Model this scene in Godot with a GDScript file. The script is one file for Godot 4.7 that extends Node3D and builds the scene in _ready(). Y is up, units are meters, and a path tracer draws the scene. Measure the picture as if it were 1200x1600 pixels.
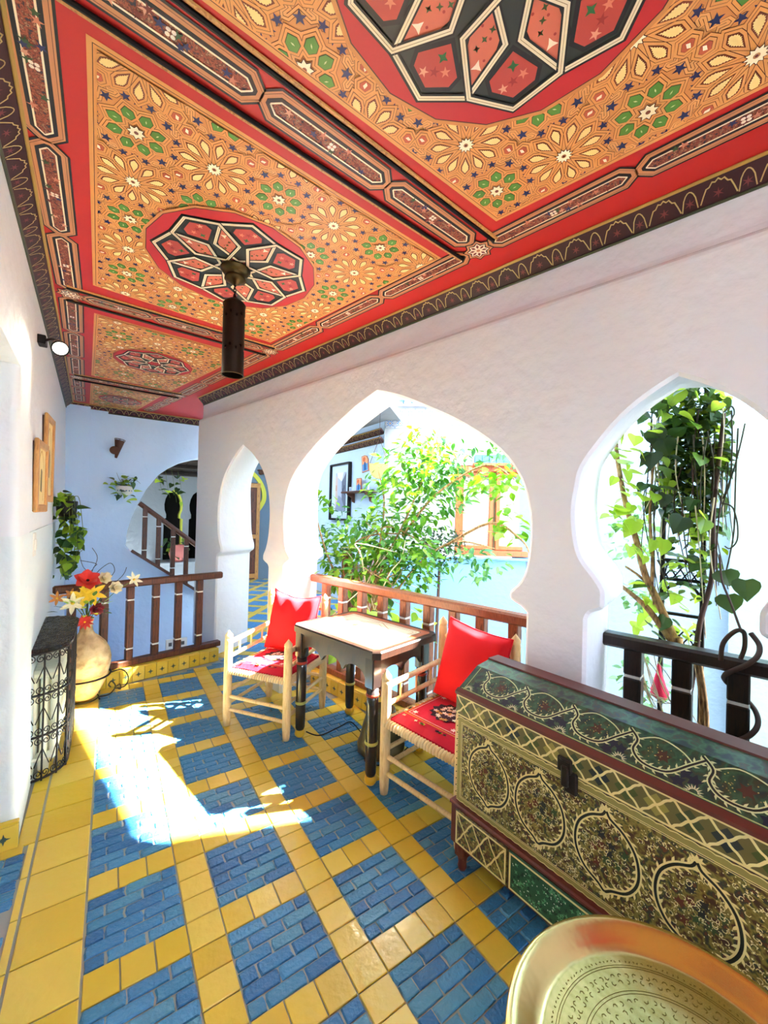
extends Node3D

# ---------------------------------------------------------------- geometry helpers
class MB:
	var v := PackedVector3Array()
	var n := PackedVector3Array()
	var c := PackedColorArray()
	var col := Color.WHITE
	var xf := Transform3D()

	func tri(a: Vector3, b: Vector3, d: Vector3) -> void:
		var nn := (b - a).cross(d - a)
		if nn.length_squared() < 1e-16:
			return
		trin(a, b, d, nn, nn, nn)

	func trin(a: Vector3, b: Vector3, d: Vector3, na: Vector3, nb: Vector3, nd: Vector3) -> void:
		var A := xf * a
		var B := xf * b
		var D := xf * d
		var NA := (xf.basis * na).normalized()
		var NB := (xf.basis * nb).normalized()
		var ND := (xf.basis * nd).normalized()
		# the winding always agrees with the normals given
		if (B - A).cross(D - A).dot(NA + NB + ND) < 0.0:
			v.append(A); v.append(B); v.append(D)
			n.append(NA); n.append(NB); n.append(ND)
		else:
			v.append(A); v.append(D); v.append(B)
			n.append(NA); n.append(ND); n.append(NB)
		c.append(col); c.append(col); c.append(col)

	func quad(a: Vector3, b: Vector3, d: Vector3, e: Vector3) -> void:
		tri(a, b, d); tri(a, d, e)

	func quadn(a: Vector3, b: Vector3, d: Vector3, e: Vector3, na: Vector3, nb: Vector3, nd: Vector3, ne: Vector3) -> void:
		trin(a, b, d, na, nb, nd); trin(a, d, e, na, nd, ne)

	func box(at: Vector3, sz: Vector3, bev := 0.0) -> void:
		var h := sz * 0.5
		var bv: float = minf(bev, minf(h.x, minf(h.y, h.z)) * 0.9)
		var p := func(x: float, y: float, z: float) -> Vector3: return at + Vector3(x, y, z)
		var i := h - Vector3(bv, bv, bv)
		for s: float in [-1.0, 1.0]:
			var f := [p.call(s * h.x, -i.y, -i.z), p.call(s * h.x, i.y, -i.z), p.call(s * h.x, i.y, i.z), p.call(s * h.x, -i.y, i.z)]
			_q(f, s > 0)
			f = [p.call(-i.x, s * h.y, -i.z), p.call(-i.x, s * h.y, i.z), p.call(i.x, s * h.y, i.z), p.call(i.x, s * h.y, -i.z)]
			_q(f, s > 0)
			f = [p.call(-i.x, -i.y, s * h.z), p.call(i.x, -i.y, s * h.z), p.call(i.x, i.y, s * h.z), p.call(-i.x, i.y, s * h.z)]
			_q(f, s > 0)
		if bv <= 0.0:
			return
		for s: float in [-1.0, 1.0]:
			for t: float in [-1.0, 1.0]:
				_q([p.call(s * h.x, t * i.y, -i.z), p.call(s * i.x, t * h.y, -i.z), p.call(s * i.x, t * h.y, i.z), p.call(s * h.x, t * i.y, i.z)], s * t > 0)
				_q([p.call(s * h.x, -i.y, t * i.z), p.call(s * h.x, i.y, t * i.z), p.call(s * i.x, i.y, t * h.z), p.call(s * i.x, -i.y, t * h.z)], s * t > 0)
				_q([p.call(-i.x, s * h.y, t * i.z), p.call(-i.x, s * i.y, t * h.z), p.call(i.x, s * i.y, t * h.z), p.call(i.x, s * h.y, t * i.z)], s * t > 0)
				for u: float in [-1.0, 1.0]:
					var a: Vector3 = p.call(s * h.x, t * i.y, u * i.z)
					var b: Vector3 = p.call(s * i.x, t * h.y, u * i.z)
					var d: Vector3 = p.call(s * i.x, t * i.y, u * h.z)
					if s * t * u > 0: tri(a, b, d)
					else: tri(a, d, b)

	func _q(f: Array, fwd: bool) -> void:
		if fwd: quad(f[0], f[1], f[2], f[3])
		else: quad(f[3], f[2], f[1], f[0])

	# profile of (radius, height), bottom to top
	func lathe(pr: PackedVector2Array, seg := 24, from := 0.0, to := TAU) -> void:
		var m := pr.size()
		var nr := PackedVector2Array()
		for i in m:
			var d := Vector2.ZERO
			if i > 0: d += (pr[i] - pr[i - 1]).normalized()
			if i < m - 1: d += (pr[i + 1] - pr[i]).normalized()
			nr.append(Vector2(d.y, -d.x).normalized())
		for k in seg:
			var a0 := from + (to - from) * k / seg
			var a1 := from + (to - from) * (k + 1) / seg
			var d0 := Vector3(cos(a0), 0, -sin(a0))
			var d1 := Vector3(cos(a1), 0, -sin(a1))
			for i in m - 1:
				var p := pr[i]
				var q := pr[i + 1]
				var u := Vector3.UP
				var A := d0 * p.x + u * p.y
				var B := d1 * p.x + u * p.y
				var C := d1 * q.x + u * q.y
				var D := d0 * q.x + u * q.y
				var nA := d0 * nr[i].x + u * nr[i].y
				var nB := d1 * nr[i].x + u * nr[i].y
				var nC := d1 * nr[i + 1].x + u * nr[i + 1].y
				var nD := d0 * nr[i + 1].x + u * nr[i + 1].y
				if p.x > 1e-6: trin(A, B, C, nA, nB, nC)
				if q.x > 1e-6: trin(A, C, D, nA, nC, nD)

	func tube(pts: Array, r0: float, r1 := -1.0, seg := 8, caps := true) -> void:
		if r1 < 0.0: r1 = r0
		var m := pts.size()
		var ref := Vector3.UP
		var rings := []
		var nrm := []
		for i in m:
			var d: Vector3 = (pts[mini(i + 1, m - 1)] - pts[maxi(i - 1, 0)]).normalized()
			if i == 0 and absf(d.dot(ref)) > 0.95: ref = Vector3.RIGHT
			var x := ref.cross(d).normalized()
			if x.length_squared() < 0.5: x = Vector3(1, 0, 0)
			ref = d.cross(x).normalized()
			var r := lerpf(r0, r1, float(i) / maxf(1, m - 1))
			var ring := PackedVector3Array()
			var nn := PackedVector3Array()
			for k in seg + 1:
				var a := TAU * k / seg
				var o := x * cos(a) + ref * sin(a)
				ring.append(pts[i] + o * r)
				nn.append(o)
			rings.append(ring)
			nrm.append(nn)
		for i in m - 1:
			for k in seg:
				quadn(rings[i][k], rings[i][k + 1], rings[i + 1][k + 1], rings[i + 1][k], nrm[i][k], nrm[i][k + 1], nrm[i + 1][k + 1], nrm[i + 1][k])
		if caps:
			for k in seg:
				tri(pts[0], rings[0][k + 1], rings[0][k])
				tri(pts[m - 1], rings[m - 1][k], rings[m - 1][k + 1])

	# flat polygon in the x,y plane of xf at height z
	func poly(p: PackedVector2Array, z := 0.0) -> void:
		if p.size() < 3: return
		var t := Geometry2D.triangulate_polygon(p)
		for i in range(0, t.size(), 3):
			var a := p[t[i]]
			var b := p[t[i + 1]]
			var d := p[t[i + 2]]
			if (b - a).cross(d - a) < 0.0:
				var s := b; b = d; d = s
			trin(Vector3(a.x, a.y, z), Vector3(b.x, b.y, z), Vector3(d.x, d.y, z), Vector3.BACK, Vector3.BACK, Vector3.BACK)

	func ribbon(p: PackedVector2Array, w: float, z := 0.0, closed := false) -> void:
		var m := p.size()
		if m < 2: return
		var l := PackedVector2Array()
		var r := PackedVector2Array()
		for i in m:
			var a := p[(i - 1 + m) % m] if closed or i > 0 else p[i]
			var b := p[(i + 1) % m] if closed or i < m - 1 else p[i]
			var d0 := (p[i] - a).normalized()
			var d1 := (b - p[i]).normalized()
			if d0 == Vector2.ZERO: d0 = d1
			if d1 == Vector2.ZERO: d1 = d0
			var t := (d0 + d1).normalized()
			var o := Vector2(-t.y, t.x)
			var k: float = 1.0 / maxf(0.45, o.dot(Vector2(-d0.y, d0.x)))
			l.append(p[i] + o * w * 0.5 * k)
			r.append(p[i] - o * w * 0.5 * k)
		for i in (m if closed else m - 1):
			var j := (i + 1) % m
			var N := Vector3.BACK
			quadn(Vector3(r[i].x, r[i].y, z), Vector3(r[j].x, r[j].y, z), Vector3(l[j].x, l[j].y, z), Vector3(l[i].x, l[i].y, z), N, N, N, N)

	# extruded outline (x,y), from z0 to z1
	func prism(p: PackedVector2Array, z0: float, z1: float) -> void:
		if Geometry2D.is_polygon_clockwise(p): p.reverse()
		poly(p, z1)
		var t := Geometry2D.triangulate_polygon(p)
		for i in range(0, t.size(), 3):
			var a := p[t[i]]
			var b := p[t[i + 1]]
			var d := p[t[i + 2]]
			if (b - a).cross(d - a) < 0.0:
				var s := b; b = d; d = s
			tri(Vector3(a.x, a.y, z0), Vector3(d.x, d.y, z0), Vector3(b.x, b.y, z0))
		for i in p.size():
			var a := p[i]
			var b := p[(i + 1) % p.size()]
			quad(Vector3(a.x, a.y, z0), Vector3(b.x, b.y, z0), Vector3(b.x, b.y, z1), Vector3(a.x, a.y, z1))

	func mesh() -> ArrayMesh:
		var a := []
		a.resize(Mesh.ARRAY_MAX)
		a[Mesh.ARRAY_VERTEX] = v
		a[Mesh.ARRAY_NORMAL] = n
		a[Mesh.ARRAY_COLOR] = c
		var m := ArrayMesh.new()
		m.add_surface_from_arrays(Mesh.PRIMITIVE_TRIANGLES, a)
		return m


# ---------------------------------------------------------------- naming, things and parts
var taken := {}
var M := {}
var rng := RandomNumberGenerator.new()

func numbered(called: String) -> String:
	if not taken.has(called):
		taken[called] = 0
		return called
	taken[called] += 1
	return "%s_%03d" % [called, taken[called]]

func thing(called: String, label: String, category: String, at := Vector3.ZERO, turn := 0.0, group := "") -> Node3D:
	var o := Node3D.new()
	o.name = numbered(called)
	add_child(o)
	o.position = at
	o.rotation.y = turn
	tag(o, label, category, group)
	return o

func tag(o: Node3D, label: String, category: String, group := "") -> Node3D:
	o.set_meta("label", label)
	o.set_meta("category", category)
	if group: o.set_meta("group", group)
	return o

func part(called: String, mesh, mat: Material, parent: Node, label := "") -> MeshInstance3D:
	var o := MeshInstance3D.new()
	o.name = called if parent != self else numbered(called)
	o.mesh = mesh.mesh() if mesh is MB else mesh
	o.material_override = mat
	if parent != self:
		var k := 0
		var base := called
		while parent.has_node(NodePath(o.name)):
			k += 1
			o.name = "%s_%03d" % [base, k]
	parent.add_child(o)
	if label: o.set_meta("label", label)
	return o

# many alike pieces under one parent: numbered by a running counter, which is quick
var counters := {}
func piece(called: String, mesh: Mesh, mat: Material, parent: Node, xf: Transform3D) -> void:
	var key := "%d/%s" % [parent.get_instance_id(), called]
	var k: int = counters.get(key, 0)
	counters[key] = k + 1
	var o := MeshInstance3D.new()
	o.name = called if k == 0 else "%s_%03d" % [called, k]
	o.mesh = mesh
	o.material_override = mat
	o.transform = xf
	parent.add_child(o)

func struct(called: String, mesh, mat: Material, label: String, category: String) -> MeshInstance3D:
	var o := part(called, mesh, mat, self)
	o.set_meta("kind", "structure")
	tag(o, label, category)
	return o

func stuff(o: Node) -> Node:
	o.set_meta("kind", "stuff")
	return o

func C(r: float, g: float, b: float) -> Color:
	return Color(r / 255.0, g / 255.0, b / 255.0).srgb_to_linear()

func S(r: float, g: float, b: float) -> Color:
	return Color(r / 255.0, g / 255.0, b / 255.0)

func mat(called: String, col: Color, rough := 0.6, metal := 0.0) -> StandardMaterial3D:
	var m := StandardMaterial3D.new()
	m.resource_name = called
	m.albedo_color = col
	m.roughness = rough
	m.metallic = metal
	M[called] = m
	return m

func noise(sd: int, freq: float, cols := [], offs := [], sz := 512, oct := 4, type := FastNoiseLite.TYPE_SIMPLEX_SMOOTH) -> NoiseTexture2D:
	var f := FastNoiseLite.new()
	f.seed = sd
	f.noise_type = type
	f.frequency = freq
	f.fractal_octaves = oct
	var t := NoiseTexture2D.new()
	t.width = sz
	t.height = sz
	t.seamless = true
	t.noise = f
	if cols.size():
		var g := Gradient.new()
		g.offsets = PackedFloat32Array(offs)
		g.colors = PackedColorArray(cols)
		t.color_ramp = g
	return t

func triplanar(m: StandardMaterial3D, sc: Vector3, world := false) -> void:
	m.uv1_triplanar = true
	m.uv1_world_triplanar = world
	m.uv1_scale = sc

func relief(m: StandardMaterial3D, t: Texture2D, cm: float) -> void:
	m.heightmap_enabled = true
	m.heightmap_texture = t
	m.heightmap_scale = cm

# ---------------------------------------------------------------- the skewed arcade: s runs along it (away), t into the courtyard
const ARC_ANGLE := 0.22340
var EA := Vector3(-sin(ARC_ANGLE), 0, -cos(ARC_ANGLE))
var BA := Vector3(cos(ARC_ANGLE), 0, -sin(ARC_ANGLE))
const OA := Vector3(1.922, 0, 0)
const HC := 2.76          # ceiling
const HK := 2.688         # foot of the cornice

func W(s: float, y: float, t: float) -> Vector3:
	return OA + EA * s + BA * t + Vector3(0, y, 0)

func circle(r: float, k: int, at := Vector2.ZERO, ph := 0.0) -> PackedVector2Array:
	var p := PackedVector2Array()
	for i in k: p.append(at + Vector2.from_angle(ph + TAU * i / k) * r)
	return p

func starp(r: float, q: float, k: int, at := Vector2.ZERO, ph := 0.0) -> PackedVector2Array:
	var p := PackedVector2Array()
	for i in k * 2: p.append(at + Vector2.from_angle(ph + PI * i / k) * (r if i % 2 == 0 else q))
	return p

func smooth_line(p: Array, per := 6, closed := false) -> PackedVector2Array:
	var o := PackedVector2Array()
	var m := p.size()
	for i in (m if closed else m - 1):
		var a: Vector2 = p[(i - 1 + m) % m] if closed or i > 0 else p[i]
		var b: Vector2 = p[i]
		var d: Vector2 = p[(i + 1) % m]
		var e: Vector2 = p[(i + 2) % m] if closed or i < m - 2 else d
		for k in per:
			o.append(b.cubic_interpolate(d, a, e, float(k) / per))
	if not closed: o.append(p[m - 1])
	return o

func smooth3(p: Array, per := 5) -> Array:
	var o := []
	for i in p.size() - 1:
		var a: Vector3 = p[maxi(i - 1, 0)]
		var e: Vector3 = p[mini(i + 2, p.size() - 1)]
		for k in per:
			o.append(p[i].cubic_interpolate(p[i + 1], a, e, float(k) / per))
	o.append(p[p.size() - 1])
	return o

# ---------------------------------------------------------------- materials
func materials() -> void:
	var plaster_bump := noise(3, 0.012, [], [], 512, 5)
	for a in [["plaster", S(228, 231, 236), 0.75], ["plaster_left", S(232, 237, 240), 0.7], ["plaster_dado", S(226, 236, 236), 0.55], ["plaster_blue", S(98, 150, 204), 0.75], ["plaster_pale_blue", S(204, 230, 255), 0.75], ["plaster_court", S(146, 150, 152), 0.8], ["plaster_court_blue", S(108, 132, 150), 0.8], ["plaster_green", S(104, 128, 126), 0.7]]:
		var m := mat(a[0], a[1], a[2])
		triplanar(m, Vector3(1.3, 1.3, 1.3), true)
		relief(m, plaster_bump, 0.6)
	var pv := mat("paint", Color.WHITE, 0.45)
	pv.vertex_color_use_as_albedo = true
	var pm := mat("paint_matt", Color.WHITE, 0.8)
	pm.vertex_color_use_as_albedo = true
	# glazed bricks and tiles, several firings of each
	var glaze := noise(11, 0.03, [], [], 256, 4)
	var i := 0
	for c in [S(58, 130, 180), S(50, 120, 172), S(70, 142, 188), S(62, 134, 174), S(46, 112, 164), S(80, 146, 178)]:
		var m := mat("brick_%d" % i, c, 0.4)
		triplanar(m, Vector3(6, 6, 6), true)
		relief(m, glaze, 0.35)
		i += 1
	i = 0
	for c in [S(222, 191, 70), S(214, 181, 60), S(228, 200, 86), S(218, 187, 58)]:
		var m := mat("yellow_%d" % i, c, 0.3)
		triplanar(m, Vector3(3, 3, 3), true)
		relief(m, glaze, 0.12)
		i += 1
	mat("mortar", S(156, 160, 152), 0.9)
	mat("star_ink", S(64, 84, 74), 0.4)
	# woods
	for a in [["walnut", S(96, 52, 30), S(58, 28, 16), 0.45, 5], ["rail_wood", S(150, 88, 52), S(96, 50, 28), 0.4, 6], ["pale_wood", S(236, 206, 150), S(214, 176, 116), 0.55, 7], ["dark_wood", S(50, 30, 20), S(24, 14, 10), 0.35, 8], ["frame_wood", S(206, 152, 84), S(168, 112, 56), 0.45, 9], ["window_wood", S(176, 86, 36), S(130, 58, 24), 0.45, 10], ["beam_wood", S(46, 34, 26), S(26, 20, 16), 0.7, 12]]:
		var m := mat(a[0], Color.WHITE, a[3])
		m.albedo_texture = noise(a[4], 0.02, [a[2], a[1], a[2].lerp(a[1], 0.6), a[1]], [0.2, 0.45, 0.6, 0.85], 256, 4)
		triplanar(m, Vector3(9, 1.2, 9))
	# metals
	var br := mat("brass", S(234, 216, 150), 0.22, 1.0)
	relief(br, noise(21, 0.02, [], [], 256, 3), 0.05)
	triplanar(br, Vector3(3, 3, 3))
	mat("brass_rim", S(196, 154, 66), 0.2, 1.0)
	var iron := mat("iron", S(40, 34, 32), 0.5, 0.6)
	relief(iron, noise(22, 0.05, [], [], 256, 3), 0.1)
	triplanar(iron, Vector3(6, 6, 6))
	mat("old_brass", S(84, 70, 42), 0.4, 0.9)
	mat("pot_metal", S(112, 104, 78), 0.35, 0.8)
	mat("rust", S(92, 58, 40), 0.7, 0.2)
	mat("black_metal", S(22, 18, 16), 0.4, 0.5)
	mat("lamp_metal", S(38, 26, 18), 0.45, 0.7)
	# painted chest grounds
	for a in [["chest_ground", [S(62, 32, 22), S(112, 98, 42), S(136, 122, 58), S(84, 84, 36), S(38, 42, 44), S(96, 46, 26)], 31, 0.022], ["lid_ground", [S(18, 34, 46), S(38, 78, 54), S(58, 100, 72), S(40, 70, 48), S(70, 56, 34), S(28, 56, 60)], 32, 0.014]]:
		var m := mat(a[0], Color.WHITE, 0.3)
		m.albedo_texture = noise(a[2], a[3], a[1], [0.22, 0.38, 0.5, 0.6, 0.7, 0.82], 512, 3)
		triplanar(m, Vector3(2.2, 2.2, 2.2))
	mat("chest_red", S(98, 42, 34), 0.42)
	mat("chest_green", S(34, 84, 54), 0.35)
	# flowered ground of the ceiling cartouches
	var fl := mat("cartouche_ground", Color.WHITE, 0.5)
	fl.albedo_texture = noise(41, 0.05, [S(40, 34, 60), S(120, 52, 34), S(180, 92, 62), S(92, 40, 26), S(206, 150, 110), S(70, 44, 40)], [0.2, 0.35, 0.5, 0.6, 0.74, 0.85], 512, 3)
	triplanar(fl, Vector3(2.0, 2.0, 2.0), true)
	mat("ceiling_red", S(196, 34, 30), 0.5)
	# cloth
	var rc := mat("red_cloth", S(220, 0, 22), 0.85)
	rc.rim_enabled = true
	rc.rim = 0.15
	rc.rim_tint = 0.9
	relief(rc, noise(51, 0.4, [], [], 256, 2), 0.05)
	triplanar(rc, Vector3(8, 8, 8))
	var kl := mat("kilim", Color.WHITE, 0.9)
	kl.vertex_color_use_as_albedo = true
	relief(kl, noise(52, 0.3, [], [], 256, 2), 0.15)
	triplanar(kl, Vector3(8, 8, 8))
	var rp := mat("rope", S(226, 200, 150), 0.85)
	relief(rp, noise(53, 0.15, [], [], 256, 3), 0.2)
	triplanar(rp, Vector3(6, 6, 6))
	# clay, radiator and the rest
	var cl := mat("clay", Color.WHITE, 0.85)
	cl.albedo_texture = noise(61, 0.01, [S(146, 116, 76), S(204, 172, 122), S(216, 188, 142), S(176, 142, 96)], [0.2, 0.45, 0.65, 0.9], 512, 5)
	triplanar(cl, Vector3(1.6, 1.6, 1.6))
	relief(cl, noise(62, 0.03, [], [], 256, 4), 0.5)
	mat("radiator_white", S(226, 224, 200), 0.4)
	var bt := mat("black_top", S(13, 13, 12), 0.2)
	relief(bt, noise(63, 0.03, [], [], 512, 2), 4.0)
	triplanar(bt, Vector3(7, 1, 1.6))
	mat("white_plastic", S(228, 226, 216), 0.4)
	mat("socket_dark", S(60, 60, 60), 0.5)
	mat("pink_clay", S(206, 118, 106), 0.7)
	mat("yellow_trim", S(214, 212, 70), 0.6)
	mat("near_black", S(20, 18, 18), 0.9)  # near-black: darkness put into the keyhole box, and the poppy heart
	mat("blue_tile", S(34, 74, 176), 0.4)
	mat("curtain", S(158, 146, 112), 0.9)
	mat("shade", S(206, 164, 96), 0.8)
	M["shade"].backlight_enabled = true
	M["shade"].backlight = Color(0.5, 0.45, 0.35)
	var gl := mat("glass", Color(1, 1, 1, 0.08), 0.03)
	gl.transparency = BaseMaterial3D.TRANSPARENCY_ALPHA
	var lb := mat("bulb_face", S(240, 240, 225), 0.3)
	lb.emission_enabled = true
	lb.emission = S(255, 250, 230)
	lb.emission_energy_multiplier = 0.25
	# leaves
	for a in [["leaf_dark", S(44, 84, 30)], ["leaf_mid", S(78, 124, 36)], ["leaf_lime", S(138, 172, 44)], ["leaf_pale", S(150, 186, 62)], ["leaf_blue", S(70, 124, 98)], ["leaf_deep", S(28, 54, 26)]]:  # leaf tones from deep to pale green
		var m := mat(a[0], a[1], 0.42)
		m.backlight_enabled = true
		m.backlight = Color(0.85, 0.95, 0.3)
		if a[0] in ["leaf_deep", "leaf_dark"]: m.backlight = Color(0.22, 0.28, 0.08)
	var lv := mat("leaf_tint", Color.WHITE, 0.42)
	lv.vertex_color_use_as_albedo = true
	lv.backlight_enabled = true
	lv.backlight = Color(0.85, 0.95, 0.35)
	var bk := mat("bark", Color.WHITE, 0.8)
	bk.albedo_texture = noise(71, 0.03, [S(104, 76, 46), S(168, 128, 78), S(196, 160, 108)], [0.25, 0.5, 0.8], 256, 4)
	triplanar(bk, Vector3(6, 2, 6))
	mat("vine_bark", S(70, 48, 36), 0.8)
	mat("liana", S(66, 64, 40), 0.7)
	mat("straw", S(214, 200, 160), 0.9)
	mat("stem_green", S(92, 112, 44), 0.6)
	for a in [["petal_red", S(222, 40, 24)], ["petal_yellow", S(246, 204, 30)], ["petal_cream", S(240, 230, 190)], ["petal_rose", S(246, 232, 194)], ["petal_crimson", S(164, 20, 44)], ["petal_orange", S(206, 130, 40)], ["petal_pink", S(214, 24, 70)]]:
		var m := mat(a[0], a[1], 0.7)
		m.backlight_enabled = true
		m.backlight = Color(0.4, 0.4, 0.4) if a[0] != "petal_pink" else Color(0.1, 0.1, 0.1)

# ---------------------------------------------------------------- room shell
# half profile of an arch: [half width, height], foot to apex
const ARCH_BIG := [[1.03, 0.0], [1.03, 1.05], [1.0, 1.075], [0.95, 1.10], [0.945, 1.135], [0.965, 1.16], [1.0, 1.20], [1.025, 1.27], [1.04, 1.40], [1.035, 1.52], [1.0, 1.66], [0.92, 1.79], [0.80, 1.90], [0.62, 2.02], [0.42, 2.125], [0.2, 2.23], [0.0, 2.30]]
const ARCH_SMALL := [[0.495, 0.0], [0.495, 1.02], [0.47, 1.04], [0.41, 1.065], [0.40, 1.10], [0.41, 1.135], [0.44, 1.18], [0.47, 1.26], [0.485, 1.36], [0.49, 1.48], [0.475, 1.60], [0.44, 1.72], [0.37, 1.84], [0.26, 1.955], [0.13, 2.05], [0.0, 2.12]]
const ARCH_RIGHT := [[0.305, 0.0], [0.305, 1.07], [0.29, 1.10], [0.245, 1.125], [0.24, 1.165], [0.244, 1.21], [0.28, 1.265], [0.32, 1.315], [0.346, 1.37], [0.362, 1.46], [0.366, 1.55], [0.355, 1.64], [0.335, 1.73], [0.265, 1.835], [0.185, 1.93], [0.1, 2.0], [0.0, 2.06]]
# centre, half profile, how far the passage leans along the wall
var ARCHES := [[0.665, ARCH_RIGHT, 0.03], [2.27, ARCH_BIG, 0.15], [4.04, ARCH_SMALL, 0.17]]
const WALL_T := 0.46

func arch_side(prof: Array) -> PackedVector2Array:
	var o := PackedVector2Array()
	var pts := []
	for q in prof: pts.append(Vector2(q[0], q[1]))
	o.append(pts[0])
	o.append(pts[1])
	var up := smooth_line(pts.slice(1), 3)
	for k in range(1, up.size()): o.append(up[k])
	return o

func arcade_outline(s0: float, s1: float, top: float, back := false, grow := 0.0) -> PackedVector2Array:
	var o := PackedVector2Array([Vector2(s1, 0), Vector2(s1, top), Vector2(s0, top), Vector2(s0, 0)])
	for a in ARCHES:
		var side := arch_side(a[1])
		var m := side.size()
		var pts := PackedVector2Array()
		for i in m: pts.append(Vector2(a[0] - side[i].x, side[i].y))
		for i in range(m - 2, -1, -1): pts.append(Vector2(a[0] + side[i].x, side[i].y))
		if grow > 0.0:
			var g := PackedVector2Array()
			for i in pts.size():
				var d := pts[mini(i + 1, pts.size() - 1)] - pts[maxi(i - 1, 0)]
				var nn := Vector2(-d.y, d.x).normalized()
				if i == 0 or i == pts.size() - 1: nn.y = 0
				g.append(pts[i] + nn * grow)
			pts = g
		if back:
			for i in pts.size():
				var lean: float = a[2]
				if pts[i].x < a[0]: lean = lerpf(-0.04, lean * 1.35, smoothstep(1.95, 2.3, pts[i].y))
				else: lean *= 1.0 + 0.7 * smoothstep(1.4, 1.95, pts[i].y) - 0.35 * smoothstep(2.1, 2.3, pts[i].y)
				pts[i].x += lean
				if pts[i].y > 1.0: pts[i].y += 0.09 * (pts[i].y - 1.0) / 1.3
		o.append_array(pts)
	return o

func build_arcade() -> void:
	var b := MB.new()
	var s0 := -3.4
	var s1 := 5.08
	var top := 2.49
	var f0 := arcade_outline(s0, s1, top, false, 0.014)
	var f1 := arcade_outline(s0, s1, top)
	var bk := arcade_outline(s0, s1, top, true)
	# basis: x along s, y up, z out of the wall into the gallery (-t)
	b.xf = Transform3D(Basis(EA, Vector3.UP, -BA), OA)
	var face := func(p: PackedVector2Array, z: float, flip: bool) -> void:
		var t := Geometry2D.triangulate_polygon(p)
		for i in range(0, t.size(), 3):
			var A := Vector3(p[t[i]].x, p[t[i]].y, z)
			var B := Vector3(p[t[i + 1]].x, p[t[i + 1]].y, z)
			var D := Vector3(p[t[i + 2]].x, p[t[i + 2]].y, z)
			var up := (B - A).cross(D - A).z > 0.0
			if up != flip: b.tri(A, B, D)
			else: b.tri(A, D, B)
	face.call(f0, 0.0, false)
	face.call(bk, -WALL_T, true)
	var m := f0.size()
	for i in range(3, m - 1):
		var j := i + 1
		b.quad(Vector3(f0[j].x, f0[j].y, 0), Vector3(f0[i].x, f0[i].y, 0), Vector3(f1[i].x, f1[i].y, -0.014), Vector3(f1[j].x, f1[j].y, -0.014))
		var ni := _outn(f1, i, 3)
		var nj := _outn(f1, j, 3)
		var fl := (f1[j] - f1[i]).normalized()
		var fn := Vector3(fl.y, -fl.x, 0) * -1.0
		if ni.dot(fn) < 0.85: ni = fn
		if nj.dot(fn) < 0.85: nj = fn
		b.quadn(Vector3(f1[j].x, f1[j].y, -0.014), Vector3(f1[i].x, f1[i].y, -0.014), Vector3(bk[i].x, bk[i].y, -WALL_T), Vector3(bk[j].x, bk[j].y, -WALL_T), nj, ni, ni, nj)
	# last edge, the end of the wall and its far side
	b.quad(Vector3(s1, 0, 0), Vector3(s1, top, 0), Vector3(s1, top, -WALL_T), Vector3(s1, 0, -WALL_T))
	b.quad(Vector3(s0, 0, 0), Vector3(s0, 0, -WALL_T), Vector3(s0, top, -WALL_T), Vector3(s0, top, 0))
	# rounded shelf under the ceiling: the upper band stands back
	var pr := [[0.0, 2.49], [-0.003, 2.505], [-0.012, 2.518], [-0.026, 2.526], [-0.04, 2.535], [-0.045, 2.56], [-0.045, 2.78]]
	for i in pr.size() - 1:
		var p: Array = pr[i]
		var q: Array = pr[i + 1]
		var d := Vector2(q[0] - p[0], q[1] - p[1]).normalized()
		var nn := Vector3(0, -d.x, d.y)
		b.quad(Vector3(s0, p[1], p[0]), Vector3(s0, q[1], q[0]), Vector3(s1, q[1], q[0]), Vector3(s1, p[1], p[0]))
		b.quad(Vector3(s1, p[1], p[0]), Vector3(s1, q[1], q[0]), Vector3(s1, q[1], -WALL_T), Vector3(s1, p[1], -WALL_T))
	b.quad(Vector3(s0, top, -WALL_T), Vector3(s1, top, -WALL_T), Vector3(s1, 3.25, -WALL_T), Vector3(s0, 3.25, -WALL_T))
	b.box(Vector3(2.0, 4.9, -WALL_T + 0.1), Vector3(6.2, 3.4, 0.2))  # unseen upper wall, added to keep sky light off the courtyard
	struct("wall_right", b, M.plaster, "whitewashed arcade wall with pointed horseshoe arches and rounded imposts", "wall")

func _outn(p: PackedVector2Array, i: int, lo: int) -> Vector3:
	var d := p[mini(i + 1, p.size() - 1)] - p[maxi(i - 1, lo)]
	return Vector3(-d.y, d.x, 0).normalized()

func wall_block(b: MB, corners: Array, y0: float, y1: float) -> void:
	# corners: plan polygon, Vector2(x, z)
	var p := PackedVector2Array()
	for q in corners: p.append(Vector2(q.x, -q.y))
	var keep := b.xf
	b.xf = Transform3D(Basis(Vector3(1, 0, 0), Vector3(0, 0, -1), Vector3(0, 1, 0)), Vector3.ZERO)
	b.prism(p, y0, y1)
	b.xf = keep

func left_x(z: float, y := 2.7) -> float:
	return -0.283 + 0.0325 * z + 0.05 * (1.0 - y / 2.7)

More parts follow.
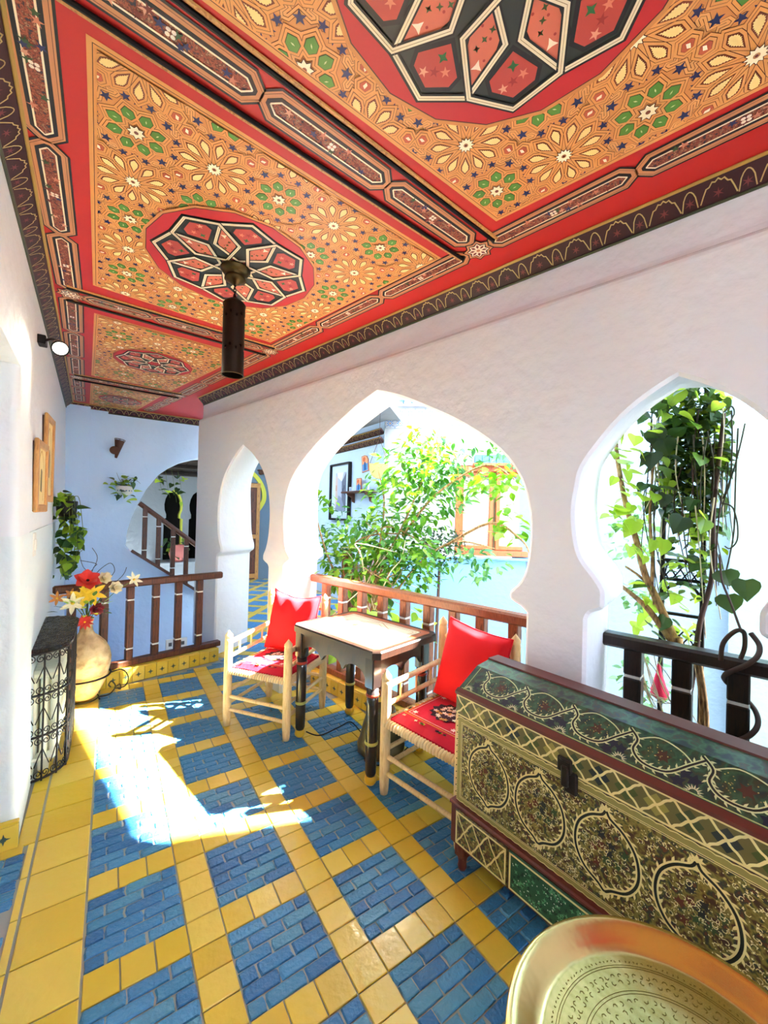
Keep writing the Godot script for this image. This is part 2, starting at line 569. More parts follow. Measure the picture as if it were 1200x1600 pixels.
func build_left_wall() -> void:
	var zs := -2.38
	for k in 2:
		var b := MB.new()
		var y0: float = [0.0, 1.36][k]
		var y1: float = [1.36, 2.80][k]
		var off: float = [0.004, 0.0][k]
		var zb := -6.35
		var pt := func(z: float, y: float, d: float) -> Vector3: return Vector3(left_x(z, y) + off + d, y, z)
		var r := 0.035
		# room face, rounded arris and the end of the pier
		b.quad(pt.call(zs - r, y0, 0), pt.call(zb, y0, 0), pt.call(zb, y1, 0), pt.call(zs - r, y1, 0))
		for i in 4:
			var a0 := PI / 2 * i / 4
			var a1 := PI / 2 * (i + 1) / 4
			var e := func(a: float, y: float) -> Vector3: return pt.call(zs - r + sin(a) * r, y, -r + cos(a) * r)
			b.quadn(e.call(a1, y0), e.call(a0, y0), e.call(a0, y1), e.call(a1, y1), Vector3(cos(a1), 0, sin(a1)), Vector3(cos(a0), 0, sin(a0)), Vector3(cos(a0), 0, sin(a0)), Vector3(cos(a1), 0, sin(a1)))
		var yy: float = minf(y1, 2.12)
		b.quad(Vector3(-0.8, y0, zs), pt.call(zs, y0, -r), pt.call(zs, yy, -r), Vector3(-0.8, yy, zs))
		b.quad(pt.call(zb, y0, 0), Vector3(-0.8, y0, zb), Vector3(-0.8, y1, zb), pt.call(zb, y1, 0))
		b.quad(Vector3(-0.8, y0, zb), Vector3(-0.8, y0, zs), Vector3(-0.8, y1, zs), Vector3(-0.8, y1, zb))
		if k == 1:
			# the wall over the side passage and on towards the near end
			for q in [[zs - r, -1.25, 2.12], [-1.25, 4.4, 0.0]]:
				b.quad(pt.call(q[1], q[2], 0), pt.call(q[0], q[2], 0), pt.call(q[0], 2.80, 0), pt.call(q[1], 2.80, 0))
				b.quad(Vector3(-0.8, q[2], q[1]), Vector3(-0.8, q[2], q[0]), pt.call(q[0], q[2], 0), pt.call(q[1], q[2], 0))
				b.quad(Vector3(-0.8, q[2], q[0]), Vector3(-0.8, q[2], q[1]), Vector3(-0.8, 2.8, q[1]), Vector3(-0.8, 2.8, q[0]))
			b.quad(pt.call(-1.25, 0, 0), Vector3(-0.8, 0, -1.25), Vector3(-0.8, 2.12, -1.25), pt.call(-1.25, 2.12, 0))
			struct("wall_left", b, M.plaster_left, "white plaster wall on the left with two pictures hung on it", "wall")
		else:
			var w := MB.new()
			struct("baseboard_left", b, M.plaster_dado, "pale grey-blue painted dado along the foot of the left wall", "wall")
	# side passage behind the pier
	var b2 := MB.new()
	wall_block(b2, [Vector2(-2.6, -2.5), Vector2(-0.8, -2.5), Vector2(-0.8, -2.39), Vector2(-2.6, -2.39)], 0.0, 2.8)
	wall_block(b2, [Vector2(-2.72, -2.5), Vector2(-2.6, -2.5), Vector2(-2.6, 5.2), Vector2(-2.72, 5.2)], 0.0, 2.8)
	struct("wall_passage_left", b2, M.plaster_left, "white wall of the side passage left of the pier", "wall")

func build_back() -> void:
	# wall behind the stair, with a wide arched opening
	var b := MB.new()
	var p := PackedVector2Array([Vector2(-0.62, -2.7), Vector2(1.32, -2.7), Vector2(1.32, 0.2), Vector2(0.95, 0.40), Vector2(0.24, 0.90), Vector2(0.165, 1.0), Vector2(0.18, 1.2), Vector2(0.22, 1.36), Vector2(0.281, 1.532), Vector2(0.38, 1.75), Vector2(0.51, 1.947), Vector2(0.64, 2.06), Vector2(0.78, 2.15), Vector2(0.946, 2.211), Vector2(1.12, 2.245), Vector2(1.32, 2.25), Vector2(1.32, 2.8), Vector2(-0.62, 2.8)])
	b.xf = Transform3D(Basis(), Vector3(0, 0, -6.2))
	b.prism(p, -0.22, 0.0)
	struct("wall_back", b, M.plaster_pale_blue, "pale blue wall behind the stair with a wide arched opening", "wall")
	# pilaster in the corner
	var c := MB.new()
	wall_block(c, [Vector2(-0.5, -6.21), Vector2(-0.06, -6.21), Vector2(-0.06, -6.18), Vector2(-0.24, -6.18), Vector2(-0.24, -6.155), Vector2(-0.5, -6.155)], -2.7, 2.8)
	struct("trim_corner_pilaster", c, M.plaster_pale_blue, "pale blue stepped pilaster in the far left corner", "pilaster")
	# stairwell side under the floor edge
	var d := MB.new()
	wall_block(d, [Vector2(-0.62, -6.3), Vector2(-0.5, -6.3), Vector2(-0.5, -4.0), Vector2(-0.62, -4.0)], -2.7, 0.0)
	wall_block(d, [Vector2(-0.5, -4.3), Vector2(1.0, -4.62), Vector2(1.0, -4.5), Vector2(-0.5, -4.18)], -2.7, -0.06)
	wall_block(d, [Vector2(-0.62, -6.4), Vector2(1.4, -6.4), Vector2(1.4, -4.2), Vector2(-0.62, -4.2)], -2.8, -2.7)
	wall_block(d, [Vector2(1.25, -6.2), Vector2(1.35, -6.2), Vector2(1.35, -5.0), Vector2(1.25, -5.0)], -2.7, -0.06)
	struct("wall_stairwell", d, M.plaster_blue, "blue painted walls of the stairwell below the balustrade", "wall")
	# the room beyond the arch
	var e := MB.new()
	e.xf = Transform3D(Basis(), Vector3(0, 0, -8.0))
	var key := [Vector2(0.136, 0), Vector2(0.136, 0.72), Vector2(0.10, 0.74), Vector2(0.10, 0.80), Vector2(0.126, 0.88), Vector2(0.132, 0.98), Vector2(0.115, 1.08), Vector2(0.075, 1.17), Vector2(0.0, 1.235)]
	var o := PackedVector2Array([Vector2(2.2, 0), Vector2(2.2, 1.9), Vector2(-0.6, 1.9), Vector2(-0.6, 0)])
	for cx in [0.90, 1.30]:
		for i in key.size(): o.append(Vector2(cx - key[i].x, key[i].y))
		for i in range(key.size() - 2, -1, -1): o.append(Vector2(cx + key[i].x, key[i].y))
	for i in o.size(): o[i].y += 0.6
	e.prism(o, -0.14, 0.0)
	var f := MB.new()
	wall_block(f, [Vector2(-0.62, -8.14), Vector2(2.2, -8.14), Vector2(2.2, -8.0), Vector2(-0.62, -8.0)], -0.2, 0.6)
	wall_block(f, [Vector2(-0.74, -8.14), Vector2(-0.62, -8.14), Vector2(-0.62, -6.3), Vector2(-0.74, -6.3)], -2.8, 2.6)
	for q in f.v.size():
		e.v.append(f.v[q]); e.n.append(f.n[q]); e.c.append(f.c[q])
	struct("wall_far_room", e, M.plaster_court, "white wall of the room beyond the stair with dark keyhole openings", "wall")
	var y := MB.new()  # yellow light on the right reveals, put in as colour
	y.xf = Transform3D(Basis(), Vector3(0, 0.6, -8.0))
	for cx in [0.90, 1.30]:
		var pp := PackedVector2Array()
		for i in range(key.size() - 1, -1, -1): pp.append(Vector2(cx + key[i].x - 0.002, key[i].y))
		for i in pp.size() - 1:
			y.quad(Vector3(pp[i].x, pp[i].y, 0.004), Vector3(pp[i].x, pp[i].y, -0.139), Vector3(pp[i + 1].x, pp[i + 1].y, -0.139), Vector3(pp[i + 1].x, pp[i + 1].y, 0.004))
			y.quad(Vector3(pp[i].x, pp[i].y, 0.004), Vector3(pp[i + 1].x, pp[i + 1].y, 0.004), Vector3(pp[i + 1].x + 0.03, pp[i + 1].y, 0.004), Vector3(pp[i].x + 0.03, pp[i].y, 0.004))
	struct("trim_keyhole_edges", y, M.yellow_trim, "right edges of the keyhole openings beyond the stair, coloured yellow for the light on them", "trim")
	var dk := MB.new()  # near-black walls: the darkness is in their colour
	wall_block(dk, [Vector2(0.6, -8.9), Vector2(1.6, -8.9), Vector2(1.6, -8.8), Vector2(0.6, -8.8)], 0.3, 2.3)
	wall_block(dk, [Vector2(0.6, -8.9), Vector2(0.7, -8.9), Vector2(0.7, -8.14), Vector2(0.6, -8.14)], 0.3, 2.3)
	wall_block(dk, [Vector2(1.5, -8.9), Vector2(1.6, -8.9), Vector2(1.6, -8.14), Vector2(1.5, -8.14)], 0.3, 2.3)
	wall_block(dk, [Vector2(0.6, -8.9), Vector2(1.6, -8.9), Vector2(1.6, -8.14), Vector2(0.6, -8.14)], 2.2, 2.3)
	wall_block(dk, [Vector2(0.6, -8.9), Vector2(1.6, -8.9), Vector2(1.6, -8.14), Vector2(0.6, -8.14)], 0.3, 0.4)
	struct("wall_painted_dark", dk, M.near_black, "near-black box whose colour stands in for the darkness behind the keyhole openings", "wall")
	# its dark timber ceiling: boards side by side and two beams
	var ceil := Node3D.new()
	ceil.name = "ceiling_far_room"
	add_child(ceil)
	ceil.set_meta("kind", "structure")
	tag(ceil, "dark timber board ceiling of the room beyond the stair", "ceiling")
	ceil.position = Vector3(0.45, 2.3, -6.42)
	ceil.rotation.x = -0.105
	var bd := MB.new()
	bd.box(Vector3(0, 0, -0.85), Vector3(0.158, 0.03, 1.75), 0.006)
	var bm := bd.mesh()
	for i in 14: piece("board", bm, M.beam_wood, ceil, Transform3D(Basis(), Vector3(-1.0 + i * 0.162, 0.02, 0)))
	var be := MB.new()
	be.box(Vector3(0, 0, 0), Vector3(2.3, 0.06, 0.09), 0.008)
	var bem := be.mesh()
	for z in [-0.25, -0.85, -1.45]: piece("beam", bem, M.beam_wood, ceil, Transform3D(Basis(), Vector3(0.1, -0.03, z)))

func build_courtyard() -> void:
	# side wall with the black frame, then the long wall with the tile frieze and the window
	var b := MB.new()
	wall_block(b, [Vector2(3.36, -5.0), Vector2(3.5, -5.0), Vector2(3.5, -9.1), Vector2(3.36, -9.1)], -0.1, 2.95)
	struct("wall_courtyard_left", b, M.plaster_pale_blue, "pale blue gallery wall across the courtyard with a large black frame", "wall")
	var f := MB.new()
	wall_block(f, [Vector2(1.2, -9.15), Vector2(3.5, -9.15), Vector2(3.5, -9.0), Vector2(1.2, -9.0)], -0.1, 2.95)
	struct("wall_far", f, M.plaster_court_blue, "far white wall around the carved wooden door", "wall")
	var c := W2p(-0.02, 0, 0)
	# long wall: x along, y up, z towards the gallery
	var win := Rect2(1.05, 0.93, 1.13, 1.30)
	for k in 2:
		var w := MB.new()
		w.xf = W2x()
		if k == 0:
			w.prism(PackedVector2Array([Vector2(-0.02, 0.9), Vector2(win.position.x, 0.9), Vector2(win.position.x, 2.25), Vector2(win.end.x, 2.25), Vector2(win.end.x, 0.9), Vector2(3.0, 0.9), Vector2(3.0, 3.12), Vector2(-0.02, 3.12)]), -0.2, 0.0)
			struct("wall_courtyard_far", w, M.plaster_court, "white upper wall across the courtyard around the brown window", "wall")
		else:
			w.prism(PackedVector2Array([Vector2(-0.02, -2.7), Vector2(3.0, -2.7), Vector2(3.0, 0.9), Vector2(-0.02, 0.9)]), -0.2, 0.0)
			struct("wall_courtyard_low", w, M.plaster_blue, "light blue lower wall of the courtyard under the window", "wall")
	# end wall seen through the right arch
	var g := MB.new()
	var A := W(3.1, 0, 3.75)
	var B := W(-4.5, 0, 3.75)
	var D := W(-4.5, 0, 3.95)
	var E2 := W(3.1, 0, 3.95)
	wall_block(g, [Vector2(A.x, A.z), Vector2(B.x, B.z), Vector2(D.x, D.z), Vector2(E2.x, E2.z)], -2.7, 4.6)
	# unseen tall walls added to cut sky light and sun in the courtyard
	var tw := MB.new()
	wall_block(tw, [Vector2(4.3, -5.6), Vector2(4.5, -5.6), Vector2(4.5, -10), Vector2(4.3, -10)], 2.5, 6.5)
	tw.xf = W2x()
	tw.prism(PackedVector2Array([Vector2(0.3, 2.5), Vector2(3.6, 2.5), Vector2(3.6, 6.5), Vector2(0.3, 6.5)]), -1.1, -0.9)
	tw.prism(PackedVector2Array([Vector2(3.0, 2.5), Vector2(6.5, 2.5), Vector2(6.5, 9.5), Vector2(0.3, 9.5), Vector2(0.3, 6.4), Vector2(3.0, 6.4)]), -1.1, -0.9)
	tw.xf = Transform3D()
	struct("wall_added_sky_block", tw, M.plaster_court, "unseen tall white walls added behind the courtyard to cut its sky light", "wall")
	# unseen upper wall added; its gap is shaped to cast the sun patch
	wall_block(g, [Vector2(A.x, A.z), Vector2(B.x, B.z), Vector2(D.x, D.z), Vector2(E2.x, E2.z)], 5.70, 7.6)
	for q in [[3.1, 1.4], [-0.95, -4.5]]:
		A = W(q[0], 0, 3.75); B = W(q[1], 0, 3.75); D = W(q[1], 0, 3.95); E2 = W(q[0], 0, 3.95)
		wall_block(g, [Vector2(A.x, A.z), Vector2(B.x, B.z), Vector2(D.x, D.z), Vector2(E2.x, E2.z)], 4.6, 5.70)
	struct("wall_courtyard_right", g, M.plaster_court_blue, "pale blue courtyard wall seen through the right arch, with an unseen upper part added to shape the sun", "wall")
	var h := MB.new()
	A = W(0.665, 0, 3.8); B = W(0.655, 0, 3.55); D = W(-2.2, 0, 3.55); E2 = W(-2.2, 0, 3.8)
	wall_block(h, [Vector2(A.x, A.z), Vector2(B.x, B.z), Vector2(D.x, D.z), Vector2(E2.x, E2.z)], -2.7, 4.6)
	struct("wall_courtyard_pier", h, M.plaster_green, "streaky pale green-white wall right of the hanging creeper", "wall")
	var rf := MB.new()
	wall_block(rf, [Vector2(0.85, -5.15), Vector2(1.75, -3.4), Vector2(2.05, -3.45), Vector2(3.6, -4.9), Vector2(3.6, -9.3), Vector2(2.1, -9.3), Vector2(2.1, -5.5), Vector2(0.85, -5.5)], 2.9, 3.02)  # gap left in this unseen roof to bring sky light to the stair
	wall_block(rf, [Vector2(-0.8, -9.3), Vector2(2.1, -9.3), Vector2(2.1, -8.2), Vector2(-0.8, -8.2)], 2.9, 3.02)
	struct("ceiling_far_gallery", rf, M.plaster_court, "plain white ceiling of the far gallery", "ceiling")
	var gr := MB.new()
	wall_block(gr, [Vector2(0.5, 5), Vector2(9, 5), Vector2(9, -9), Vector2(0.5, -9)], -2.8, -2.7)
	struct("floor_courtyard", gr, M.plaster_court, "pale floor of the courtyard below", "floor")

func W2x() -> Transform3D:
	return Transform3D(Basis(Vector3(0.766, 0, 0.643), Vector3.UP, Vector3(-0.643, 0, 0.766)), Vector3(3.36, 0, -4.97))

func W2p(x: float, y: float, z: float) -> Vector3:
	return W2x() * Vector3(x, y, z)

func build_near() -> void:
	# unseen open end added for fill light, with walls that limit it
	var b := MB.new()
	wall_block(b, [Vector2(-2.7, 5.2), Vector2(3.6, 5.2), Vector2(3.6, 5.35), Vector2(-2.7, 5.35)], -0.16, 1.5)
	struct("wall_front", b, M.plaster_left, "unseen low white parapet added behind the viewer to limit the fill light", "wall")
	var c := MB.new()  # added sun block, out of view
	var A := W(-2.92, 0, 0.02)
	var B := W(-5.6, 0, 0.02)
	var D := W(-5.6, 0, 0.44)
	var E2 := W(-2.92, 0, 0.44)
	wall_block(c, [Vector2(A.x, A.z), Vector2(B.x, B.z), Vector2(D.x, D.z), Vector2(E2.x, E2.z)], 2.76, 5.2)
	A = W(-3.38, 0, 0.02); E2 = W(-3.38, 0, 0.44)
	wall_block(c, [Vector2(A.x, A.z), Vector2(B.x, B.z), Vector2(D.x, D.z), Vector2(E2.x, E2.z)], -0.16, 2.76)
	struct("wall_added_sun_block", c, M.plaster_left, "unseen tall white wall added behind the viewer to block the sun", "wall")

# ---------------------------------------------------------------- floor
const GX := -0.039
const GQ := 0.4156
const GW := 0.3012
const GZ := -2.30
const GP := 0.4085
const GD := 0.2948

func wall_x(z: float, t := 0.0) -> float:
	# x on the plane at depth t of the arcade for a given z
	return OA.x + t / cos(ARC_ANGLE) + tan(ARC_ANGLE) * z

func build_floor() -> void:
	var fl := Node3D.new()
	fl.name = "floor"
	add_child(fl)
	fl.set_meta("kind", "structure")
	tag(fl, "gallery floor of blue glazed brick panels framed by yellow tile bands", "floor")
	var b := MB.new()
	var n1 := W(3.4, 0, 0.48)
	wall_block(b, [Vector2(-2.7, 5.3), Vector2(wall_x(5.3, 0.48), 5.3), Vector2(n1.x, n1.z), Vector2(2.0, -3.5), Vector2(3.5, -4.95), Vector2(3.5, -9.1), Vector2(1.25, -9.1), Vector2(1.25, -5.05), Vector2(0.98, -4.44), Vector2(-0.62, -4.06), Vector2(-2.7, -4.0)], -0.16, -0.006)
	part("mortar_bed", b, M.mortar, fl)
	# unit meshes: a few uneven pieces of each, 1 m square, 1 m high, scaled when laid
	rng.seed = 7
	var bricks := []
	for k in 5: bricks.append(uneven_tile(0.06, 0.10, 0.22).mesh())
	var tiles := []
	for k in 4: tiles.append(uneven_tile(0.008, 0.03, 0.10).mesh())
	var blist := []
	var tlist := []
	for i in range(-2, 6):
		for j in range(-6, 9):
			var x0 := GX + i * GQ
			var z0 := GZ + j * GP
			if i == -1 and z0 < -2.5: continue
			if i < -1: continue
			var near_left := i == -1
			if near_left: x0 = -0.27 - GW
			# brick panel
			var rows := 6
			for r in rows:
				var rz := GD / rows
				var cuts := [0.0]
				var x := 0.0
				var bl := GW / 2.5
				x = bl if r % 2 == 0 else bl * 0.5
				while x < GW - 0.02:
					cuts.append(x + rng.randf_range(-0.006, 0.006))
					x += bl
				cuts.append(GW)
				for q in cuts.size() - 1:
					var cx: float = x0 + (cuts[q] + cuts[q + 1]) * 0.5
					var cz := z0 + (r + 0.5) * rz
					blist.append([cx, cz, cuts[q + 1] - cuts[q] - 0.004, rz - 0.004])
			if near_left: continue
			# transverse band below the panel, then the band on its right
			for q in 3: tlist.append([x0 + (q + 0.5) * GW / 3, z0 + GD + (GP - GD) * 0.5, GW / 3 - 0.0035, GP - GD - 0.0035])
			for q in 3: tlist.append([x0 + GW + (GQ - GW) * 0.5, z0 + (q + 0.5) * GD / 3, GQ - GW - 0.0035, GD / 3 - 0.0035])
			tlist.append([x0 + GW + (GQ - GW) * 0.5, z0 + GD + (GP - GD) * 0.5, GQ - GW - 0.0035, GP - GD - 0.0035])
	# broad tiles along the left wall
	for j in range(-9, 18):
		tlist.append([-0.139, -2.245 + j * 0.2045, 0.192, 0.2005])
	for j in range(-9, 18):
		if -2.29 + j * 0.2045 < -2.36: tlist.append([-0.275, -2.245 + j * 0.2045, 0.062, 0.2005])
		else: tlist.append([-0.254, -2.245 + j * 0.2045, 0.022, 0.2005])
	for q in [[-0.42, -2.335, 0.28, 0.07], [-0.71, -2.335, 0.28, 0.07]]: tlist.append(q)
	_lay(blist, "brick", bricks, ["brick_0", "brick_1", "brick_2", "brick_3", "brick_4", "brick_5"], fl, 0.028)
	_lay(tlist, "tile", tiles, ["yellow_0", "yellow_1", "yellow_2", "yellow_3"], fl, 0.02)
	# the far gallery beyond the small arch: same pieces laid on the diagonal, too far to pick apart
	var fb := MB.new()
	var fy := MB.new()
	for i in range(-9, 10):
		for j in range(-9, 10):
			var q := Vector2(i, j) * 0.41
			var p := Vector2(2.3, -6.9) + q.rotated(0.70)
			for k in 12:
				var o := p + Vector2(-0.1 + (k % 2) * 0.15 + 0.025, -0.125 + (k / 2) * 0.05).rotated(0.70)
				if not _far_ok(o): continue
				fb.xf = Transform3D(Basis(Vector3.UP, -0.70), Vector3(o.x, -0.006, o.y))
				fb.box(Vector3.ZERO, Vector3(0.145, 0.012, 0.046), 0.004)
			for k in 7:
				var o: Vector2 = p + ([Vector2(-0.1, 0.2), Vector2(0.0, 0.2), Vector2(0.1, 0.2), Vector2(0.2, -0.1), Vector2(0.2, 0), Vector2(0.2, 0.1), Vector2(0.2, 0.2)][k]).rotated(0.70)
				if not _far_ok(o): continue
				fy.xf = Transform3D(Basis(Vector3.UP, -0.70), Vector3(o.x, -0.006, o.y))
				fy.box(Vector3.ZERO, Vector3(0.098, 0.012, 0.098), 0.003)
	stuff(part("far_bricks", fb, M.brick_0, fl))
	stuff(part("far_tiles", fy, M.yellow_1, fl))

func _far_ok(o: Vector2) -> bool:
	if o.y < -8.9 or o.y > -3.7: return false
	var w := Vector3(o.x, 0, o.y) - OA
	if w.dot(BA) < 0.02: return o.y < -5.1 and o.x > 1.33
	return o.x < 3.3 and o.x - 2.0 < (-3.5 - o.y) + 0.0 and o.x > 1.33 - maxf(0.0, o.y + 5.05) * 0.8

func uneven_tile(wob: float, ch: float, crown: float) -> MB:
	# top at y = 0, unit square; edges wobble a little and are eased
	var b := MB.new()
	var q := [Vector2(-0.5, -0.5), Vector2(0, -0.5), Vector2(0.5, -0.5), Vector2(0.5, 0), Vector2(0.5, 0.5), Vector2(0, 0.5), Vector2(-0.5, 0.5), Vector2(-0.5, 0)]
	var o := []
	var i_ := []
	for k in 8:
		var w := Vector2(rng.randf_range(-wob, wob), rng.randf_range(-wob, wob)) * 0.5
		o.append(q[k] * 0.99 + w * (0.6 if k % 2 == 0 else 1.0))
		i_.append((o[k] - Vector2.ZERO) * (1.0 - ch * (1.3 if k % 2 == 0 else 1.0)))
	var tilt := Vector2(rng.randf_range(-1, 1), rng.randf_range(-1, 1)) * crown * 0.2
	for k in 8:
		var m := (k + 1) % 8
		var I := func(p: Vector2) -> Vector3: return Vector3(p.x, tilt.dot(p), p.y)
		b.tri(Vector3(0, crown * 0.15, 0), I.call(i_[m]), I.call(i_[k]))
		b.quad(I.call(i_[k]), I.call(i_[m]), Vector3(o[m].x, -crown, o[m].y), Vector3(o[k].x, -crown, o[k].y))
		b.quad(Vector3(o[k].x, -crown, o[k].y), Vector3(o[m].x, -crown, o[m].y), Vector3(o[m].x, -1, o[m].y), Vector3(o[k].x, -1, o[k].y))
	return b

func _lay(list: Array, called: String, meshes: Array, mats: Array, parent: Node, h: float) -> void:
	var eye := Vector2(0.0, 0.0)
	var keep := []
	for q in list:
		var p := Vector2(q[0], q[1])
		if p.x > wall_x(p.y, 0.31) - 0.02 or p.y > 3.1 or p.y < -4.02 - 0.2 * p.x + 0.02: continue
		# only where the frame can see counts as a piece of its own
		var f := p.dot(Vector2(0.560, -0.828))
		var sd := p.dot(Vector2(0.828, 0.560))
		var seen_ := f > 0.3 and absf(sd) < f * 1.0 and f > 1.10
		keep.append([0.0 if seen_ else 100.0, f, q])
	keep.sort_custom(func(a, b): return a[0] + a[1] < b[0] + b[1])
	var rest := MB.new()
	var rest_i := 0
	var k := 0
	for e in keep:
		var q: Array = e[2]
		var xf := Transform3D(Basis().scaled(Vector3(q[2], h * rng.randf_range(0.85, 1.1), q[3])), Vector3(q[0], rng.randf_range(-0.0016, 0.0008), q[1]))
		if rng.randf() < 0.5: xf.basis = xf.basis * Basis(Vector3.UP, PI)
		var mi := rng.randi_range(0, meshes.size() - 1)
		var ma: String = mats[rng.randi_range(0, mats.size() - 1)]
		if k < 298:
			piece(called, meshes[mi], M[ma], parent, xf)
		else:
			var a: Array = meshes[mi].surface_get_arrays(0)
			var vv: PackedVector3Array = a[Mesh.ARRAY_VERTEX]
			for t in range(0, vv.size(), 3):
				rest.tri(xf * vv[t], xf * vv[t + 2], xf * vv[t + 1])
		k += 1
	if rest.v.size() > 0:
		stuff(part("far_" + called + "_field", rest, M[mats[0]], parent))

# ---------------------------------------------------------------- painted ceiling
# painting plane: x = world x, y = world z, layers hang downwards
func ceil_xf(at := Vector2.ZERO, turn := 0.0, drop := 0.0) -> Transform3D:
	var b := Basis(Vector3(1, 0, 0), Vector3(0, 0, 1), Vector3(0, -1, 0))
	return Transform3D(b * Basis(Vector3.BACK, turn), Vector3(at.x, HC - 0.0012 - drop, at.y))

const LY := 0.0004

func clipped(b: MB, p: PackedVector2Array, clip: PackedVector2Array, hole: PackedVector2Array, z: float) -> void:
	for q in Geometry2D.intersect_polygons(p, clip):
		if hole.is_empty():
			b.poly(q, z)
		else:
			for r in Geometry2D.clip_polygons(q, hole):
				b.poly(r, z)

func hexa(at: Vector2, dir: float, r0: float, r1: float, r2: float, r3: float, w: float) -> PackedVector2Array:
	var d := Vector2.from_angle(dir)
	var e := Vector2(-d.y, d.x)
	return PackedVector2Array([at + d * r0, at + d * r1 + e * w, at + d * r2 + e * w, at + d * r3, at + d * r2 - e * w, at + d * r1 - e * w])

func grow(p: PackedVector2Array, by: float) -> PackedVector2Array:
	var o := Geometry2D.offset_polygon(p, by, Geometry2D.JOIN_MITER)
	return o[0] if o.size() else p

func cell(b: MB, p: PackedVector2Array, fills: Array, clip: PackedVector2Array, hole: PackedVector2Array, z0: float) -> void:
	# p is the middle line of the strap round one cell
	var strap := C(232, 158, 86)
	var line := C(104, 56, 30)
	var st := [[0.0086, line], [0.0074, strap], [0.0007, line], [-0.0007, strap], [-0.0074, line]]
	var z := z0
	for s in st:
		b.col = s[1]
		clipped(b, grow(p, s[0]), clip, hole, z)
		z += LY
	var g := -0.0082
	for f in fills:
		b.col = f[0]
		var q := grow(p, g - f[1])
		if f.size() > 2:
			var w := PackedVector2Array()
			for i in q.size():
				var a := q[i]
				var d := q[(i + 1) % q.size()]
				var k := maxi(2, int(a.distance_to(d) / 0.006))
				var o := (d - a).orthogonal().normalized() * 0.0024
				for j in k:
					w.append(a.lerp(d, float(j) / k))
					w.append(a.lerp(d, (j + 0.5) / k) + o)
			q = w
		clipped(b, q, clip, hole, z)
		z += LY

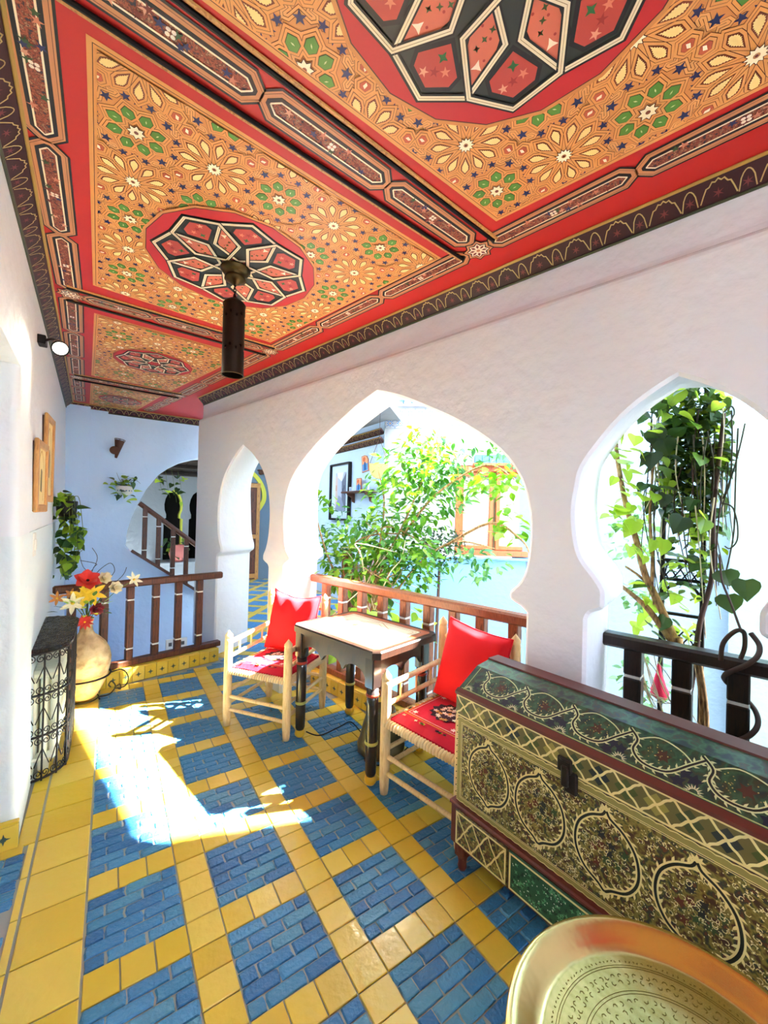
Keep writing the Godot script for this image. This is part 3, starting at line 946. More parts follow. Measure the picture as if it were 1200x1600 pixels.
func star_panel(called: String, poly: PackedVector2Array, hole_at: Vector2, hole_r: float, org: Vector2, turn: float, parent: Node) -> void:
	var b := MB.new()
	b.xf = ceil_xf()
	var hole := circle(hole_r, 16, hole_at, PI / 16) if hole_r > 0.0 else PackedVector2Array()
	var none := PackedVector2Array()
	# frame lines round the panel, then the dark ground
	b.col = C(226, 156, 84)
	clipped(b, poly, poly, none, 0.0)
	b.col = C(70, 36, 26)
	clipped(b, grow(poly, -0.013), poly, none, LY * 0.5)
	b.col = C(232, 158, 86)
	clipped(b, grow(poly, -0.015), poly, none, LY * 1.0)
	var inner := grow(poly, -0.024)
	b.col = C(232, 158, 86)
	clipped(b, inner, poly, none, LY * 1.5)
	var A := 0.2445
	var ext := 9
	for i in range(-ext, ext + 1):
		for j in range(-ext, ext + 1):
			var at := org + (Vector2(i, j) * A).rotated(turn)
			if not Geometry2D.is_point_in_polygon(at, grow(poly, 0.16)): continue
			if hole_r > 0.0 and at.distance_to(hole_at) < hole_r - 0.16: continue
			var twelve := (i + j) % 2 == 0
			# straps that run round each flower and weave between neighbours
			for q in ([[0.152, 0.127, 12, 0.0], [0.136, 0.152, 12, 0.0]] if twelve else [[0.128, 0.106, 8, PI / 8], [0.112, 0.135, 8, PI / 8]]):
				var ring := starp(q[0], q[1], q[2], at, turn + q[3])
				var rz := LY * 2.2 + (0.0 if twelve else 0.0002) + (0.0001 if q[0] < q[1] else 0.0)
				for e in [[0.0078, C(104, 56, 30)], [0.0066, C(236, 166, 96)], [0.0006, C(104, 56, 30)], [-0.0006, C(236, 166, 96)], [-0.0066, C(104, 56, 30)], [-0.0078, C(222, 146, 78)]]:
					b.col = e[1]
					clipped(b, grow(ring, e[0]), inner, hole, rz)
					rz += LY
			if twelve:
				for k in 12:
					var a := turn + TAU * k / 12
					b.col = C(40, 46, 94)
					clipped(b, starp(0.0165, 0.007, 5, at + Vector2.from_angle(a + 0.2618) * 0.132, a + 0.2618), inner, hole, LY * 9.4)
					cell(b, hexa(at, a, 0.026, 0.083, 0.104, 0.132, 0.0225), [[C(132, 60, 34), 0.0], [C(246, 214, 138), 0.0020, 1]], inner, hole, LY * 10.0 + 0.0001 * (k % 2))
				for k in 4:
					var a := turn + PI / 4 + PI / 2 * k
					cell(b, hexa(at, a, 0.122, 0.138, 0.158, 0.172, 0.024), [[C(206, 98, 66), 0.0]], inner, hole, LY * 10.5 + 0.0001 * (k / 2))
					var d := Vector2.from_angle(a)
					var e := d.orthogonal()
					b.col = C(250, 232, 200)
					var m := at + d * 0.149
					clipped(b, grow(PackedVector2Array([m - d * 0.008 - e * 0.002, m - e * 0.006, m + d * 0.009 + e * 0.003, m + d * 0.002 + e * 0.006]), 0.0006), inner, hole, LY * 17.4)
				b.col = C(92, 50, 34)
				clipped(b, starp(0.030, 0.021, 12, at, turn), inner, hole, LY * 18)
				b.col = C(250, 236, 196)
				clipped(b, starp(0.027, 0.018, 12, at, turn), inner, hole, LY * 19)
				b.col = C(196, 140, 90)
				clipped(b, circle(0.008, 8, at), inner, hole, LY * 20)
				b.col = C(120, 40, 40)
				clipped(b, circle(0.004, 6, at), inner, hole, LY * 21)
			else:
				for k in 8:
					var a := turn + TAU * (k + 0.5) / 8
					cell(b, hexa(at, a, 0.032, 0.050, 0.078, 0.102, 0.0262), [[C(40, 70, 28), 0.0], [C(92, 146, 54), 0.0010]], inner, hole, LY * 10.2 + 0.0001 * (k % 2))
					var m := at + Vector2.from_angle(a) * 0.065
					b.col = C(206, 216, 150)
					clipped(b, PackedVector2Array([m + Vector2.from_angle(a + 0.5) * 0.007, m + Vector2.from_angle(a + 2.07) * 0.0022, m - Vector2.from_angle(a + 0.5) * 0.007, m - Vector2.from_angle(a + 2.07) * 0.0022]), inner, hole, LY * 18)
				b.col = C(92, 50, 34)
				clipped(b, starp(0.030, 0.02, 8, at, turn), inner, hole, LY * 18)
				b.col = C(250, 236, 196)
				clipped(b, starp(0.027, 0.017, 8, at, turn), inner, hole, LY * 19)
				b.col = C(150, 84, 60)
				clipped(b, circle(0.007, 8, at), inner, hole, LY * 20)
				# deep blue stars in the corners that are left
				for k in 8:
					var a := turn + TAU * k / 8 + PI / 8 * 0.0
					b.col = C(38, 44, 92)
					clipped(b, starp(0.019, 0.008, 5, at + Vector2.from_angle(a) * 0.118, a), inner, hole, LY * 9.6)
	part(called, b, M.paint, parent)

func rosette(at: Vector2, turn: float, parent: Node, sc := 1.0) -> void:
	# the large eight-lobed centre: red bed, sunk dark ground, crossing cream straps
	var o := Node3D.new()
	o.name = "rosette"
	while parent.has_node(NodePath(o.name)): o.name = "rosette_%03d" % (parent.get_child_count())
	parent.add_child(o)
	var b := MB.new()
	b.xf = ceil_xf(at, turn, LY * 14) * Transform3D(Basis().scaled(Vector3(sc, sc, 1)), Vector3.ZERO)
	b.col = C(212, 140, 72)
	b.poly(circle(0.440, 16, Vector2.ZERO, PI / 16), LY * 10)
	b.col = C(90, 40, 26)
	b.poly(circle(0.428, 16, Vector2.ZERO, PI / 16), LY * 11)
	b.col = C(196, 34, 42)
	b.poly(circle(0.424, 16, Vector2.ZERO, PI / 16), LY * 12)
	var tip := 0.385
	var loops := []
	for k in 8:
		loops.append(hexa(Vector2.ZERO, TAU * k / 8, 0.075, 0.155, 0.315, tip, 0.128))
	b.col = C(22, 18, 20)
	for k in 8: b.poly(grow(loops[k], 0.016), LY * 13)
	b.col = C(44, 52, 46)
	for k in 8: b.poly(grow(loops[k], -0.012), LY * 14)
	part("ground", b, M.paint, o)
	var fb := MB.new()
	fb.xf = b.xf
	rng.seed = 77
	for k in 8:
		var a := TAU * k / 8
		var d := Vector2.from_angle(a)
		var e := d.orthogonal()
		# kite between two crossings
		var kite := PackedVector2Array([d * 0.225, d * 0.285 + e * 0.066, d * 0.318 + e * 0.060, d * 0.352, d * 0.318 - e * 0.060, d * 0.285 - e * 0.066])
		fb.col = C(26, 22, 26); fb.poly(grow(kite, 0.012), LY * 15)
		fb.col = C(190, 70, 58); fb.poly(kite, LY * 16)
		for q in 3:
			fb.col = [C(222, 128, 100), C(160, 40, 40), C(230, 160, 130)][q]
			fb.poly(starp(0.016, 0.006, 5, d * (0.29 + 0.014 * q) + e * (q - 1) * 0.028, a + q), LY * (17 + q * 0.3))
		fb.col = C(46, 104, 52)
		fb.poly(starp(0.017, 0.007, 4, d * 0.262, a), LY * 18)
		# narrow hexagon where two straps overlap
		var a2 := a + PI / 8
		var hx := hexa(Vector2.ZERO, a2, 0.125, 0.165, 0.255, 0.305, 0.040)
		fb.col = C(22, 18, 20); fb.poly(grow(hx, 0.011), LY * 15)
		fb.col = C(216, 112, 84); fb.poly(hx, LY * 16)
		var d2 := Vector2.from_angle(a2)
		fb.col = C(250, 226, 196); fb.poly(starp(0.018, 0.007, 3, d2 * 0.255, a2 + PI), LY * 17)
		fb.col = C(70, 90, 40)
		for q in 3: fb.poly(starp(0.010, 0.004, 4, d2 * (0.165 + q * 0.024) + d2.orthogonal() * (q - 1) * 0.014, a2 + q), LY * 17)
		fb.col = C(176, 60, 48)
		for q in 4: fb.poly(circle(0.004, 6, d2 * (0.16 + q * 0.026) - d2.orthogonal() * (q % 2 - 0.5) * 0.03), LY * 17)
	part("painted_field", fb, M.paint, o)
	# straps stand proud of the ground
	for k in 8:
		var s := MB.new()
		s.xf = b.xf
		s.col = C(26, 22, 20)
		s.ribbon(loops[k], 0.024, LY * 20 + 0.001 * (k % 2), true)
		s.col = C(240, 224, 186)
		for off in [-0.0035, 0.0035]:
			var g := grow(loops[k], off)
			s.ribbon(g, 0.0062, LY * 22 + 0.001 * (k % 2), true)
		s.col = C(150, 116, 70)
		s.ribbon(loops[k], 0.0012, LY * 23 + 0.001 * (k % 2), true)
		part("strap", s, M.paint, o)

func cartouche(p0: Vector2, p1: Vector2, w: float, parent: Node) -> void:
	var d := (p1 - p0).normalized()
	var e := d.orthogonal()
	var k := w * 0.8
	var hx := PackedVector2Array([p0 + d * k * 0.0, p0 + d * k + e * w, p1 - d * k + e * w, p1, p1 - d * k - e * w, p0 + d * k - e * w])
	# blunt the points a little
	hx = PackedVector2Array([p0 + e * w * 0.25, p0 + d * k + e * w, p1 - d * k + e * w, p1 + e * w * 0.25, p1 - e * w * 0.25, p1 - d * k - e * w, p0 + d * k - e * w, p0 - e * w * 0.25])
	var o := Node3D.new()
	var key := "cart/%d" % parent.get_instance_id()
	var n_: int = counters.get(key, 0)
	counters[key] = n_ + 1
	o.name = "cartouche" if n_ == 0 else "cartouche_%03d" % n_
	parent.add_child(o)
	var b := MB.new()
	b.xf = ceil_xf()
	b.col = C(30, 24, 22); b.ribbon(hx, 0.034, LY * 3, true)
	b.col = C(206, 140, 92); b.ribbon(hx, 0.019, LY * 4, true)
	b.col = C(90, 50, 34); b.ribbon(grow(hx, 0.003), 0.0015, LY * 5, true)
	b.col = C(24, 20, 22); b.ribbon(grow(hx, -0.017), 0.013, LY * 6, true)
	b.col = C(250, 232, 196); b.ribbon(grow(hx, -0.024), 0.0055, LY * 7, true)
	# flower in the middle
	var m := (p0 + p1) * 0.5
	b.col = C(250, 232, 210)
	for q in 4: b.poly(circle(0.0065, 7, m + Vector2.from_angle(d.angle() + PI / 4 + q * PI / 2) * 0.0095), LY * 9)
	for q in 10:
		b.col = [C(40, 46, 96), C(210, 130, 100), C(56, 84, 44), C(226, 160, 130), C(120, 40, 30)][rng.randi_range(0, 4)]
		var at := p0.lerp(p1, rng.randf_range(0.14, 0.86)) + e * rng.randf_range(-0.5, 0.5) * w
		b.poly(starp(rng.randf_range(0.012, 0.02), 0.006, 5, at, rng.randf() * 6), LY * (8 + 0.1 * q))
	part("strap", b, M.paint, o)
	var f := MB.new()
	f.xf = ceil_xf()
	f.poly(grow(hx, -0.014), LY * 2)
	part("flowered_field", f, M.cartouche_ground, o)

func chain(a: Vector2, b: Vector2, k: int, w: float, parent: Node) -> void:
	for i in k: cartouche(a.lerp(b, (i + 0.012) / k), a.lerp(b, (i + 0.988) / k), w, parent)

func strip(b: MB, a: Vector2, d: Vector2, w: float, h: float) -> void:
	# a moulding on the ceiling
	var l := a.distance_to(d)
	var m := (a + d) * 0.5
	var keep := b.xf
	b.xf = Transform3D(Basis(Vector3.UP, -(d - a).angle()), Vector3(m.x, HC - h * 0.5, m.y))
	b.box(Vector3.ZERO, Vector3(l, h, w), minf(w, h) * 0.35)
	b.xf = keep

func build_ceiling() -> void:
	var ce := Node3D.new()
	ce.name = "ceiling"
	add_child(ce)
	ce.set_meta("kind", "structure")
	tag(ce, "red wooden ceiling painted with interlaced star panels and flowered cartouches", "ceiling")
	var b := MB.new()
	wall_block(b, [Vector2(-2.7, 4.4), Vector2(wall_x(4.4, 0.3), 4.4), Vector2(wall_x(-4.8, 0.3), -4.8), Vector2(1.5, -6.4), Vector2(-0.7, -6.4), Vector2(-2.7, -6.4)], HC, HC + 0.12)
	part("red_board", b, M.ceiling_red, ce)
	var rr := func(z: float, off: float) -> float: return wall_x(z, -0.07) - off
	# panels: left x, right offset from the ledge, far z, near z
	var P := [
		[Vector2(-0.06, 0.50), Vector2(1.73, 0.44), Vector2(1.325, -1.165), Vector2(-0.075, -1.075)],
		[Vector2(-0.088, -1.345), Vector2(1.305, -1.485), Vector2(0.950, -2.975), Vector2(-0.118, -2.835)],
		[Vector2(-0.124, -3.235), Vector2(0.865, -3.345), Vector2(0.50, -4.85), Vector2(-0.19, -4.78)],
		[Vector2(-0.205, -5.08), Vector2(0.435, -5.14), Vector2(0.235, -6.13), Vector2(-0.25, -6.10)]]
	var org := [Vector2(0.959, -0.983), Vector2(0.282, -1.590), Vector2(0.26, -3.52), Vector2(0.1, -5.4)]
	var tr := [-0.28, 0.0, 0.05, 0.05]
	var rc := [Vector2(0.685, -0.575), Vector2(0.498, -2.158), Vector2(0.275, -4.00), Vector2(0.06, -5.62)]
	var rs := [0.98, 0.95, 0.70, 0.5]
	for i in 4:
		star_panel("star_panel" if i == 0 else "star_panel_%03d" % i, PackedVector2Array(P[i]), rc[i], 0.425 * rs[i], org[i], tr[i], ce)
		rosette(rc[i], [0.12, 0.05, 0.0, 0.0][i], ce, rs[i])
	# cross beams: black and tan mouldings either side of a chain of cartouches
	var beams := [[Vector2(-0.21, -1.180), Vector2(1.40, -1.335)], [Vector2(-0.232, -3.035), Vector2(1.0, -3.135)], [Vector2(-0.31, -4.93), Vector2(0.60, -4.985)]]
	rng.seed = 21
	var mo := MB.new()
	var mt := MB.new()
	for q in beams:
		var d: Vector2 = (q[1] - q[0]).normalized()
		var e := d.orthogonal()
		for s: float in [-1.0, 1.0]:
			strip(mo, q[0] + e * s * 0.088 - d * 0.02, q[1] + e * s * 0.088, 0.014, 0.016)
			strip(mt, q[0] + e * s * 0.104 - d * 0.02, q[1] + e * s * 0.104, 0.014, 0.008)
		chain(q[0] + d * 0.06, q[1] - d * 0.06, 3, 0.048, ce)
	part("black_moulding", mo, M.black_metal, ce)
	mt.col = Color.WHITE
	part("tan_moulding", mt, M.frame_wood, ce)
	# chains along the left and right edges, with small stars where they meet the beams
	var Ls := [Vector2(-0.20, 0.62), Vector2(-0.21, -1.18), Vector2(-0.232, -3.035), Vector2(-0.31, -4.93), Vector2(-0.35, -6.1)]
	var Rs := [Vector2(1.80, 0.50), Vector2(1.40, -1.335), Vector2(1.0, -3.135), Vector2(0.60, -4.985), Vector2(0.34, -6.1)]
	for side in [Ls, Rs]:
		for i in side.size() - 1:
			var d: Vector2 = (side[i + 1] - side[i]).normalized()
			chain(side[i] + d * 0.055, side[i + 1] - d * 0.055, 3, 0.046, ce)
		for i in range(1, 4):
			var s := MB.new()
			s.xf = ceil_xf(side[i])
			s.col = C(26, 20, 20); s.poly(starp(0.074, 0.056, 8, Vector2.ZERO, 0.2), LY * 10)
			s.col = C(206, 140, 92); s.poly(starp(0.066, 0.050, 8, Vector2.ZERO, 0.2), LY * 11)
			s.col = C(22, 18, 20); s.poly(starp(0.054, 0.041, 8, Vector2.ZERO, 0.2), LY * 12)
			s.col = C(250, 234, 206); s.poly(starp(0.049, 0.034, 8, Vector2.ZERO, 0.2), LY * 13)
			for k in 8:
				s.col = C(120, 40, 34)
				var a := 0.2 + TAU * k / 8
				s.poly(PackedVector2Array([Vector2.from_angle(a) * 0.014, Vector2.from_angle(a + 0.24) * 0.028, Vector2.from_angle(a) * 0.042, Vector2.from_angle(a - 0.24) * 0.028]), LY * 14)
			s.col = C(200, 130, 80); s.poly(circle(0.009, 8), LY * 15)
			piece("corner_star", s.mesh(), M.paint, ce, Transform3D())
	# cornices: sloping painted boards with gilt edges and a chain of little arches
	cornice("trim_cornice_right", W(-2.9, 0, 0.045), W(5.07, 0, 0.045), -BA, "dark red painted cornice above the arcade wall with gilt arches")
	cornice("trim_cornice_left", Vector3(left_x(-6.2), 0, -6.2), Vector3(left_x(2.55), 0, 2.55), Vector3(1, 0, -0.0325).normalized(), "dark red painted cornice along the top of the left wall")
	cornice("trim_cornice_back", Vector3(1.0, 0, -6.2), Vector3(-0.50, 0, -6.2), Vector3(0, 0, 1), "dark red painted cornice over the pale blue back wall")

func cornice(called: String, a: Vector3, d: Vector3, inward: Vector3, label: String) -> void:
	var o := Node3D.new()
	o.name = called
	add_child(o)
	o.set_meta("kind", "structure")
	tag(o, label, "cornice")
	var h := HC - HK
	var l := a.distance_to(d)
	var x := (d - a).normalized()
	var up := (Vector3.UP * h + inward * h)
	var w := up.length()
	up = up.normalized()
	var nn := x.cross(up)
	if nn.dot(inward) < 0.0 and nn.y > 0.0: nn = -nn
	var bs := Basis(x, up, nn)
	if bs.determinant() < 0.0:
		x = -x
		bs = Basis(x, up, x.cross(up))
		a = d
	var b := MB.new()
	b.xf = Transform3D(bs, Vector3(a.x, HK, a.z))
	b.col = C(58, 16, 26)
	b.box(Vector3(l * 0.5, w * 0.5, -0.012), Vector3(l, w, 0.024))
	part("board", b, M.paint, o)
	var g := MB.new()
	g.xf = b.xf
	g.col = C(176, 142, 70)
	g.box(Vector3(l * 0.5, w - 0.005, 0.003), Vector3(l, 0.012, 0.008), 0.002)
	g.col = C(70, 74, 50)
	g.box(Vector3(l * 0.5, 0.004, 0.004), Vector3(l, 0.010, 0.010), 0.002)
	part("gilt_edge", g, M.paint, o)
	var p := MB.new()
	p.xf = b.xf
	var st := 0.165
	for i in int(l / st):
		var x0 := i * st
		p.col = C(196, 172, 110)
		var big := PackedVector2Array()
		for k in 13:
			var t := k / 12.0
			big.append(Vector2(x0 + 0.004 + t * 0.105, 0.014 + 0.066 * pow(sin(PI * t), 0.55) + 0.0035 * cos(t * PI * 12)))
		p.ribbon(big, 0.0042, 0.0012)
		var sm := PackedVector2Array()
		for k in 9:
			var t := k / 8.0
			sm.append(Vector2(x0 + 0.113 + t * 0.048, 0.014 + 0.062 * pow(sin(PI * t), 0.5)))
		p.ribbon(sm, 0.0038, 0.0012)
		p.col = C(124, 52, 54)
		for q in [[0.056, 0.038], [0.137, 0.036]]:
			p.poly(starp(0.018, 0.005, 6, Vector2(x0 + q[0], q[1]), 0.5), 0.0008)
	part("arch_tracery", p, M.paint, o)

# ---------------------------------------------------------------- scene
func _ready() -> void:
	var cam := Camera3D.new()
	cam.name = "camera"
	add_child(cam)
	cam.position = Vector3(0, 1.5, 0)
	cam.rotation_order = EULER_ORDER_YXZ
	cam.rotation_degrees = Vector3(0.36, -34.08, 1.505)
	cam.fov = 103.56
	cam.near = 0.05
	cam.far = 100.0
	cam.current = true
	var we := WorldEnvironment.new()
	we.name = "world_environment"
	var env := Environment.new()
	env.background_mode = Environment.BG_SKY
	var sky := Sky.new()
	var sm := ProceduralSkyMaterial.new()
	sm.sky_top_color = S(196, 216, 245)
	sm.sky_horizon_color = S(235, 242, 250)
	sm.ground_horizon_color = S(220, 215, 205)
	sm.ground_bottom_color = S(190, 180, 165)
	sm.sky_energy_multiplier = 1.0
	sm.sun_angle_max = 10.0
	sky.sky_material = sm
	env.sky = sky
	env.background_energy_multiplier = 0.95
	env.tonemap_mode = Environment.TONE_MAPPER_LINEAR
	env.tonemap_exposure = 15.8
	env.sdfgi_enabled = true
	env.ssao_enabled = true
	env.ssil_enabled = true
	we.environment = env
	add_child(we)
	var sun := DirectionalLight3D.new()
	sun.name = "sun"
	add_child(sun)
	var travel := (EA * 0.65 - BA - Vector3.UP * 1.1).normalized()
	sun.look_at_from_position(-travel * 20.0, Vector3.ZERO, Vector3.UP)
	sun.light_color = S(255, 253, 248)
	sun.light_energy = 4.0
	sun.light_angular_distance = 0.6
	sun.shadow_enabled = true

	materials()
	build_floor()
	build_arcade()
	build_left_wall()
	build_back()
	build_courtyard()
	build_near()
	build_ceiling()
	build_objects()

# ---------------------------------------------------------------- furniture
func build_objects() -> void:
	build_plinths()
	build_rails()
	build_table()
	build_chairs()
	build_chest()
	build_tray()
	build_left_things()
	build_flowers()
	build_hangings()
	build_back_things()
	build_court_things()
	build_tree()
	build_creeper()

func star_tiles(called: String, a: Vector3, d: Vector3, out: Vector3, h: float, depth: float, label: String) -> void:
	# a low kerb faced with small yellow star tiles and capped with plain ones; a..d along the front foot
	var o := Node3D.new()
	o.name = called
	add_child(o)
	o.set_meta("kind", "structure")
	tag(o, label, "kerb")
	var x := (d - a).normalized()
	var l := a.distance_to(d)
	var base := Transform3D(Basis(x, Vector3.UP, out), a)
	var core := MB.new()
	core.xf = base
	core.box(Vector3(l * 0.5, h * 0.5 - 0.004, -depth * 0.5 - 0.006), Vector3(l - 0.004, h - 0.008, depth - 0.012))
	part("core", core, M.mortar, o)
	var k := int(round(l / 0.092))
	var w := l / k
	var tl := MB.new()
	tl.box(Vector3.ZERO, Vector3(w - 0.003, h - 0.004, 0.012), 0.002)
	var tm := tl.mesh()
	var cp := MB.new()
	cp.box(Vector3.ZERO, Vector3(w * 2 - 0.003, 0.014, depth + 0.006), 0.003)
	var cm := cp.mesh()
	var st := MB.new()
	st.poly(starp(0.026, 0.008, 4), 0.0)
	st.poly(starp(0.013, 0.007, 4, Vector2.ZERO, PI / 4), 0.0004)
	var sm := st.mesh()
	for i in k:
		piece("star_tile", tm, M["yellow_%d" % (i % 4)], o, base * Transform3D(Basis(), Vector3((i + 0.5) * w, h * 0.5 - 0.002, 0.0)))
		piece("star", sm, M.star_ink, o, base * Transform3D(Basis(), Vector3((i + 0.5) * w, h * 0.5 - 0.002, 0.0065)))
	for i in int(ceil(k / 2.0)):
		piece("cap_tile", cm, M["yellow_%d" % ((i + 1) % 4)], o, base * Transform3D(Basis(), Vector3(minf((i * 2 + 1.0) * w, l - w), h + 0.004, -depth * 0.5 + 0.003)))

func build_plinths() -> void:
	star_tiles("trim_kerb_back", Vector3(-0.37, 0, -3.955), Vector3(0.925, 0, -4.25), -EA, 0.115, 0.17, "yellow star-tiled kerb under the far balustrade")
	star_tiles("trim_kerb_right", W(3.30, 0, 0.31), W(1.26, 0, 0.31), -BA, 0.115, 0.17, "yellow star-tiled kerb under the balustrade of the big arch")
	star_tiles("trim_kerb_near", W(0.96, 0, 0.31), W(0.37, 0, 0.31), -BA, 0.115, 0.17, "yellow star-tiled kerb under the balustrade of the right arch")
	star_tiles("baseboard_pier", Vector3(-0.8, 0, -2.355), Vector3(-0.30, 0, -2.355), Vector3(0, 0, 1), 0.105, 0.02, "yellow star tile skirting at the foot of the left pier")

func baluster(h: float, w: float) -> ArrayMesh:
	# square post with two scribed rings near its ends, foot at 0
	var b := MB.new()
	var g := 0.006
	var cuts := [0.0, h * 0.16, h * 0.82, h]
	for i in 3:
		var y0: float = cuts[i] + (g if i > 0 else 0.0)
		var y1: float = cuts[i + 1] - (g if i < 2 else 0.0)
		b.box(Vector3(0, (y0 + y1) * 0.5, 0), Vector3(w, y1 - y0, w), 0.006)
	return b.mesh()

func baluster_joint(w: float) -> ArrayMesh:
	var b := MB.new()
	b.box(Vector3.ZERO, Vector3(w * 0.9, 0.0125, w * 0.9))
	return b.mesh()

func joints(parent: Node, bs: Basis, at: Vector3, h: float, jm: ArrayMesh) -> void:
	for f in [0.16, 0.82]: piece("glint_joint", jm, M.white_plastic, parent, Transform3D(bs, at + Vector3(0, h * f, 0)))  # white colour stands in for the specular glint at the joints

func railing(called: String, label: String, a: Vector3, d: Vector3, spots: Array, y0: float, y1: float, w: float, hw: float, wood: String, group := "wooden balustrades") -> Node3D:
	# a..d: line of the handrail at floor level; spots: distances of the posts from a
	var x := (d - a).normalized()
	var o := thing(called, label, "railing", a, 0.0, group)
	var bs := Basis(x, Vector3.UP, x.cross(Vector3.UP))
	var l := a.distance_to(d)
	var hr := MB.new()
	hr.xf = Transform3D(bs, Vector3.ZERO)
	hr.box(Vector3(l * 0.5, y1 - 0.032, 0), Vector3(l, 0.064, hw), 0.012)
	part("handrail", hr, M[wood], o)
	var br := MB.new()
	br.xf = hr.xf
	br.box(Vector3(l * 0.5, y0 + 0.025, 0), Vector3(l - 0.02, 0.05, w * 1.25), 0.006)
	part("bottom_rail", br, M[wood], o)
	var bm := baluster(y1 - 0.06 - y0 - 0.045, w)
	var jm := baluster_joint(w)
	for s in spots:
		piece("baluster", bm, M[wood], o, Transform3D(bs, x * s + Vector3(0, y0 + 0.045, 0)))
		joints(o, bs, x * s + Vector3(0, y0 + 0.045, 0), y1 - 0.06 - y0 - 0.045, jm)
	return o

func build_rails() -> void:
	var T := 0.385
	var sp := []
	for s in [3.211, 2.989, 2.756, 2.53, 2.307, 2.094, 1.886, 1.685, 1.469]: sp.append(3.40 - s)
	railing("balustrade", "brown wooden balustrade with square posts across the big central arch", W(3.40, 0, T), W(1.30, 0, T), sp, 0.13, 0.945, 0.062, 0.085, "rail_wood")
	railing("balustrade", "dark wooden balustrade in the right arch, entwined by the creeper", W(1.0, 0, T), W(0.36, 0, T), [0.135, 0.325, 0.515], 0.13, 0.945, 0.074, 0.09, "dark_wood")
	var a := Vector3(-0.36, 0, -4.03)
	railing("balustrade", "brown wooden balustrade along the stairwell behind the flower vase", a, Vector3(0.955, 0, -4.33), [0.12, 0.34, 0.53, 0.735, 0.93, 1.125], 0.13, 0.875, 0.056, 0.06, "walnut")
	railing("balustrade", "brown wooden balustrade across the courtyard, half hidden by the tree", Vector3(2.05, 0, -3.62), Vector3(3.3, 0, -4.83), [0.12, 0.42, 0.75, 1.05, 1.35, 1.6], 0.0, 0.93, 0.07, 0.07, "rail_wood")
	var np := MB.new()
	np.box(Vector3(0, 0.52, 0), Vector3(0.09, 1.04, 0.09), 0.008)
	var lp := []
	for q in [[0.0, 1.04], [0.05, 1.04], [0.055, 1.06], [0.04, 1.075], [0.05, 1.10], [0.03, 1.13], [0.0, 1.14]]: lp.append(Vector2(q[0], q[1]))
	np.lathe(PackedVector2Array(lp), 10)
	var post := part("newel_post", np, M.rail_wood, self)
	post.position = Vector3(1.98, 0, -3.56)
	tag(post, "square wooden newel post with a turned cap at the tree", "post")
	# stair balustrade in the arched opening at the back
	var o := thing("stair_balustrade", "sloping dark wooden stair balustrade in the arched opening", "railing", Vector3(0.2, 0, -6.12))
	var A := Vector3(0.10, 1.565, 0.0)
	var B := Vector3(1.05, 0.80, 0.0)
	var hr := MB.new()
	hr.tube([A, B], 0.032, 0.032, 8)
	part("handrail", hr, M.walnut, o)
	var sr := MB.new()
	var A2 := Vector3(0.03, 0.95, 0)
	var B2 := Vector3(1.05, 0.20, 0)
	var dl := B2 - A2
	sr.xf = Transform3D(Basis(dl.normalized(), dl.normalized().rotated(Vector3.BACK, PI / 2), Vector3.BACK), (A2 + B2) * 0.5)
	sr.box(Vector3.ZERO, Vector3(dl.length(), 0.035, 0.06), 0.005)
	part("string_board", sr, M.walnut, o)
	for x in [0.17, 0.33, 0.505, 0.67, 0.84]:
		var t0: float = (x - A.x) / (B.x - A.x)
		var t1: float = (x - A2.x) / (B2.x - A2.x)
		var y1 := lerpf(A.y, B.y, t0)
		var y0 := lerpf(A2.y, B2.y, t1)
		piece("baluster", baluster(y1 - y0, 0.056), M.walnut, o, Transform3D(Basis(), Vector3(x, y0, 0)))
		joints(o, Basis(), Vector3(x, y0, 0), y1 - y0, baluster_joint(0.056))

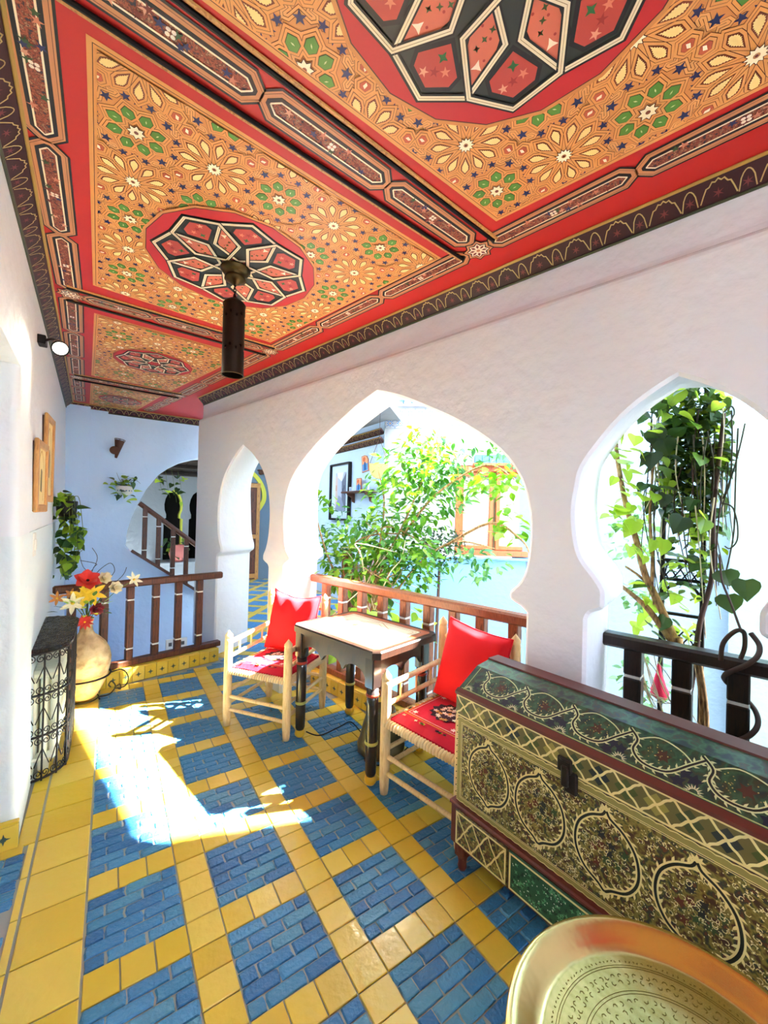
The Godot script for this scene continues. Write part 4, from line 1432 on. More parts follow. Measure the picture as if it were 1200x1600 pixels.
func build_table() -> void:
	# local: x along the long side, z towards the gallery
	var o := thing("side_table", "dark carved table with an inlaid star top and black turned legs between the two chairs", "table", Vector3(1.370, 0, -2.255), 0.0)
	o.basis = Basis(-EA, Vector3.UP, -BA)
	var L := 0.80
	var D := 0.575
	var H := 0.752
	var off := Vector3(-0.0, 0, -0.022)
	var oct := func(l: float, d: float, c: float) -> PackedVector2Array:
		return PackedVector2Array([Vector2(-l / 2 + c, -d / 2), Vector2(l / 2 - c, -d / 2), Vector2(l / 2, -d / 2 + c), Vector2(l / 2, d / 2 - c), Vector2(l / 2 - c, d / 2), Vector2(-l / 2 + c, d / 2), Vector2(-l / 2, d / 2 - c), Vector2(-l / 2, -d / 2 + c)])
	var up := Transform3D(Basis(Vector3(1, 0, 0), Vector3(0, 0, -1), Vector3(0, 1, 0)), off)
	var t := MB.new()
	t.xf = up
	# slab with eased edges
	var rings := [[0.0, -0.044], [0.0, -0.008], [0.006, 0.0]]
	var p0: PackedVector2Array = oct.call(L, D, 0.035)
	for i in 2:
		var q0 := grow(p0, -rings[i][0]) if rings[i][0] > 0 else p0
		var q1 := grow(p0, -rings[i + 1][0]) if rings[i + 1][0] > 0 else p0
		if q0.size() == q1.size():
			for k in q0.size():
				var m := (k + 1) % q0.size()
				var best := 0
				var bm := 0
				for z in q1.size():
					if q1[z].distance_to(q0[k]) < q1[best].distance_to(q0[k]): best = z
					if q1[z].distance_to(q0[m]) < q1[bm].distance_to(q0[m]): bm = z
				t.quad(Vector3(q0[k].x, q0[k].y, H + rings[i][1]), Vector3(q0[m].x, q0[m].y, H + rings[i][1]), Vector3(q1[bm].x, q1[bm].y, H + rings[i + 1][1]), Vector3(q1[best].x, q1[best].y, H + rings[i + 1][1]))
	t.poly(grow(p0, -0.006), H)
	var bot := p0.duplicate()
	t.poly(bot, H - 0.044)
	part("tabletop", t, M.dark_wood, o)
	# inlay: red-brown border, pale field, star lines
	var n := MB.new()
	n.xf = up
	n.col = C(150, 78, 44); n.poly(oct.call(L - 0.07, D - 0.07, 0.02), H + 0.0006)
	n.col = C(60, 30, 20); n.poly(oct.call(L - 0.16, D - 0.16, 0.01), H + 0.0010)
	n.col = C(206, 190, 158); n.poly(oct.call(L - 0.17, D - 0.17, 0.01), H + 0.0014)
	n.col = C(160, 96, 66)
	for w in [0.0, 0.03]:
		n.ribbon(oct.call(L - 0.20 - w, D - 0.20 - w, 0.01), 0.004, H + 0.0018, true)
	n.ribbon(PackedVector2Array([Vector2(-0.29, 0), Vector2(0, -0.18), Vector2(0.29, 0), Vector2(0, 0.18)]), 0.006, H + 0.0019, true)
	n.ribbon(PackedVector2Array([Vector2(-0.23, 0), Vector2(0, -0.145), Vector2(0.23, 0), Vector2(0, 0.145)]), 0.003, H + 0.0019, true)
	for a in 4:
		var d := Vector2.from_angle(a * PI / 4)
		n.ribbon(PackedVector2Array([-d * 0.09, d * 0.09]), 0.003, H + 0.0019)
	n.col = C(150, 50, 40); n.poly(starp(0.045, 0.018, 8), H + 0.0022)
	n.col = C(226, 206, 170); n.poly(starp(0.024, 0.012, 8), H + 0.0026)
	n.col = C(130, 40, 36); n.poly(circle(0.008, 8), H + 0.003)
	part("inlay", n, M.paint, o, "pale inlaid star with red-brown border")
	# scalloped aprons
	var lx := 0.333
	var lz := 0.221
	for q in [[Vector3(0, 0, lz + 0.012), 0.0, lx * 2], [Vector3(0, 0, -lz - 0.012), 0.0, lx * 2], [Vector3(lx + 0.012, 0, 0), PI / 2, lz * 2], [Vector3(-lx - 0.012, 0, 0), PI / 2, lz * 2]]:
		var w: float = q[2]
		var pr := PackedVector2Array([Vector2(-w / 2, H - 0.044), Vector2(-w / 2, H - 0.20)])
		var cusps := 3 if w > 0.5 else 2
		var xs := -w / 2 + 0.035
		pr.append(Vector2(xs, H - 0.20))
		var span := (w - 0.07) / cusps
		for c in cusps:
			for k in range(1, 9):
				var u := k / 8.0
				pr.append(Vector2(xs + span * (c + u), H - 0.172 + 0.055 * pow(sin(PI * u), 0.6) + (-0.03 * (1.0 - absf(2 * u - 1)) if false else 0.0)))
		pr.append(Vector2(w / 2 - 0.035, H - 0.20))
		pr.append(Vector2(w / 2, H - 0.20))
		pr.append(Vector2(w / 2, H - 0.044))
		var b := MB.new()
		b.xf = Transform3D(Basis(Vector3.UP, q[1]), q[0])
		b.prism(pr, -0.011, 0.011)
		part("apron", b, M.dark_wood, o)
	# legs: square block, then a turned shaft with rings and a yellow ball foot
	var leg := MB.new()
	leg.box(Vector3(0, H - 0.044 - 0.085, 0), Vector3(0.068, 0.17, 0.068), 0.006)
	var pf := []
	for r in [[0.0, 0.055], [0.026, 0.055], [0.031, 0.07], [0.033, 0.20], [0.0335, 0.27], [0.0335, 0.45], [0.034, 0.54], [0.0, 0.54]]: pf.append(Vector2(r[0], r[1]))
	leg.lathe(PackedVector2Array(pf), 16)
	var lm := leg.mesh()
	var ring := MB.new()
	var rp := []
	for k in 7: rp.append(Vector2(0.032 + 0.007 * sin(PI * k / 6), -0.011 + 0.022 * k / 6))
	ring.lathe(PackedVector2Array(rp), 16)
	var rm := ring.mesh()
	var foot := MB.new()
	var fp := []
	for k in 9: fp.append(Vector2(0.034 * sin(PI * k / 8) + 0.001, 0.03 - 0.03 * cos(PI * k / 8)))
	foot.lathe(PackedVector2Array(fp), 16)
	var fm := foot.mesh()
	var lacq := mat("black_lacquer", S(26, 14, 10), 0.18)
	lacq.clearcoat_enabled = true
	lacq.clearcoat = 0.6
	var red := mat("ring_red", S(150, 44, 26), 0.3)
	var grn := mat("ring_green", S(160, 160, 74), 0.3)
	var yel := mat("foot_yellow", S(214, 168, 30), 0.3)
	for q in [[1, 1], [1, -1], [-1, 1], [-1, -1]]:
		var l := part("leg", lm, lacq, o)
		l.position = Vector3(q[0] * lx, 0, q[1] * lz)
		part("red_ring", rm, red, l).position = Vector3(0, 0.50, 0)
		part("green_ring", rm, grn, l).position = Vector3(0, 0.235, 0)
		part("ball_foot", fm, yel, l)
	# metal pot and cable under the table
	var pot := MB.new()
	var pp := []
	for r in [[0.0, 0.0], [0.135, 0.0], [0.15, 0.012], [0.152, 0.045], [0.146, 0.06], [0.142, 0.064], [0.135, 0.10], [0.118, 0.17], [0.10, 0.225], [0.085, 0.25], [0.086, 0.262], [0.078, 0.262], [0.074, 0.24], [0.0, 0.235]]: pp.append(Vector2(r[0], r[1]))
	pot.lathe(PackedVector2Array(pp), 32)
	var po := part("metal_pot", pot, M.pot_metal, self)
	po.position = Vector3(1.465, 0.0, -2.13)
	tag(po, "squat flared metal pot standing on the floor under the table", "pot")
	var cb := MB.new()
	var cp := [Vector3(1.12, 0.03, -2.52), Vector3(1.2, 0.006, -2.47), Vector3(1.36, 0.005, -2.5), Vector3(1.46, 0.005, -2.52), Vector3(1.46, 0.005, -2.40), Vector3(1.42, 0.005, -2.2), Vector3(1.31, 0.005, -2.07), Vector3(1.40, 0.005, -1.98), Vector3(1.62, 0.005, -2.05)]
	cb.tube(smooth3(cp, 6), 0.004, 0.004, 6)
	tag(part("power_cord", cb, M.black_metal, self), "thin black cable lying on the floor under the table", "cord")

func make_chair(label: String) -> Node3D:
	# local: z forward, x to the side
	var o := thing("armchair", label, "chair", Vector3.ZERO, 0.0, "rustic armchairs at the table")
	var a := 0.243
	var post := func(h: float) -> ArrayMesh:
		var b := MB.new()
		var p := []
		for r in [[0.0, 0.0], [0.021, 0.0], [0.0245, 0.03], [0.028, 0.10], [0.0285, 0.3], [0.027, h - 0.075], [0.0265, h - 0.055], [0.023, h - 0.052], [0.027, h - 0.048], [0.027, h - 0.03], [0.0, h + 0.004]]: p.append(Vector2(r[0], r[1]))
		b.lathe(PackedVector2Array(p), 10)
		return b.mesh()
	var pf: ArrayMesh = post.call(0.66)
	var pb: ArrayMesh = post.call(0.875)
	for q in [[-a, a, pf], [a, a, pf], [-a, -a, pb], [a, -a, pb]]:
		part("leg", q[2], M.pale_wood, o).position = Vector3(q[0], 0, q[1])
	var rod := func(called: String, p: Vector3, q: Vector3, r: float) -> void:
		var b := MB.new()
		var m := (p + q) * 0.5
		b.tube([p, p.lerp(q, 0.12), m, p.lerp(q, 0.88), q], r, r, 8)
		part(called, b, M.pale_wood, o)
	for y in [0.115, 0.205]: rod.call("rung", Vector3(-a, y, a), Vector3(a, y, a), 0.0125)
	for y in [0.135, 0.245]: rod.call("rung", Vector3(-a, y, -a), Vector3(a, y, -a), 0.0125)
	for s: float in [-1.0, 1.0]:
		for y in [0.15, 0.235]: rod.call("rung", Vector3(s * a, y, -a), Vector3(s * a, y, a), 0.0125)
		rod.call("armrest", Vector3(s * a, 0.605, -a), Vector3(s * a, 0.575, a), 0.0165)
		rod.call("arm_rail", Vector3(s * a, 0.50, -a), Vector3(s * a, 0.475, a), 0.0135)
		for z in [-0.13, 0.0, 0.13]:
			rod.call("spindle", Vector3(s * a, 0.487, z), Vector3(s * a, 0.59, z), 0.007)
	for y in [0.50, 0.63, 0.76]: rod.call("back_rail", Vector3(-a, y, -a), Vector3(a, y, -a), 0.0135)
	# woven rope seat: turns of cord over the four seat rails
	var st := MB.new()
	var n := 26
	for k in n:
		var f := (k + 0.5) / n
		var c := lerpf(-a, a, f)
		var w := 2.0 * a / n
		for s: float in [-1.0, 1.0]:
			# cords wrap each rail
			var pr := []
			for j in 7:
				var t := -0.3 + (PI + 0.6) * j / 6.0
				pr.append(Vector3(c, 0.375 + 0.021 * sin(t), s * a + s * 0.021 * cos(t)))
			st.tube(pr, w * 0.5, w * 0.5, 5, false)
			var pq := []
			for j in 7:
				var t := -0.3 + (PI + 0.6) * j / 6.0
				pq.append(Vector3(s * a + s * 0.021 * cos(t), 0.375 + 0.021 * sin(t), c))
			st.tube(pq, w * 0.5, w * 0.5, 5, false)
	var pl := func(x0: float, z0: float, x1: float, z1: float, m: float) -> void:
		st.tri(Vector3(x0, 0.395, z0), Vector3(x1, 0.395, z1), Vector3(0, m, 0))
		st.tri(Vector3(x1, 0.36, z1), Vector3(x0, 0.36, z0), Vector3(0, m - 0.03, 0))
	pl.call(-a, a, a, a, 0.385); pl.call(a, a, a, -a, 0.385); pl.call(a, -a, -a, -a, 0.385); pl.call(-a, -a, -a, a, 0.385)
	part("rope_seat", st, M.rope, o, "woven cord seat")
	return o

func make_pad(label: String) -> Node3D:
	var o := thing("seat_pad", label, "cushion", Vector3.ZERO, 0.0, "red seat pads")
	var b := MB.new()
	var n := 14
	var hw := 0.222
	var P := func(i: int, j: int) -> Vector3:
		var u := -1.0 + 2.0 * i / n
		var v := -1.0 + 2.0 * j / n
		var e: float = (1.0 - pow(absf(u), 5)) * (1.0 - pow(absf(v), 5))
		return Vector3(u * hw * (1.0 - 0.02 * v * v), 0.012 + 0.034 * pow(e, 0.5) + 0.003 * sin(u * 7 + v * 5), v * hw * (1.0 - 0.02 * u * u))
	b.col = C(196, 12, 44)
	for i in n:
		for j in n:
			b.quad(P.call(i, j), P.call(i, j + 1), P.call(i + 1, j + 1), P.call(i + 1, j))
	var edge := PackedVector2Array([Vector2(-hw, -hw), Vector2(hw, -hw), Vector2(hw, hw), Vector2(-hw, hw)])
	for k in 4:
		var p := edge[k]
		var q := edge[(k + 1) % 4]
		b.quad(Vector3(p.x, 0, p.y), Vector3(q.x, 0, q.y), Vector3(q.x, 0.013, q.y), Vector3(p.x, 0.013, p.y))
	b.quad(Vector3(-hw, 0, -hw), Vector3(-hw, 0, hw), Vector3(hw, 0, hw), Vector3(hw, 0, -hw))
	part("pad", b, M.kilim, o)
	# woven pattern lies on the top
	var w := MB.new()
	w.xf = Transform3D(Basis(Vector3(1, 0, 0), Vector3(0, 0, -1), Vector3(0, 1, 0)), Vector3.ZERO)
	var Z := 0.0505
	var sq := func(r: float) -> PackedVector2Array: return PackedVector2Array([Vector2(-r, -r), Vector2(r, -r), Vector2(r, r), Vector2(-r, r)])
	w.col = C(58, 18, 28)
	for k in 4:
		pass
	var rg := RandomNumberGenerator.new()
	rg.seed = 9
	w.col = C(206, 132, 40)
	w.ribbon(sq.call(0.165), 0.006, Z - 0.0005, true)
	w.col = C(240, 214, 190)
	w.ribbon(sq.call(0.15), 0.003, Z, true)
	w.col = C(44, 12, 22)
	w.poly(starp(0.105, 0.085, 12), Z)
	for k in 26:
		var at := Vector2.from_angle(rg.randf() * TAU) * rg.randf_range(0.015, 0.09)
		w.col = [C(240, 220, 196), C(206, 140, 60), C(226, 190, 170)][k % 3]
		w.poly(starp(0.017, 0.008, 5, at, rg.randf() * 6), Z + 0.0006 + k * 0.00003)
	for s: float in [-1.0, 1.0]:
		for t: float in [-1.0, 1.0]:
			w.col = C(240, 200, 196)
			w.poly(starp(0.020, 0.009, 6, Vector2(s * 0.125, t * 0.125)), Z + 0.0008)
	for k in 60:
		var side := k % 4
		var u := rg.randf_range(-0.17, 0.17)
		var at2: Vector2 = [Vector2(u, 0.182), Vector2(u, -0.182), Vector2(0.182, u), Vector2(-0.182, u)][side]
		w.col = [C(60, 20, 28), C(226, 176, 60), C(236, 214, 180)][k % 3]
		w.poly(starp(0.012, 0.006, 4, at2, rg.randf() * 3), Z - 0.006)
	part("woven_pattern", w, M.kilim, o, "woven floral medallion")
	return o

func make_cushion(label: String, floppy: float) -> Node3D:
	# square pillow standing upright: x wide, y high, foot at 0
	var o := thing("back_cushion", label, "cushion", Vector3.ZERO, 0.0, "red back cushions")
	var b := MB.new()
	var n := 22
	var hw := 0.205
	var hh := 0.225
	var P := func(i: int, j: int, s: float) -> Vector3:
		var u := -1.0 + 2.0 * i / n
		var v := -1.0 + 2.0 * j / n
		var e: float = maxf(0.0, (1.0 - u * u) * (1.0 - v * v))
		var th := 0.075 * pow(e, 0.42) + 0.004
		var pin := 1.0 - 0.045 * (1.0 - v * v) * absf(u)
		var pinv := 1.0 - 0.045 * (1.0 - u * u) * absf(v)
		var y := hh + v * hh * pinv
		if v > 0.3: y -= floppy * (v - 0.3) * (1.0 - u * u) * 0.05
		var fold := floppy * 0.014 * sin(u * 8.0 + v * 2.0) * smoothstep(0.2, 0.9, v)
		return Vector3(u * hw * pin, y, s * th + fold)
	var Nn := func(i: int, j: int, s: float) -> Vector3:
		var a: Vector3 = P.call(mini(i + 1, n), j, s) - P.call(maxi(i - 1, 0), j, s)
		var d: Vector3 = P.call(i, mini(j + 1, n), s) - P.call(i, maxi(j - 1, 0), s)
		return (a.cross(d) * s).normalized()
	for s: float in [1.0, -1.0]:
		for i in n:
			for j in n:
				b.quadn(P.call(i, j, s), P.call(i + 1, j, s), P.call(i + 1, j + 1, s), P.call(i, j + 1, s), Nn.call(i, j, s), Nn.call(i + 1, j, s), Nn.call(i + 1, j + 1, s), Nn.call(i, j + 1, s))
	part("cover", b, M.red_cloth, o)
	var pp := []
	for i in n + 1: pp.append((P.call(i, 0, 1.0) + P.call(i, 0, -1.0)) * 0.5)
	for j in n + 1: pp.append((P.call(n, j, 1.0) + P.call(n, j, -1.0)) * 0.5)
	for i in n + 1: pp.append((P.call(n - i, n, 1.0) + P.call(n - i, n, -1.0)) * 0.5)
	for j in n + 1: pp.append((P.call(0, n - j, 1.0) + P.call(0, n - j, -1.0)) * 0.5)
	var cl := []
	for q in pp:
		if cl.is_empty() or cl[cl.size() - 1].distance_to(q) > 0.004: cl.append(q)
	var pi := MB.new()
	pi.tube(cl, 0.0055, 0.0055, 6)
	part("piping", pi, M.red_cloth, o)
	return o

func build_chairs() -> void:
	var set_ := [[Vector3(1.0445, 0, -2.883), -0.945, "far"], [Vector3(1.536, 0, -1.588), -1.396, "near"]]
	for q in set_:
		var far: bool = q[2] == "far"
		var c := make_chair("pale rustic wooden armchair on the far side of the table, beside the white pillar" if far else "pale rustic wooden armchair between the table and the painted chest")
		c.position = q[0]
		c.rotation.y = q[1]
		var p := make_pad("red flowered seat pad on the far armchair" if far else "red flowered seat pad on the armchair next to the chest")
		p.transform = c.transform * Transform3D(Basis(), Vector3(0, 0.395, 0.012))
		var k := make_cushion("crumpled red cushion against the back of the far armchair" if far else "smooth red cushion on the armchair next to the chest", 1.0 if far else 0.25)
		var tilt := Basis(Vector3.RIGHT, -0.20) * Basis(Vector3.BACK, -0.06 if far else -0.10)
		k.transform = c.transform * Transform3D(tilt, Vector3(0.0, 0.435, -0.115))

# ---------------------------------------------------------------- painted chest and brass tray
func build_chest() -> void:
	var o := thing("painted_chest", "long green painted chest with floral medallions, a sloping lid and two drawers, against the pillar", "chest", Vector3(1.258, 0, -1.252), deg_to_rad(-86.0))
	var L := 1.02
	var D := 0.335
	# body
	var b := MB.new()
	b.box(Vector3(L * 0.5, 0.468, -D * 0.5), Vector3(L, 0.366, D), 0.004)
	part("body", b, M.chest_ground, o)
	# lid: straight front, two slopes and a flat back strip
	var prof := PackedVector2Array([Vector2(0.006, 0.652), Vector2(0.006, 0.752), Vector2(-0.128, 0.83), Vector2(-0.212, 0.842), Vector2(-0.285, 0.842), Vector2(-0.33, 0.80), Vector2(-0.336, 0.652)])
	var lid := MB.new()
	var bs := Basis(Vector3(0, 0, 1), Vector3(0, 1, 0), Vector3(-1, 0, 0))
	lid.xf = Transform3D(bs, Vector3(0, 0, 0))
	lid.prism(prof, -L - 0.004, 0.004)
	var ld := part("lid", lid, M.lid_ground, o)
	var red := MB.new()
	red.xf = lid.xf
	red.prism(PackedVector2Array([Vector2(-0.208, 0.838), Vector2(-0.210, 0.848), Vector2(-0.284, 0.848), Vector2(-0.334, 0.80), Vector2(-0.334, 0.78), Vector2(-0.27, 0.82)]), -L - 0.006, 0.006)
	part("hinge_board", red, M.chest_red, ld)
	var nose := MB.new()
	nose.xf = lid.xf
	nose.prism(PackedVector2Array([Vector2(0.004, 0.738), Vector2(0.013, 0.741), Vector2(0.013, 0.752), Vector2(-0.004, 0.764), Vector2(-0.012, 0.758)]), -L - 0.006, 0.006)
	part("nosing", nose, M.chest_red, ld)
	# plinth with drawers
	var pl := MB.new()
	pl.box(Vector3(L * 0.5, 0.198, -D * 0.5 + 0.006), Vector3(L + 0.026, 0.176, D + 0.02), 0.006)
	pl.box(Vector3(L * 0.5, 0.281, -D * 0.5 + 0.009), Vector3(L + 0.034, 0.016, D + 0.03), 0.005)
	part("plinth", pl, M.chest_red, o)
	var cream := C(232, 216, 148)
	var dark := C(18, 22, 16)
	# drawers and the green panel between them
	var face := Transform3D(Basis(), Vector3(0, 0, 0.0165))
	for q in [[0.02, 0.255, 0], [0.28, 0.46, 1], [0.765, 0.235, 0]]:
		var x0: float = q[0]
		var w: float = q[1]
		var d := MB.new()
		d.box(Vector3(x0 + w * 0.5, 0.195, 0.017), Vector3(w, 0.142, 0.012), 0.003)
		var dr := part("drawer" if q[2] == 0 else "plinth_panel", d, M.chest_ground if q[2] == 0 else M.chest_green, o, "" if q[2] == 0 else "green panel with white dots")
		var a := MB.new()
		a.xf = Transform3D(Basis(), Vector3(0, 0, 0.0235))
		a.col = cream
		a.ribbon(PackedVector2Array([Vector2(x0 + 0.008, 0.132), Vector2(x0 + w - 0.008, 0.132), Vector2(x0 + w - 0.008, 0.258), Vector2(x0 + 0.008, 0.258)]), 0.007, 0.0, true)
		if q[2] == 0:
			_lattice(a, x0 + 0.012, x0 + w - 0.012, 0.136, 0.254, 3)
		else:
			rng.seed = 55
			for k in 260:
				var p := Vector2(x0 + rng.randf_range(0.02, w - 0.02), rng.randf_range(0.142, 0.248))
				a.col = [C(226, 232, 214), C(90, 160, 110), C(16, 50, 34)][k % 3]
				if k % 3 == 0: a.poly(circle(0.0022, 6, p), 0.0008)
				else: a.poly(starp(0.009, 0.003, 4, p, rng.randf() * 3), 0.0004 + 0.000001 * k)
		part("painted_ornament", a, M.paint, dr)
	# legs
	var lg := MB.new()
	var lp := []
	for r in [[0.0, 0.0], [0.016, 0.0], [0.02, 0.012], [0.017, 0.03], [0.024, 0.06], [0.028, 0.09], [0.028, 0.112]]: lp.append(Vector2(r[0], r[1]))
	lg.lathe(PackedVector2Array(lp), 10)
	lg.box(Vector3(0, 0.085, 0), Vector3(0.05, 0.055, 0.05), 0.004)
	var lm := lg.mesh()
	for q in [[0.03, -0.018], [L - 0.03, -0.018], [0.03, -D + 0.03], [L - 0.03, -D + 0.03]]:
		part("leg", lm, M.chest_red, o).position = Vector3(q[0], 0, q[1])
	# front: border bands, medallions, dots
	var f := MB.new()
	f.xf = Transform3D(Basis(), Vector3(0, 0, 0.0008))
	f.col = C(150, 140, 74)
	f.ribbon(PackedVector2Array([Vector2(0.014, 0.30), Vector2(L - 0.014, 0.30), Vector2(L - 0.014, 0.634), Vector2(0.014, 0.634)]), 0.02, 0.0001, true)
	f.col = cream
	for q in [[0.024, 0.309, 0.624], [0.029, 0.314, 0.619]]:
		f.ribbon(PackedVector2Array([Vector2(q[0], q[1]), Vector2(L - q[0], q[1]), Vector2(L - q[0], q[2]), Vector2(q[0], q[2])]), 0.0022, 0.0004, true)
	for y in [0.294, 0.641]:
		var wv := PackedVector2Array()
		for k in 121: wv.append(Vector2(0.006 + (L - 0.012) * k / 120, y + 0.0035 * absf(sin(k * PI / 4)) * (1.0 if y > 0.5 else -1.0)))
		f.ribbon(wv, 0.003, 0.0004)
	for k in 40:
		var yy := 0.30 + 0.335 * k / 40
		f.poly(circle(0.0022, 5, Vector2(0.006, yy)), 0.0004)
	rng.seed = 31
	var mids := [0.165, 0.385, 0.61, 0.84]
	var med := [Vector2(0, 0.125), Vector2(0.012, 0.108), Vector2(0.05, 0.086), Vector2(0.082, 0.048), Vector2(0.094, 0.0), Vector2(0.088, -0.045), Vector2(0.062, -0.085), Vector2(0.02, -0.108), Vector2(0, -0.122)]
	for mx: float in mids:
		var pts := []
		for v in med: pts.append(Vector2(mx + v.x, 0.470 + v.y))
		for i in range(med.size() - 2, 0, -1): pts.append(Vector2(mx - med[i].x, 0.470 + med[i].y))
		var ln := smooth_line(pts, 4, true)
		f.col = cream
		f.ribbon(ln, 0.017, 0.0006, true)
		f.col = dark
		f.ribbon(ln, 0.0075, 0.0009, true)
		# leaves combed along both edges of the medallion
		var m := ln.size()
		f.col = cream
		for i in m:
			if i % 2 == 1: continue
			var t := (ln[(i + 1) % m] - ln[i]).normalized()
			var nn := t.orthogonal()
			for s: float in [-1.0, 1.0]:
				var a := ln[i] + nn * s * 0.007
				var d := (nn * s * 0.8 + t * 0.9).normalized()
				var e := d.orthogonal()
				f.poly(PackedVector2Array([a - e * 0.003, a + d * 0.008 - e * 0.004, a + d * 0.017, a + d * 0.008 + e * 0.003, a + e * 0.002]), 0.00075)
		# finials above and below
		for s: float in [1.0, -1.0]:
			for q in 3:
				var d := Vector2(0, s).rotated((q - 1) * 0.6)
				var a := Vector2(mx, 0.470 + s * 0.124)
				f.poly(PackedVector2Array([a, a + d * 0.012 + d.orthogonal() * 0.005, a + d * 0.024, a + d * 0.012 - d.orthogonal() * 0.005]), 0.001)
		# inside: blue-black and red blooms
		for q in 9:
			f.col = [C(24, 30, 40), C(92, 36, 28), C(52, 74, 40)][q % 3]
			var p := Vector2(mx, 0.47) + Vector2.from_angle(q * 2.4) * (0.012 + 0.006 * q)
			f.poly(starp(0.016, 0.008, 6, p, q), 0.0002 + 0.00002 * q)
	# cream curls and dots scattered over the whole front
	for k in 2400:
		var p := Vector2(rng.randf_range(0.034, L - 0.034), rng.randf_range(0.32, 0.614))
		var near := 1.0
		var inside := false
		for mx: float in mids:
			var e := Vector2((p.x - mx) / 0.094, (p.y - 0.47) / 0.118).length()
			near = minf(near, absf(e - 1.0))
			if e < 0.84: inside = true
		if near < 0.17: continue
		f.col = C(236, 226, 170) if k % 4 else C(190, 170, 96)
		if k % 3 == 0:
			var a := rng.randf() * TAU
			var cu := PackedVector2Array()
			for j in 5: cu.append(p + Vector2.from_angle(a + j * 0.9) * (0.0045 + 0.0007 * j))
			f.ribbon(cu, 0.0017, 0.0005 + 0.0000001 * k)
		else:
			f.poly(PackedVector2Array([p + Vector2(-0.0016, 0), p + Vector2(0, -0.002), p + Vector2(0.0016, 0), p + Vector2(0, 0.002)]) if inside or k % 2 else starp(0.0042, 0.0018, 4, p, rng.randf() * 3), 0.0005 + 0.0000001 * k)
	part("painted_front", f, M.paint, o, "cream medallions outlined in black")
	# lattice on the straight edge of the lid
	var la := MB.new()
	la.xf = Transform3D(Basis(), Vector3(0, 0, 0.0068))
	la.col = C(104, 96, 50)
	la.poly(PackedVector2Array([Vector2(0.0, 0.653), Vector2(L, 0.653), Vector2(L, 0.739), Vector2(0.0, 0.739)]), 0.0)
	la.col = cream
	for y in [0.656, 0.736]: la.ribbon(PackedVector2Array([Vector2(0.0, y), Vector2(L, y)]), 0.006, 0.0006)
	var nd := 13
	for i in nd:
		var w := L / nd
		var cx := (i + 0.5) * w
		la.col = [C(70, 84, 36), C(150, 140, 66), C(60, 74, 40), C(30, 40, 44)][i % 4]
		la.poly(PackedVector2Array([Vector2(cx - w * 0.42, 0.696), Vector2(cx, 0.664), Vector2(cx + w * 0.42, 0.696), Vector2(cx, 0.728)]), 0.0002)
		la.col = C(26, 26, 20)
		la.poly(starp(0.012, 0.004, 4, Vector2(cx, 0.696), 0.4), 0.0004)
		for s: float in [1.0, -1.0]:
			la.col = cream
			var zz := PackedVector2Array()
			for k in 13:
				var t := k / 12.0
				zz.append(Vector2(cx - w * 0.5 + t * w, 0.696 + s * (0.038 - 0.076 * t) + 0.0022 * sin(t * 18)))
			la.ribbon(zz, 0.0068, 0.0007)
	part("painted_lattice", la, M.paint, ld)
	# lid slope: scrolling stems with half flowers, in the plane of the long slope
	var sd := Vector3(0, 0.083, -0.148).normalized()
	sd = Vector3(0, 0.078, -0.134).normalized()
	var lp2 := MB.new()
	lp2.xf = Transform3D(Basis(Vector3.RIGHT, sd, Vector3.RIGHT.cross(sd)), Vector3(0, 0.752, 0.006) + Vector3.RIGHT.cross(sd) * 0.0008)
	lp2.col = C(176, 192, 120)
	lp2.ribbon(PackedVector2Array([Vector2(0.008, 0.022), Vector2(L - 0.008, 0.022)]), 0.0035, 0.0003)
	lp2.ribbon(PackedVector2Array([Vector2(0.022, 0.0), Vector2(0.022, 0.15)]), 0.003, 0.0003)
	for i in 5:
		var x0 := 0.06 + i * 0.19
		var pts := [Vector2(x0, 0.145), Vector2(x0 + 0.03, 0.115), Vector2(x0 + 0.03, 0.075), Vector2(x0 + 0.065, 0.046), Vector2(x0 + 0.125, 0.05), Vector2(x0 + 0.17, 0.10), Vector2(x0 + 0.20, 0.135)]
		var ln := smooth_line(pts, 5)
		lp2.col = C(206, 216, 160); lp2.ribbon(ln, 0.013, 0.0004)
		lp2.col = C(14, 24, 18); lp2.ribbon(ln, 0.006, 0.0007)
		lp2.col = C(206, 216, 160)
		for k in range(1, ln.size() - 1):
			var t := (ln[k + 1] - ln[k - 1]).normalized()
			var d := (-t.orthogonal() * (1.0 if k % 2 == 0 else -0.7) + t * 0.8).normalized()
			var a := ln[k] + d * 0.005
			lp2.poly(PackedVector2Array([a, a + d * 0.008 + d.orthogonal() * 0.0035, a + d * 0.018, a + d * 0.008 - d.orthogonal() * 0.0025]), 0.0006)
		# upper arc that closes the eye shape
		var arc := smooth_line([Vector2(x0 + 0.032, 0.118), Vector2(x0 + 0.08, 0.148), Vector2(x0 + 0.14, 0.135), Vector2(x0 + 0.18, 0.105)], 5)
		lp2.ribbon(arc, 0.004, 0.0005)
		rng.seed = 100 + i
		for k in 26:
			var p := Vector2(x0 + rng.randf_range(0.055, 0.155), rng.randf_range(0.066, 0.126))
			lp2.col = C(206, 196, 110) if k % 2 else C(150, 140, 80)
			lp2.poly(circle(0.0019, 5, p), 0.0005)
		lp2.col = C(74, 40, 30); lp2.poly(starp(0.024, 0.012, 6, Vector2(x0 + 0.105, 0.094), 0.3), 0.0003)
		for q in [[0.0, 0.05], [0.165, 0.06], [0.155, 0.03]]:
			lp2.col = C(16, 30, 52); lp2.poly(starp(0.021, 0.011, 5, Vector2(x0 + q[0], q[1] + 0.01), i + q[0] * 9), 0.00025)
		# half daisies along the lower edge
		lp2.col = C(214, 220, 176)
		var hc := Vector2(x0 + 0.005 if i else x0 - 0.02, 0.026)
